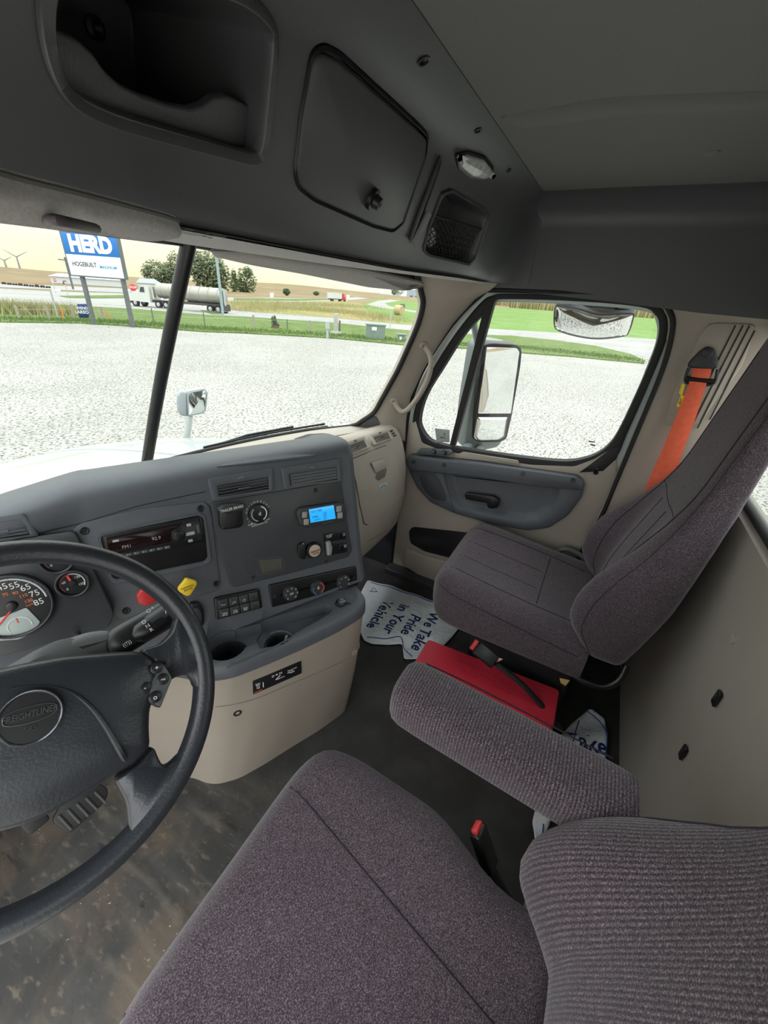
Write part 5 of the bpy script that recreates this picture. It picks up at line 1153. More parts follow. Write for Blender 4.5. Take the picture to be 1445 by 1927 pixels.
# ---- orange shoulder belt
belt = thing('seat_belt', 'bright orange shoulder belt hanging from the black pillar anchor', 'seat belt', hx(1230, 905, .99))
AX = 1.015
an = fillet([hx(x, y, AX) for x, y in ((1318, 658), (1330, 651), (1343, 656), (1350, 680), (1349, 692), (1320, 694), (1292, 690), (1296, 680))], .008); anc = plate('anchor_cover', an, .022, DARK, belt, .006, toward=(-1, 0, 0))
lathe('anchor_cap', [(.016, 0), (.016, .006), (.012, .008), (.001, .0085)], DARK, hx(1331, 664, AX - .022), (-1, 0, 0), anc, 20)
lp = [hx(x, y, AX - .018) for x, y in ((1296, 692), (1292, 703), (1290, 716), (1300, 722), (1338, 724), (1347, 712), (1350, 695))]; tube('guide_loop', smooth_path(lp, 3), .005, BLACK, belt, 8)
tube('guide_bar', [hx(1290, 712, AX - .024), hx(1345, 718, AX - .024)], .008, BLACK, belt, 8)
wl = [(1303, 693, 1338, 694, .020), (1302, 703, 1337, 706, .026), (1296, 722, 1328, 726, .024), (1280, 765, 1312, 778, .028), (1252, 832, 1287, 845, .04), (1218, 910, 1262, 920, .055), (1190, 980, 1235, 990, .075)]
A_, B_ = [], []
for a, b, c, d, o_ in wl: A_.append(hx(a, b, AX - o_)); B_.append(hx(c, d, AX - o_))
A_, B_ = smooth_path(A_, 4), smooth_path(B_, 4)
rows = [[a.lerp(b, j / 6) + V(-.002 * math.sin(j / 6 * math.pi), 0, 0) for j in range(7)] + [b.lerp(a, j / 6) + V(.0016, 0, 0) for j in range(7)] for a, b in zip(A_, B_)]
loft('webbing', rows, ORANGE, belt, sharp=60)
yt = thing('belt_tag', 'small yellow tag clipped beside the orange belt', 'tag', hx(1283, 745, 1.0))
for a, b in (((1286, 722), (1280, 742)), ((1284, 744), (1276, 766))):
    A, B = hx(*a, .992), hx(*b, .992); s_ = V(0, -.006, -.002); plate('tag_leaf', [A + s_, A - s_, B - s_, B + s_], .003, YELLOW, yt, .001)
text('lettering', 'LEVER', frame(hx(1280, 755, .9885), hx(1276, 766, .9885) - hx(1284, 744, .9885), V(-1, 0, 0)), .008, BLACK, yt, .0003)
# ---- red triangle-kit box on the floor
rbx = thing('warning_kit_box', 'long red plastic case lying on the floor beside the passenger seat', 'case', (.33, .09, 0))
zt2 = .20
q4 = [hz(x, y, zt2) for x, y in ((803, 1208), (1050, 1300), (1048, 1312), (1036, 1352), (790, 1246))]
c1_, c2_, c3_, c4_ = V(.255, .345, 0), V(.405, .345, 0), V(.43, -.165, 0), V(.27, -.165, 0)
def rloop(z, g): return fillet([p + V(math.copysign(g, p.x - .34), math.copysign(g, p.y - .09), z) for p in (c1_, c2_, c3_, c4_)], .012, 3)
loft('case_body', [rloop(.0, -.006), rloop(.004, 0), rloop(.15, .002)], REDM, rbx)
ld = loft('case_lid', [rloop(.15, .006), rloop(.156, .007), rloop(.192, .006), rloop(.20, -.002)], REDM, rbx)
Mt = frame(V(.345, .08, .2005), V(-.02, -1, 0), V(0, 0, 1))
text('embossed_lettering', 'EMERGENCY WARNING\nTRIANGLE KIT\nSTORE THIS SIDE UP', Mt, .022, mat('red_emboss', (.45, .02, .04), .5), ld, .0005)
# ---- plastic floor protectors with blue print
PLAST = mat('plastic_sheet', (.74, .80, .82), .28, spec=.5, bump=(26, .8, .015), noise=(12, (.80, .84, .86), 4, .5))
NAVY = mat('navy_print', (.02, .055, .25), .5)
def sheet(label, pts, zf, lines, Mt_, border, sz, nm='floor_protector'):
    """crumpled film: outline filled with a fine grid that follows a height function"""
    o = thing(nm, label, 'plastic sheet', pts[0])
    P = fillet([V(p.x, p.y, 0) for p in pts], .015, 3)
    me = bpy.data.meshes.new('film'); bm = bmesh.new(); vv = [bm.verts.new(p) for p in P]; f = bm.faces.new(vv)
    bmesh.ops.triangulate(bm, faces=[f])
    for _ in range(6):
        es = [e for e in bm.edges if e.calc_length() > .016]
        if not es: break
        bmesh.ops.subdivide_edges(bm, edges=es, cuts=1); bmesh.ops.triangulate(bm, faces=[q for q in bm.faces if len(q.verts) > 3])
    for v in bm.verts: v.co.z = zf(v.co.x, v.co.y)
    r = bmesh.ops.extrude_face_region(bm, geom=bm.faces[:]); 
    for g in r['geom']:
        if isinstance(g, bmesh.types.BMVert): g.co.z += .0012
    bmesh.ops.recalc_face_normals(bm, faces=bm.faces); bm.to_mesh(me); bm.free(); fo_ = link('film', me, PLAST, o)
    df = lambda c: V(c.x, c.y, zf(c.x, c.y) + .0024)
    for s_, M in zip(lines, Mt_): text('printed_line', s_, M, sz, NAVY, fo_, .0003, deform=df, bold=.0016)
    for br_ in border: tube('printed_border', [df(p) for p in smooth_path(br_, 8)], .0022, NAVY, fo_, 5)
    return o, fo_
def wave(a, s1, s2, ph): return lambda x, y: .006 + a * (1 + .5 * math.sin(x * s1 + y * s2 + ph) + .5 * math.sin(y * s1 * 1.3 - x * s2 * .7 + ph * 2)) * .5
zf1 = wave(.012, 31, 17, .4)
p1_ = [hz(x, y, .01) for x, y in ((692, 1093), (740, 1105), (830, 1135), (880, 1160), (850, 1200), (835, 1215), (790, 1240), (760, 1243), (757, 1212), (740, 1212), (700, 1213), (685, 1206), (660, 1150))]
fx = (hz(722, 1178, 0) - hz(757, 1125, 0)).normalized()
def tline(x, y): return frame(V(hz(x, y, 0).x, hz(x, y, 0).y, 0), (-fx.y * 0 + fx.x, fx.y, 0), (0, 0, 1))
o1, f1 = sheet('pale plastic floor protector with blue lettering in the passenger footwell', p1_, zf1, ['Vehicle', 'in Your', 'Pride', 'We Take'], [tline(714, 1160), tline(745, 1168), tline(772, 1180), tline(800, 1190)], [[hz(x, y, 0) for x, y in ((697, 1100), (760, 1118), (840, 1145))], [hz(x, y, 0) for x, y in ((690, 1203), (720, 1206), (752, 1203), (760, 1225), (775, 1240))]], .075)
trc = hz(703, 1114, 0); tr_ = [V(trc.x + .022 * math.cos(a), trc.y + .022 * math.sin(a), zf1(trc.x, trc.y) + .003) for a in (.5, .5 + 2.09, .5 + 4.19)]; tube('recycling_mark', tr_, .002, NAVY, f1, 5, True)
def zf2(x, y): return .008 + .10 * math.exp(-(((x - .27) / .05) ** 2 + ((y + .19) / .05) ** 2)) + .010 * (1 + math.sin(x * 40 + y * 30))
p2_ = [hz(x, y, .02) for x, y in ((1045, 1395), (1075, 1360), (1110, 1335), (1140, 1350), (1143, 1400), (1143, 1450), (1060, 1470), (1030, 1560), (1010, 1600), (1000, 1550), (1020, 1480), (1030, 1420))]
o2, f2 = sheet("crumpled plastic floor protector wedged behind the driver's armrest", p2_, zf2, ['Take'], [frame(V(hz(1100, 1405, 0).x, hz(1100, 1405, 0).y, 0), V(.3, -1, 0), (0, 0, 1))], [[hz(x, y, 0) for x, y in ((1100, 1345), (1130, 1365), (1138, 1400), (1138, 1440))], [hz(x, y, 0) for x, y in ((1088, 1360), (1078, 1390), (1068, 1430))], [hz(x, y, 0) for x, y in ((1018, 1560), (1016, 1590))]], .075)
# ================================================================== OUTSIDE OF THIS TRUCK: hood, mirrors, wipers
HOODW = mat('white_paint', (.46, .485, .475), .25, coat=.5)
hood = thing('truck_hood', 'white sloping hood of the truck in front of the windshield', 'hood', (0, 2.1, .3))
def hood_pt(x, y):
    f = (y - 1.40) / 1.45; w = lerp(.98, .62, f); a = abs(x)
    return V(x * w, y, .70 - .13 * f - .12 * f ** 3 + .03 * (1 - a ** 2) - .10 * max(0, a - .7) ** 1.2)
R_ = [[hood_pt(lerp(-1, 1, i / 24), lerp(1.42, 2.9, j / 16)) for i in range(25)] for j in range(17)]
loft('hood_top', [r + [V(r[-1].x, r[-1].y, -.2), V(r[0].x, r[0].y, -.2)] for r in R_], HOODW, hood, sharp=50)
tube('hood_crease', [hood_pt(.45, lerp(1.5, 2.8, i / 10)) for i in range(11)], .012, HOODW, hood, 8)
tube('hood_crease', [hood_pt(-.45, lerp(1.5, 2.8, i / 10)) for i in range(11)], .012, HOODW, hood, 8)
def mirror_face(pts, c, bulge, n): return pts
# hood-mounted mirror
hm = thing('hood_mirror', 'small rounded mirror on a white stalk standing on the right fender', 'mirror', V(.93, 2.35, .3))
mp0 = hx(360, 760, .95); mn = V(-.55, -.83, .05).normalized()
L_ = fillet([hp(x, y, mp0, mn) for x, y in ((352, 737), (385, 731), (391, 738), (388, 772), (382, 778), (354, 784))], .015)
plate('mirror_housing', [p - mn * .004 for p in L_], .004, mat('mirror_shell', (.30, .33, .34), .4), hm, .001, toward=mn, back=.07)
Lb = fillet([hp(x, y, mp0 - mn * .05, mn) for x, y in ((333, 745), (340, 735), (352, 737), (354, 784), (338, 780), (333, 770))], .01)
plate('mirror_back', Lb, .03, MATS['mirror_shell'], hm, .01, toward=mn, back=.03)
plate('mirror_glass', inset(L_, .008, mn), .002, MIRROR, hm, .0005, toward=mn)
tube('stalk', smooth_path([hp(356, 782, mp0 - mn * .03, mn), hp(354, 805, mp0 - mn * .03, mn), hp(352, 830, mp0 - mn * .03, mn), V(.93, 2.36, .30)], 4), [.022] * 12 + [.05], HOODW, hm, 12)
# door mirror: tall flat glass over a convex one
dm = thing('door_mirror', 'tall two-glass door mirror in a dark housing outside the passenger window', 'mirror', (1.33, .5, .8))
c0 = V(1.36, .46, 1.1); n0 = V(-.62, -.76, -.16).normalized()
HS = mat('mirror_housing_grey', (.20, .225, .23), .35)
def M_(x, y, off=0.): return hp(x, y, c0 + n0 * off, n0)
ho = fillet([M_(x, y) for x, y in ((908, 650), (922, 645), (972, 648), (981, 656), (978, 690), (962, 782), (952, 826), (940, 831), (900, 832), (890, 826), (893, 770))], .02)
plate('mirror_frame', ho, .006, BLACK, dm, .003, toward=n0, back=.05)
hb2 = fillet([M_(x, y, -.06) for x, y in ((895, 648), (915, 640), (965, 648), (950, 800), (930, 835), (880, 846), (866, 838), (876, 760))], .03)
plate('mirror_shell', hb2, .05, HS, dm, .015, toward=n0, back=.07)
plate('flat_glass', fillet([M_(x, y, .0055) for x, y in ((914, 653), (972, 655), (977, 662), (961, 778), (899, 778))], .008), .002, MIRROR, dm, .0006, toward=n0)
cq_ = fillet([M_(x, y, .0055) for x, y in ((898, 785), (955, 785), (949, 822), (938, 828), (898, 829), (891, 822))], .008); cc_ = sum(cq_, V(0, 0, 0)) / len(cq_)
loft('convex_glass', [[cc_ + (p - cc_) * k + n0 * h for p in cq_] for k, h in ((1, 0), (1, .002), (.8, .0055), (.6, .0082), (.4, .010), (.2, .0112), (.02, .0115))], MIRROR, dm, sharp=90)
for a, b in (((885, 835), (862, 858)), ((905, 838), (890, 870))): tube('mirror_arm', [M_(*a, -.05), hx(*b, 1.12)], .022, HS, dm, 10)
tube('mirror_arm', [M_(900, 655, -.08), hx(890, 600, 1.12)], .016, HS, dm, 10)
# look-down mirror above the window
tm = thing('look_down_mirror', 'wide curved look-down mirror hanging above the passenger window outside', 'mirror', (1.18, .1, 1.45))
c2 = V(1.20, .1, 1.40); n2 = V(-.72, -.10, -.68).normalized()
q_ = smooth_path([hp(x, y, c2, n2) for x, y in ((1043, 580), (1052, 573), (1085, 578), (1130, 590), (1170, 588), (1192, 589), (1193, 598), (1184, 625), (1172, 633), (1125, 638), (1085, 633), (1052, 623), (1042, 612))], 3, True)
plate('mirror_frame', q_, .004, mat('mirror_rim', (.08, .085, .095), .4), tm, .002, toward=n2, back=.03)
qi_ = inset(q_, .006, n2); ci_ = sum(qi_, V(0, 0, 0)) / len(qi_)
loft('convex_glass', [[ci_ + (p - ci_) * k + n2 * h for p in qi_] for k, h in ((1, .003), (1, .005), (.8, .012), (.6, .0175), (.4, .0212), (.2, .0233), (.02, .024))], MIRROR, tm, sharp=90)
cov = fillet([hp(x, y, c2 - n2 * .03, n2) for x, y in ((1050, 566), (1190, 572), (1196, 590), (1180, 600), (1060, 592), (1042, 580))], .02); plate('mirror_hood', cov, .01, HS, tm, .004, toward=n2, back=.03)
for x in (1075, 1160): tube('bracket', [hp(x, 578, c2 - n2 * .03, n2), V(1.07, hp(x, 578, c2, n2).y, 1.56)], .012, BLACK, tm, 8)
# wipers
wp = thing('windshield_wiper', 'black wiper arm resting along the base of the right windshield pane', 'wiper', ws_pt(.3, 0))
tube('wiper_arm', [ws_pt(.30, .002) + V(0, .025, .0), ws_pt(.45, .015) + V(0, .03, .008), ws_pt(.66, .02) + V(0, .03, .008)], .006, BLACK, wp, 8)
tube('wiper_blade', [ws_pt(x, .005 + .02 * x) + V(0, .014, .004) for x in (.25, .4, .55, .7, .8)], .005, RUBBER, wp, 6)
wp = thing('windshield_wiper', "black wiper arm along the base of the driver's windshield pane", 'wiper', ws_pt(-.3, 0))
tube('wiper_arm', [ws_pt(-.75, .0) + V(0, .025, .0), ws_pt(-.5, .005) + V(0, .03, .004), ws_pt(-.2, .01) + V(0, .03, .004)], .006, BLACK, wp, 8)
tube('wiper_blade', [ws_pt(x, .004 - .012 * x) + V(0, .014, .002) for x in (-.75, -.6, -.4, -.2, -.06)], .006, RUBBER, wp, 6)
# ================================================================== LANDSCAPE
GZ = -1.15
def ground_mat(name, c1, c2, c3, s1, s2, fine=None, bump=None, thr=(.4, .6)):
    m = bpy.data.materials.new(name); m.use_nodes = True; nt = m.node_tree; L = nt.links; b = nt.nodes['Principled BSDF']; MATS[name] = m
    b.inputs['Roughness'].default_value = .95; b.inputs['Specular IOR Level'].default_value = .1
    tc = _node(nt, 'ShaderNodeTexCoord')
    def nz(s, d): n = _node(nt, 'ShaderNodeTexNoise'); n.inputs['Scale'].default_value = s; n.inputs['Detail'].default_value = d; L.new(tc.outputs['Object'], n.inputs['Vector']); return n.outputs['Fac']
    def mr(v, lo, hi): r = _node(nt, 'ShaderNodeMapRange', interpolation_type='SMOOTHSTEP'); L.new(v, r.inputs['Value']); r.inputs['From Min'].default_value = lo; r.inputs['From Max'].default_value = hi; return r.outputs[0]
    def mx(a, c, f):
        n = _node(nt, 'ShaderNodeMix', data_type='RGBA'); L.new(f, n.inputs['Factor'])
        if isinstance(a, tuple): n.inputs['A'].default_value = (*a, 1)
        else: L.new(a, n.inputs['A'])
        n.inputs['B'].default_value = (*c, 1); return n.outputs['Result']
    c = mx(c1, c2, mr(nz(s1, 5), *thr)); c = mx(c, c3, mr(nz(s2, 4), .50, .68))
    if fine: c = mx(c, fine[1], mr(nz(fine[0], 2), .54, .62))
    L.new(c, b.inputs['Base Color'])
    if bump:
        bp = _node(nt, 'ShaderNodeBump'); bp.inputs['Strength'].default_value = bump[1]; bp.inputs['Distance'].default_value = bump[2]; L.new(nz(bump[0], 3), bp.inputs['Height']); L.new(bp.outputs[0], b.inputs['Normal'])
    return m
GRAVEL = ground_mat('white_gravel', (.41, .395, .362), (.365, .35, .32), (.455, .44, .405), .35, 9.0, (19, (.135, .126, .112)), (15, 1.0, .05))
GRASS = ground_mat('mown_grass', (.10, .155, .04), (.14, .195, .06), (.07, .11, .03), .9, 6, (12, (.21, .24, .11)), (14, .8, .06))
ROUGHG = ground_mat('rough_grass', (.30, .22, .10), (.22, .21, .07), (.14, .20, .05), .12, .6, (5, (.40, .32, .18)), (5, .6, .05))
FIELDG = ground_mat('green_field', (.135, .22, .055), (.16, .25, .07), (.11, .18, .048), .05, .5, (4, (.19, .28, .095)))
ASPH = ground_mat('pale_asphalt', (.34, .33, .31), (.30, .29, .275), (.37, .36, .34), .2, 2)
TANF = ground_mat('stubble_field', (.24, .18, .10), (.205, .155, .09), (.28, .215, .125), .01, .06)
def patch(name, pts, z, m, label, kind='structure'):
    P = [Vector((p.x, p.y, z)) for p in pts]; o = loft(name, [[p + V(0, 0, -.3) for p in P], P], m, smooth=False); o['kind'] = kind; o['label'] = label; return o
def G(x, y): return hz(x, y, GZ)
far = 2500
patch('ground', [V(-far, -far, 0), V(far, -far, 0), V(far, far, 0), V(-far, far, 0)], GZ - .05, TANF, 'tan stubble fields reaching to the horizon')
patch('gravel_lot', [V(-90, -90, 0), V(80, -90, 0), G(1420, 660), G(1237, 640), G(1058, 628), G(890, 618), G(758, 611), G(624, 600), G(460, 588), G(250, 566), G(0, 556), V(-60, 70, 0), V(-90, 40, 0)], GZ, GRAVEL, 'white gravel lot around the truck')
patch('green_field', [G(884, 617), G(1058, 627), G(1237, 639), G(1440, 656), G(1440, 612), G(1237, 596), G(1058, 584), G(884, 572), G(790, 563), G(720, 560), G(684, 571), G(690, 584), G(735, 603), G(790, 612)], GZ + .01, FIELDG, 'bright green field beyond the side road')
patch('road', [G(-300, 575), G(0, 572), G(120, 574), G(250, 581), G(380, 593), G(460, 596), G(624, 608), G(758, 622), G(886, 630), G(964, 633), G(1050, 642), G(1188, 668), G(1330, 690), G(1440, 660), G(1237, 639), G(1058, 627), G(890, 617), G(758, 611), G(624, 598), G(500, 589), G(440, 584), G(430, 580), G(250, 553), G(100, 549), G(0, 543), G(-300, 530)], GZ + .02, ASPH, 'pale road crossing in front of the lot')
patch('rough_verge', [G(430, 582), G(500, 589), G(624, 598), G(758, 611), G(795, 613), G(745, 605), G(690, 585), G(684, 572), G(650, 566), G(540, 569), G(430, 568)], GZ + .04, ROUGHG, 'brown rough grass between the two roads')
patch('far_road', [G(-300, 521), G(0, 541), G(250, 552), G(430, 568), G(540, 569), G(650, 566), G(700, 561), G(790, 565), G(790, 563), G(700, 558.5), G(600, 562), G(430, 560), G(250, 544), G(0, 534), G(-300, 516)], GZ + .05, ASPH, 'far road with passing trucks')
patch('grass_strip', [G(-300, 590), G(0, 607), G(150, 609), G(250, 615), G(380, 625), G(460, 628), G(624, 637), G(758, 650), G(867, 656), G(979, 665), G(1076, 672), G(1180, 682), G(1211, 685), G(1213, 681), G(1188, 668), G(1120, 652), G(1050, 642), G(964, 633), G(886, 630), G(758, 622), G(624, 608), G(460, 597), G(380, 593), G(250, 582), G(120, 575), G(0, 573), G(-300, 560)], GZ + .06, GRASS, 'green grass strip between lot and road')
patch('grass_median', [G(113, 558), G(180, 557), G(250, 556), G(252, 561), G(190, 562), G(130, 561)], GZ + .08, GRASS, 'grass island between the two roads')
patch('grass_median.001', [G(440, 566), G(560, 566.5), G(640, 564), G(640, 562), G(540, 563), G(440, 561)], GZ + .08, GRASS, 'grass verge along the far road')
patch('grass_median.002', [G(378, 585), G(398, 586), G(420, 592), G(400, 592)], GZ + .08, GRASS, 'small grass corner beside the tanker')
patch('gravel_drive', [G(690, 573), G(712, 566), G(745, 562.5), G(792, 562.3), G(792, 565), G(750, 566), G(724, 571), G(732, 576), G(760, 582), G(794, 587), G(794, 590), G(750, 584), G(715, 580)], GZ + .05, GRAVEL, 'curving gravel drive to a far barn')
# grass blades and weeds near the fence: uncountable
def blades(name, line, n, hgt, spread, m, label):
    vs, fs = [], []
    for _ in range(n):
        k = random.random() * (len(line) - 1); i = int(k); p = line[i].lerp(line[i + 1], k - i); x, y = p.x + random.gauss(0, spread), p.y + random.gauss(0, spread); h = hgt * random.uniform(.5, 1.3); a = random.random() * 6.28
        d = V(math.cos(a), math.sin(a), 0) * .03; b = V(random.gauss(0, .2) * h, random.gauss(0, .2) * h, h); k0 = len(vs); p = V(x, y, GZ + .05); vs += [p - d, p + d, p + b]; fs.append((k0, k0 + 1, k0 + 2))
    o = mesh(name, vs, fs, m, None, False, weld=False); o['kind'] = 'stuff'; o['label'] = label; o['category'] = 'grass'; return o
WEED = mat('weed_blades', (.30, .31, .12), .9, noise=(.8, (.42, .36, .2), 2, .4)); GBL = mat('grass_blades', (.09, .16, .035), .9, noise=(3, (.16, .23, .07), 2, .5))
blades('tall_weeds', [G(-60, 588), G(0, 590), G(60, 592), G(130, 594)], 2600, .75, .7, WEED, 'tall dry weeds along the fence at the left')
blades('grass_edge', [G(0, 602), G(150, 605), G(250, 610), G(380, 620), G(460, 624), G(624, 632), G(758, 644), G(880, 650), G(980, 655), G(1100, 668), G(1190, 678)], 9000, .12, .8, GBL, 'ragged green edge of the grass strip')
blades('rough_grass', [G(440, 585), G(520, 580), G(600, 585), G(680, 592), G(740, 606)], 4000, .55, 2.0, WEED, 'tall brown grass beyond the road')
blades('rough_grass.001', [G(440, 574), G(520, 574), G(600, 575), G(680, 578)], 3000, .6, 3.0, WEED, 'pale brown grass beside the far road')
# ---- frames for things standing on the ground
class Stand:
    """vertical plane through a ground point, for sizing a thing at its own distance"""
    def __init__(s, bx, by, x=None):
        s.b = G(bx, by) if not isinstance(bx, Vector) else bx; v = V(s.b.x - CAM.x, s.b.y - CAM.y, 0).normalized()
        s.x = Vector(x).normalized() if x is not None else V(v.y, -v.x, 0); s.n = V(s.x.y, -s.x.x, 0); s.n = s.n if s.n.dot(v) < 0 else -s.n
    def at(s, px, py, off=0.): return hp(px, py, s.b, s.n) + s.n * off
POST = mat('weathered_wood', (.42, .38, .31), .9, noise=(20, (.30, .27, .22), 3, .5)); STEELP = mat('galvanised', (.45, .47, .48), .5, metal=.3); DKPOST = mat('dark_post', (.10, .11, .115), .7, noise=(6, (.16, .165, .16), 4, .5))
SIGNW = mat('sign_white', (.80, .82, .82), .5); SIGNB = mat('sign_blue', (.02, .17, .50), .5); SIGNR = mat('sign_red', (.62, .05, .05), .5)
def post(base, top, r, m, parent=None, name='post', n=8): return tube(name, [base + V(0, 0, -.05), base.lerp(top, .5), top], r, m, parent, n)
# ---- the big roadside sign
A0, B0 = G(175, 611), G(248, 616); sx = (B0 - A0); sx.z = 0; sx.normalize(); sg_ = Stand(A0, 0, sx)
bs2 = thing('billboard', 'tall roadside sign, blue over white, on two dark posts', 'sign', A0)
for (x, y), (tx, ty) in (((175, 611), (148, 490)), ((248, 616), (226, 448))):
    b = sg_.at(x, y, -.12); t = sg_.at(tx, ty, -.12); t = V(b.x, b.y, t.z); post(b, t, .13, DKPOST, bs2, 'sign_post')
qd = [sg_.at(x, y) for x, y in ((118, 436), (222, 446), (231, 522), (132, 519))]
zt_, zm_, zb_ = qd[0].z, None, qd[3].z
zt_ = (qd[0].z + qd[1].z) / 2; zb_ = (qd[2].z + qd[3].z) / 2; zm_ = lerp(zt_, zb_, .50)
xl = lambda p: (p - sg_.b).dot(sg_.x)
x0, x1 = (xl(qd[0]) + xl(qd[3])) / 2, (xl(qd[1]) + xl(qd[2])) / 2
def sp3(u, z, off=0.): p = sg_.b + sg_.x * u + sg_.n * off; return V(p.x, p.y, z)
plate('sign_frame', [sp3(x0 - .06, zt_ + .06), sp3(x1 + .06, zt_ + .06), sp3(x1 + .06, zb_ - .06), sp3(x0 - .06, zb_ - .06)], .04, mat('sign_frame', (.12, .13, .14), .5), bs2, .005, toward=sg_.n, back=.25)
blu = plate('blue_panel', [sp3(x0, zt_, .04), sp3(x1, zt_, .04), sp3(x1, zm_, .04), sp3(x0, zm_, .04)], .012, SIGNB, bs2, .002, toward=sg_.n)
whi = plate('white_panel', [sp3(x0, zm_, .04), sp3(x1, zm_, .04), sp3(x1, zb_, .04), sp3(x0, zb_, .04)], .012, SIGNW, bs2, .002, toward=sg_.n)
sgx = sg_.x if sg_.x.dot(RM.col[0]) > 0 else -sg_.x
wS = abs(x1 - x0); hS = (zt_ - zb_) / 2
def sf(u, v, z0, z1): return frame(sp3(lerp(x0, x1, u) if sgx == sg_.x else lerp(x0, x1, u), lerp(z0, z1, v), .0535), sgx, sg_.n)
text('lettering', 'HERD', sf(.5, .5, zt_, zm_), hS * 1.05, SIGNW, blu, .004, bold=hS * .06, sx=wS / hS * .29)
text('lettering', 'HOGEBUILT', sf(.30, .45, zm_, zb_), hS * .30, mat('sign_black', (.04, .04, .045), .5), whi, .003, sx=wS / hS * .28, bold=.006)
text('lettering', 'MAGNUM', sf(.74, .52, zm_, zb_), hS * .20, mat('sign_teal', (.02, .28, .45), .5), whi, .003, sx=wS / hS * .36, bold=.004)
# ---- fence: posts, wires, stakes
fgrp = 'fence posts along the lot'
fposts = [(37, 602, 30, 575, .07, 'weathered wooden fence post at the far left of the lot'), (94, 602, 87, 576, .07, 'second weathered fence post from the left, among the weeds'), (141, 600, 134, 572, .07, 'dark fence post beside the small navy yard sign'), (195, 604, 190, 577, .08, 'wooden fence post between the two billboard legs'), (290, 610, 288, 580, .03, 'thin steel fence post just right of the billboard'), (386, 616, 384, 588, .03, 'thin steel fence post below the tanker trailer'), (478, 617, 476, 593, .08, 'pale wooden fence post right of the light pole'), (541, 622, 541, 601, .035, 'thin dark fence post beside the sapling'), (584, 626, 584, 603, .08, 'wooden fence post left of the grey meter pedestal'), (639, 630, 638, 603, .06, 'dark fence post by the concrete marker')]
for i, (x, y, tx, ty, r, lab) in enumerate(fposts):
    st = Stand(x, y); b = st.b; t = V(b.x, b.y, st.at(tx, ty).z); o = post(b, t, r, POST if r > .065 else DKPOST, None, 'fence_post'); tag(o, lab, 'post', fgrp)
tops = [Stand(x, y).b for x, y, *_ in fposts]
for k, (h, lab) in enumerate(((.95, 'top wire of the lot fence'), (.55, 'lower wire of the lot fence'))):
    o = tube('fence_wire', [p + V(0, 0, h) for p in tops], .008, STEELP, None, 4); tag(o, lab, 'wire', 'fence wires')
for (x, y, tx, ty), lab in zip(((120, 601, 114, 578), (208, 603, 197, 583)), ('orange marker stake among the weeds left of the navy yard sign', 'leaning orange stake between the billboard legs')):
    st = Stand(x, y); o = tube('marker_stake', [st.b, st.at(tx, ty)], .05, mat('stake_orange', (.80, .25, .06), .7), None, 6); tag(o, lab, 'stake')
st = Stand(157, 600); ys = thing('yard_sign', 'small navy yard sign with white lettering by the billboard', 'sign', st.b)
yq = [st.at(x, y) for x, y in ((145, 572), (166, 572), (168, 598), (149, 598))]; yb = plate('sign_board', yq, .03, mat('sign_navy', (.02, .045, .16), .5), ys, .004, toward=st.n)
text('lettering', 'WENDY', frame(quad_bil(yq, .5, .30) + st.n * .032, st.x, st.n), .20, SIGNW, yb, .002, bold=.006); text('lettering', 'LARSON', frame(quad_bil(yq, .5, .60) + st.n * .032, st.x, st.n), .24, SIGNW, yb, .002, bold=.008)
for u in (.15, .85): p = quad_bil(yq, u, .9); post(V(p.x, p.y, GZ), p, .02, STEELP, ys, 'sign_leg', 6)
# ---- poles and road signs
def pole_thing(name, label, cat, bx, by, tx, ty, r, m, head=None):
    st = Stand(bx, by); t = thing(name, label, cat, st.b); top = V(st.b.x, st.b.y, st.at(tx, ty).z); post(st.b, top, r, m, t, 'pole'); return t, st, top
pole_thing('light_pole', 'tall blue-grey light pole in front of the tanker', 'pole', 420, 597, 404, 470, .11, mat('pole_grey', (.33, .40, .45), .5))
t, st, top = pole_thing('utility_pole', 'bare wooden utility pole behind the billboard', 'pole', 138, 545, 124, 484, .16, DKPOST); tube('cross_arm', [top + st.x * -1.0 + V(0, 0, -.4), top + st.x * 1.0 + V(0, 0, -.4)], .08, DKPOST, t, 6)
def octo(st, cx, cy, rpx, n, rot): c = st.at(cx, cy); r = (st.at(cx + rpx, cy) - c).length; return [c + st.x * math.cos(a) * r + V(0, 0, 1) * math.sin(a) * r for a in [rot + 2 * math.pi * i / n for i in range(n)]], r, c
for bx, by, cx, cy, rp, lab in ((252, 574, 250, 541, 7, 'red stop sign in front of the tanker truck'), (105, 552, 103, 527, 3.6, 'small far red stop sign in front of the white barn')):
    t, st, top = pole_thing('stop_sign', lab, 'sign', bx, by, cx, cy + 5, .05, STEELP); L_, r, c = octo(st, cx, cy, rp, 8, math.pi / 8); bb = plate('sign_face', L_, .03, SIGNR, t, .004, toward=st.n); text('lettering', 'STOP', frame(c + st.n * .033, st.x, st.n), r * .75, SIGNW, bb, .002, bold=.006)
t, st, top = pole_thing('yield_sign', 'red and white triangular yield sign at the junction', 'sign', 128, 556, 123, 536, .05, STEELP); L_, r, c = octo(st, 123, 532, 4.6, 3, -math.pi / 2); plate('sign_border', L_, .03, SIGNR, t, .004, toward=st.n); plate('sign_face', [c + (p - c) * .6 + st.n * .032 for p in L_], .01, SIGNW, t, .002, toward=st.n)
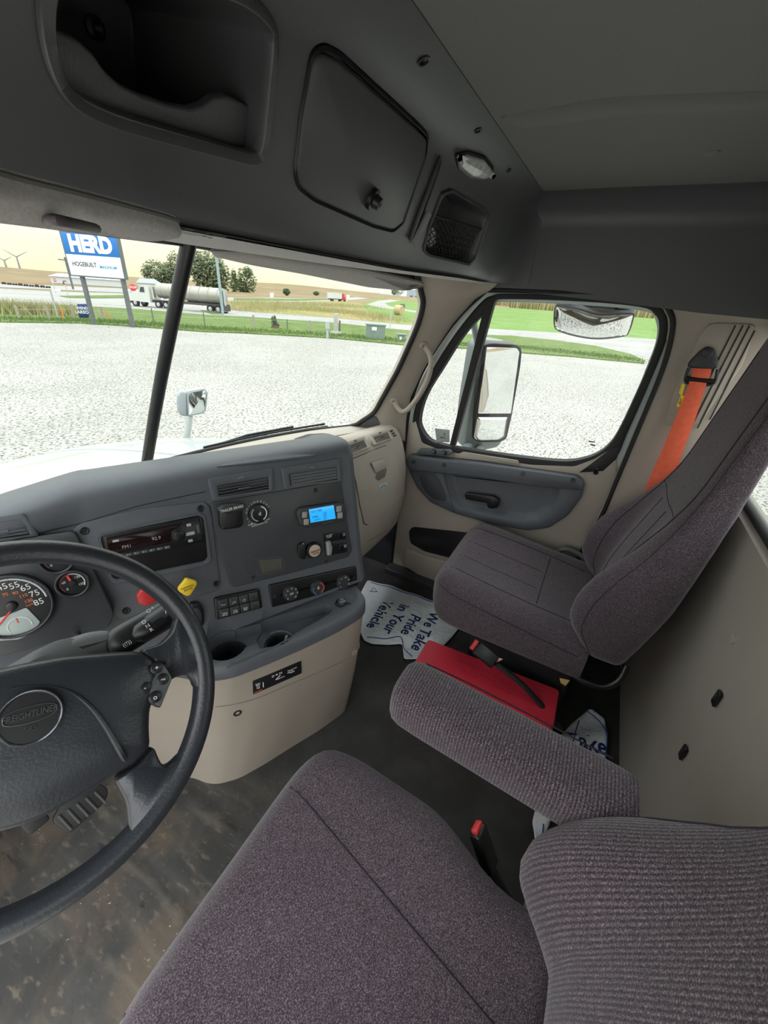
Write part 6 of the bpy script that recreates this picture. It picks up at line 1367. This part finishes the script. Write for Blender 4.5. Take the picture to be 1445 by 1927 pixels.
for bx, by, q, lab in ((512, 572, ((508, 551), (515, 551), (515, 560), (508, 560)), 'white road sign beside the far road'), (110, 600, ((97, 545), (114, 545), (114, 549), (97, 549)), 'street name blade on a thin post at the left'), (655, 566, ((652, 555), (658, 555), (658, 561), (652, 561)), 'small white sign behind the red truck')):
    t, st, top = pole_thing('road_sign', lab, 'sign', bx, by, (q[0][0] + q[1][0]) / 2, q[3][1], .05, STEELP); plate('sign_face', [st.at(*p) for p in q], .04, SIGNW, t, .005, toward=st.n)
t, st, top = pole_thing('notice_sign', 'small dark sign on the lawn right of the round bale', 'sign', 758, 588, 758, 580, .05, DKPOST); plate('sign_face', [st.at(*p) for p in ((753, 572), (762, 572), (762, 580), (753, 580))], .04, DKPOST, t, .005, toward=st.n)
t, st, top = pole_thing('marker_post', 'thin pale marker post in front of the lawn', 'post', 734, 617, 734, 586, .05, STEELP)
# ---- utility boxes
UG = mat('utility_green', (.17, .22, .19), .6, noise=(3, (.21, .26, .23), 3, .5))
for q, dep, lab in ((((687, 611), (721, 614), (724, 642), (688, 639)), 1.1, 'large green utility cabinet at the edge of the gravel'), (((746, 630), (761, 631), (762, 643), (747, 642)), .5, 'small green utility box near the windshield pillar')):
    st = Stand(q[3][0], q[3][1]); P = [st.at(*p) for p in q]; z1, z0 = max(p.z for p in P), GZ; a, b = P[3], st.at(q[2][0], q[3][1]); t = thing('utility_cabinet', lab, 'utility box', a)
    mesh('cabinet_body', [V(p.x, p.y, z) + st.n * -o_ for z in (z0, z1) for p, o_ in ((a, 0), (b, 0), (b, dep), (a, dep))], [(0, 1, 2, 3), (4, 5, 6, 7), (0, 1, 5, 4), (1, 2, 6, 5), (2, 3, 7, 6), (3, 0, 4, 7)], UG, t, False)
    mesh('cabinet_lid', [V(p.x, p.y, z) + st.n * -o_ + (st.x * s_ * .05) for z in (z1, z1 + .06) for p, o_, s_ in ((a, -.05, -1), (b, -.05, 1), (b, dep + .05, 1), (a, dep + .05, -1))], [(0, 1, 2, 3), (4, 5, 6, 7), (0, 1, 5, 4), (1, 2, 6, 5), (2, 3, 7, 6), (3, 0, 4, 7)], UG, t, False)
    L_ = [a.lerp(b, .3), a.lerp(b, .55)]; plate('warning_label', [V(L_[0].x, L_[0].y, z1 - .1), V(L_[1].x, L_[1].y, z1 - .1), V(L_[1].x, L_[1].y, z1 - .3), V(L_[0].x, L_[0].y, z1 - .3)], .01, SIGNW, t, .001, toward=st.n)
st = Stand(616, 637); t = thing('meter_pedestal', 'grey electric meter pedestal standing on the gravel edge', 'utility box', st.b)
post(st.b, V(st.b.x, st.b.y, st.at(616, 618).z), .08, STEELP, t, 'stem'); plate('meter_box', [st.at(x, y) for x, y in ((612, 604), (620, 604), (620, 619), (612, 619))], .12, STEELP, t, .02, toward=st.n, back=.15)
st = Stand(632, 630); t = thing('concrete_marker', 'pale concrete marker on a square base by the fence', 'marker', st.b); z1 = st.at(631, 590).z
box('shaft', V(st.b.x, st.b.y, (GZ + z1) / 2), (.22, .22, z1 - GZ), mat('concrete', (.48, .46, .42), .9, noise=(6, (.40, .385, .35), 3, .5)), t, .02); box('base', V(st.b.x, st.b.y, GZ + .1), (.55, .55, .2), MATS['concrete'], t, .02)
st = Stand(750, 593); t = tag(lathe('hay_bale', [(.1, -.6), (.62, -.6), (.68, -.5), (.68, .5), (.62, .6), (.1, .6)], mat('hay', (.55, .42, .24), .95, noise=(9, (.42, .32, .17), 3, .5)), st.b + V(0, 0, .66), st.x * .8 + st.n * .6, None, 20), 'round straw bale on the lawn beyond the road', 'bale')
# ---- trees, shrubs
LEAF = mat('leaves_deep', (.055, .085, .035), .9, noise=(.7, (.11, .15, .06), 2, .5)); LEAF2 = mat('leaves_pale', (.10, .13, .065), .9, noise=(.7, (.17, .20, .10), 2, .5)); BARK = mat('bark', (.12, .09, .06), .9)
def tree(name, label, bx, by, blobs, m, nleaf, ls, group, trunk=True, cat='tree'):
    """blobs: (px, py, rx px, ry px) crown masses filled with leaf cards at the tree's own distance"""
    st = Stand(bx, by); t = thing(name, label, cat, st.b, group); vs, fs = [], []; dep = (st.b - CAM).length / FPX
    tot = sum(b[2] * b[3] for b in blobs)
    for cx, cy, rx, ry in blobs:
        c = st.at(cx, cy); RX, RY = rx * dep, ry * dep
        for _ in range(int(2.2 * nleaf * rx * ry / tot)):
            d = V(random.gauss(0, 1), random.gauss(0, 1), random.gauss(0, 1)).normalized() * random.uniform(.55, 1.05)
            p = c + V(d.x * RX, d.y * RX, d.z * RY); a = V(random.gauss(0, 1), random.gauss(0, 1), random.gauss(0, 1)).normalized(); b = a.orthogonal().normalized(); s_ = ls * .8 * random.uniform(.6, 1.4); k = len(vs)
            vs += [p + a * s_, p + b * s_ * .6, p - a * s_, p - b * s_ * .6]; fs.append((k, k + 1, k + 2, k + 3))
    mesh('crown', vs, fs, m, t, False, weld=False)
    if trunk: c = st.at(blobs[0][0], blobs[0][1]); tube('trunk', [st.b + V(0, 0, -.1), V(st.b.x, st.b.y, lerp(GZ, c.z, .5)), c], [.35, .25, .12], BARK, t, 8)
    return t
tg_ = 'trees beyond the far road'
tree('broad_tree', 'rounded green tree right of the billboard', 298, 538, [(297, 512, 22, 15), (285, 518, 12, 12), (310, 520, 10, 12)], LEAF2, 900, .55, tg_)
tree('broad_tree', 'taller green tree just left of the windshield post', 330, 540, [(330, 500, 12, 18), (326, 518, 14, 16)], LEAF2, 800, .5, tg_)
tree('broad_tree', 'large pale tree just right of the windshield post', 392, 548, [(390, 512, 26, 28), (410, 520, 18, 25), (375, 505, 14, 20)], LEAF2, 1700, .55, tg_)
tree('broad_tree', 'slim dark conifer between the pale tree and the round one', 440, 549, [(440, 534, 6, 14), (440, 519, 4, 10)], LEAF, 350, .4, tg_)
tree('broad_tree', 'dark round tree at the right end of the tree group', 464, 550, [(463, 530, 16, 19), (455, 538, 10, 12), (466, 513, 8, 9)], LEAF, 900, .45, tg_)
for (bx, by, bl, lab) in ((742, 560, [(742, 549, 5, 5)], 'tiny far tree left of the far barn'), (753, 560, [(753, 548, 7, 6), (748, 552, 5, 5)], 'small far round tree beside the far barn')): tree('far_tree', lab, bx, by, bl, LEAF, 160, .8, tg_)
sg2 = 'shrubs around the lot'
for (bx, by, bl, lab, ls) in ((539, 556, [(539, 549, 6, 5)], 'small round bush on the stubble field', .35), (595, 556, [(595, 552, 5, 3)], 'low bush on the stubble field', .35), (518, 619, [(516, 606, 5, 10), (519, 612, 5, 6)], 'leafy sapling growing at the fence', .10), (172, 528, [(168, 526, 7, 6)], 'dark shrub under the billboard', .3)): tree('shrub', lab, bx, by, bl, LEAF2 if ls < .2 else LEAF, 220, ls, sg2, trunk=True, cat='shrub')
# corn along the green field
vs, fs = [], []
cp_ = [G(x, y) for x, y in ((860, 575.0), (930, 579.5), (1000, 584.5), (1080, 590.2), (1160, 596), (1240, 602), (1330, 608))]
CD = 330.0
pts = [CAM + V((p - CAM).x, (p - CAM).y, 0).normalized() * CD for p in cp_]; pts = smooth_path(pts, 60)
for p in pts:
    for _ in range(14):
        q = V(p.x + random.gauss(0, 2.), p.y + random.gauss(0, 2.), GZ); h = random.uniform(3.9, 4.6); a = random.random() * 6.28; d = V(math.cos(a), math.sin(a), 0) * .4; k = len(vs); vs += [q - d, q + d, q + d * .6 + V(0, 0, h), q - d * .6 + V(0, 0, h)]; fs.append((k, k + 1, k + 2, k + 3))
o = mesh('corn_rows', vs, fs, mat('ripe_corn', (.42, .34, .18), .9, noise=(1.2, (.32, .28, .12), 3, .5)), None, False, weld=False); o['kind'] = 'stuff'; o['label'] = 'strip of ripe corn beyond the green field'; o['category'] = 'corn'
# low swell of the stubble hills
def hill(name, pxs, D, label, m):
    a = []
    for x, y in pxs:
        p = dist(x, y, 1.0) - CAM; h = p.z / math.hypot(p.x, p.y) * D; d = V(p.x, p.y, 0).normalized(); a.append([CAM + d * (D - 160) + V(0, 0, GZ - CAM.z - .2), CAM + d * (D - 60) + V(0, 0, lerp(GZ - CAM.z, h, .55)), CAM + d * D + V(0, 0, h), CAM + d * (D + 200) + V(0, 0, GZ - CAM.z - .5)])
    a = [[smoothv for smoothv in r] for r in a]; o = mesh(name, [p for r in a for p in r], grid_faces(len(a), 4), m); return structure(o, label)
hill('stubble_hill', [(-250, 484), (-60, 497), (0, 502), (60, 507), (110, 513), (160, 520), (230, 521)], 420, 'tan stubble rise at the left', TANF)
hill('stubble_hill.001', [(300, 524), (400, 530), (470, 531), (520, 533), (580, 538), (650, 546), (700, 551), (760, 558), (800, 561), (880, 566), (960, 571)], 420, 'tan stubble rise behind the far road', TANF)
# ---- barns, house, turbines
def barn(name, label, bx, by, wall, roof, wm, rm, dep, win=()):
    st = Stand(bx, by); t = thing(name, label, 'building', st.b, 'farm buildings on the horizon'); W_ = [st.at(*p) for p in wall]; zb, zt = GZ, (W_[0].z + W_[1].z) / 2; a, b = W_[0], W_[1]
    vs = [V(p.x, p.y, z) - st.n * o_ for z in (zb, zt) for p, o_ in ((a, 0), (b, 0), (b, dep), (a, dep))]; mesh('walls', vs, [(0, 1, 5, 4), (1, 2, 6, 5), (2, 3, 7, 6), (3, 0, 4, 7), (0, 1, 2, 3)], wm, t, False)
    zr = st.at(*roof[0]).z; m1, m2 = [st.at(*p) for p in roof]; m1, m2 = [V(p.x, p.y, zr) - st.n * dep / 2 for p in (m1, m2)]
    e = [V(p.x, p.y, zt) + st.x * s_ * .3 - st.n * o_ for p, s_, o_ in ((a, -1, -.3), (b, 1, -.3), (b, 1, dep + .3), (a, -1, dep + .3))]; mesh('roof', e + [m1, m2], [(0, 1, 5, 4), (2, 3, 4, 5), (0, 3, 4), (1, 2, 5)], rm, t, False)
    for q in win: plate('barn_door', [st.at(*p, .02) for p in q], .05, mat('barn_dark', (.12, .12, .12), .7), t, .01, toward=st.n)
    return t
BW = mat('barn_white', (.62, .66, .68), .6); RG = mat('roof_grey', (.30, .30, .30), .7); RW = mat('roof_pale', (.55, .60, .62), .5)
barn('barn', 'long low white barn behind the billboard', 170, 537.0, ((94, 522), (232, 526)), ((105, 514), (228, 520)), BW, RW, 14, ([(118, 528), (124, 528), (124, 535), (118, 535)],))
barn('farmhouse', 'small house with brown-grey roof beside the trees', 285, 540, ((258, 532), (305, 535)), ((262, 523), (290, 522)), BW, RG, 9)
barn('barn', 'grey-blue barn at the far right of the windshield', 778, 563.0, ((766, 545), (792, 547)), ((768, 539), (790, 541)), mat('barn_blue', (.36, .42, .47), .6), mat('roof_blue', (.42, .47, .52), .5), 16, ([(771, 556), (777, 556), (777, 562), (771, 562)], [(781, 557), (787, 557), (787, 563), (781, 563)]))
barn('barn', 'tiny pale shed on the stubble rise', 610, 550.0, ((603, 544), (612, 544.5)), ((604, 543.0), (611, 543.3)), BW, RW, 4)
barn('barn', 'low far farm shed near the top of the rise', 712, 556.5, ((703, 550), (716, 551)), ((705, 548.5), (714, 549)), BW, RW, 5)
for bx, top, lab in ((37, (29, 483), 'white wind turbine on the horizon at the left'), (12, (8, 490), 'smaller wind turbine at the far left edge')):
    p = dist(bx, 503, 1.0) - CAM; d = V(p.x, p.y, 0).normalized(); Dm = 900.0; b = CAM + d * Dm; b.z = GZ; st = Stand(b, 0); tp = st.at(*top); t = thing('wind_turbine', lab, 'wind turbine', b, 'wind turbines on the horizon'); TW = mat('turbine_grey', (.30, .31, .33), .6)
    tube('tower', [b, V(b.x, b.y, tp.z)], [1.6, .9], TW, t, 8); hubp = V(b.x, b.y, tp.z); L_ = 17 if bx > 20 else 11
    lathe('nacelle', [(.5, -2), (1.3, -1), (1.3, 1), (.4, 2)], TW, hubp, st.n, t, 8)
    for k in range(3): a = .5 + k * 2.094; tube('blade', [hubp + st.n * 2, hubp + st.n * 2 + (st.x * math.cos(a) + V(0, 0, 1) * math.sin(a)) * L_], [.9, .25], TW, t, 6)
# distant machinery row left
st = Stand(45, 541); pr = None
MC = [mat('machine_dark', (.13, .08, .065), .7), mat('machine_red', (.30, .09, .075), .7), mat('machine_grey', (.20, .18, .17), .7)]
for i in range(9):
    x = 4 + i * 10.4; s1_ = Stand(x + 4, 535.5 + i * .9); a, b = s1_.at(x, 530 + i * .75 + (i % 3)), s1_.at(x + 8.5, 530.5 + i * .75 + (i % 2))
    t = thing('farm_implement', 'dark parked farm implement, %s from the left in the row by the barn' % ['first', 'second', 'third', 'fourth', 'fifth', 'sixth', 'seventh', 'eighth', 'ninth'][i], 'implement', s1_.b, 'farm implements parked by the barn'); w = (b - a).length; m_ = MC[i % 3]
    box('implement_frame', V(s1_.b.x, s1_.b.y, lerp(GZ, a.z, .6)), (w * .9, w * .5, (a.z - GZ) * .7), m_, t, .03, Matrix.Rotation(math.atan2(s1_.x.y, s1_.x.x), 3, 'Z'))
    for k in (-.3, .3): lathe('wheel', [(.03, -.06), (.16, -.06), (.16, .06), (.03, .06)], RUBBER, s1_.b + s1_.x * w * k + V(0, 0, .16) + s1_.n * .35, s1_.n, t, 10)
# ---- tanker truck
P0, P1 = G(256, 577), G(411, 590); tx_ = (P1 - P0); tx_.z = 0; LT = tx_.length; tx_.normalize(); ts = Stand(P0, 0, tx_); tn = ts.n
tk = thing('tanker_truck', 'pale tanker truck and semi-trailer driving on the near road', 'truck', P0)
k_ = LT / 13.0       # front axle to last axle
def T(u, w, z): return P0 + tx_ * u * k_ - tn * w * k_ + V(0, 0, z * k_)
TWH = mat('truck_white', (.62, .62, .58), .4); TANK = mat('tank_steel', (.42, .40, .35), .35, metal=.35, noise=(.8, (.34, .32, .28), 3, .5)); CHAS = mat('chassis_dark', (.07, .065, .06), .7)
def tb_(name, pts, w0, w1, m, par=tk): return loft(name, [[T(u, w0, z) for u, z in pts], [T(u, w1, z) for u, z in pts]], m, par, smooth=False)
tb_('engine_hood', [(-1.0, .75), (-1.0, 1.5), (-.6, 1.75), (.9, 1.95), (.9, .75)], -.05, 2.1, TWH)
cabx = tb_('cab', [(.9, .7), (.9, 1.95), (1.3, 2.75), (2.6, 2.9), (2.6, .7)], -.1, 2.2, TWH); tb_('side_window', [(1.15, 1.95), (1.4, 2.6), (1.95, 2.62), (1.95, 1.95)], -.13, -.09, mat('truck_glass', (.05, .06, .06), .2), cabx)
tb_('windshield', [(.88, 2.0), (1.26, 2.72), (1.29, 2.72), (.92, 2.0)], .1, 2.0, MATS['truck_glass'], cabx); tb_('bumper', [(-1.2, .45), (-1.2, .8), (-.9, .8), (-.9, .45)], -.1, 2.2, CHROME)
tb_('chassis_rail', [(0, .8), (0, 1.05), (6.0, 1.05), (6.0, .8)], .3, 1.8, CHAS); tb_('air_cleaner', [(2.75, 1.1), (2.75, 2.7), (3.1, 2.7), (3.1, 1.1)], .2, .6, CHROME)
def tanker(u0, u1, zc, r): c0_, c1_ = T(u0, 1.05, zc), T(u1, 1.05, zc); return tube('tank', [c0_, c0_.lerp(c1_, .02), c0_.lerp(c1_, .5), c0_.lerp(c1_, .98), c1_], [r * .7 * k_, r * k_, r * k_, r * k_, r * .7 * k_], TANK, tk, 20)
tanker(3.4, 7.6, 2.3, .95); tanker(7.9, 13.6, 2.15, 1.0)
for u in (4.2, 5.6, 7.0, 8.8, 10.2, 11.6, 13.0): 
    rr = [T(u, 1.05, 2.25 if u < 7.8 else 2.15) + (tn * math.cos(a) + V(0, 0, 1) * math.sin(a)) * (.98 if u < 7.8 else 1.03) * k_ for a in [i * math.pi / 12 for i in range(24)]]; tube('tank_band', rr, .04 * k_, STEELP, tk, 5, True)
tb_('trailer_rail', [(7.6, .85), (7.6, 1.15), (13.8, 1.15), (13.8, .85)], .2, 1.9, CHAS); tb_('rear_ladder', [(13.75, 1.0), (13.75, 3.0), (13.85, 3.0), (13.85, 1.0)], .5, .9, STEELP)
for u in (0, 3.7, 4.9, 11.8, 13.0):
    for w in (.0, 1.75):
        c = T(u, w, .52); wh = lathe('wheel', [(.1 * k_, -.02), (.52 * k_, .0), (.52 * k_, -.32 * k_), (.1 * k_, -.32 * k_)], RUBBER, c, tn, tk, 18); lathe('wheel_hub', [(.28 * k_, 0), (.26 * k_, .03), (.08 * k_, .05)], STEELP, c, tn, wh, 12)
tb_('mud_flap', [(13.75, .3), (13.75, .95), (13.85, .95), (13.85, .3)], .0, 1.9, CHAS)
# ---- red semi far away
P2, P3 = G(648, 567.5), G(626, 566.8); rx_ = (P3 - P2); rx_.z = 0; LR = rx_.length; rx_.normalize(); rn = V(rx_.y, -rx_.x, 0); rn = rn if rn.dot(CAM - P2) > 0 else -rn
rk = thing('red_semi', 'red semi truck with white box trailer far off on the road', 'truck', P2); k2_ = min(LR / 12.0, 1.3)
def T2(u, w, z): return P2 + rx_ * u * k2_ - rn * w * k2_ + V(0, 0, z * k2_)
def t2(name, pts, m): return loft(name, [[T2(u, 0, z) for u, z in pts], [T2(u, 2.4, z) for u, z in pts]], m, rk, smooth=False)
t2('trailer_box', [(2.6, 1.2), (2.6, 3.9), (13.5, 3.9), (13.5, 1.2)], mat('trailer_white', (.60, .61, .60), .5)); t2('cab', [(-1.8, .6), (-1.8, 1.8), (-.2, 2.1), (.3, 3.6), (2.1, 3.7), (2.1, .6)], mat('cab_red', (.55, .04, .04), .35)); t2('chassis_rail', [(0, .8), (0, 1.15), (13.0, 1.15), (13.0, .8)], CHAS)
for u in (-.8, 3.5, 4.8, 11.5, 12.7): lathe('wheel', [(.1, -.1), (.55 * k2_, 0), (.55 * k2_, -.4), (.1, -.4)], RUBBER, T2(u, 0, .55), rn, rk, 12)
# ================================================================== SMALL LEFTOVERS
slip = tag(plate('paper_slip', [hx(x, y, .345) for x, y in ((922, 1233), (946, 1240), (936, 1246), (926, 1244))], .002, mat('pink_paper', (.75, .42, .36), .7), None, .0005, toward=(-.6, 0, .8)), 'scrap of pink paper sticking out behind the passenger belt buckle', 'paper')
tab = tag(plate('paper_tab', [hx(x, y, .37) for x, y in ((1053, 1276), (1072, 1280), (1064, 1290), (1055, 1284))], .003, mat('tan_card', (.62, .42, .16), .7), None, .0005, toward=(-.6, 0, .8)), "tan card tab under the rear corner of the passenger cushion", 'card')
etch = mat('glass_etching', (.16, .17, .17), .6)
for i, q in enumerate((((1107, 829), (1119, 831), (1119, 833), (1108, 832)), ((1110, 835), (1120, 837), (1120, 840), (1111, 838)))):
    plate('window_etching', [hx(x, y, 1.0435) for x, y in q], .0008, etch, door, .0002, toward=(-1, 0, 0))
hk = tag(tube('bent_clip', smooth_path([V(cup2.x + .01, cup2.y - .01, .45), V(cup2.x + .012, cup2.y - .012, .50), V(cup2.x + .018, cup2.y - .012, .525), V(cup2.x + .028, cup2.y - .008, .527)], 4), .004, mat('clip_grey', (.30, .31, .32), .4), None, 8), 'grey bent clip standing in the right cup holder', 'clip')
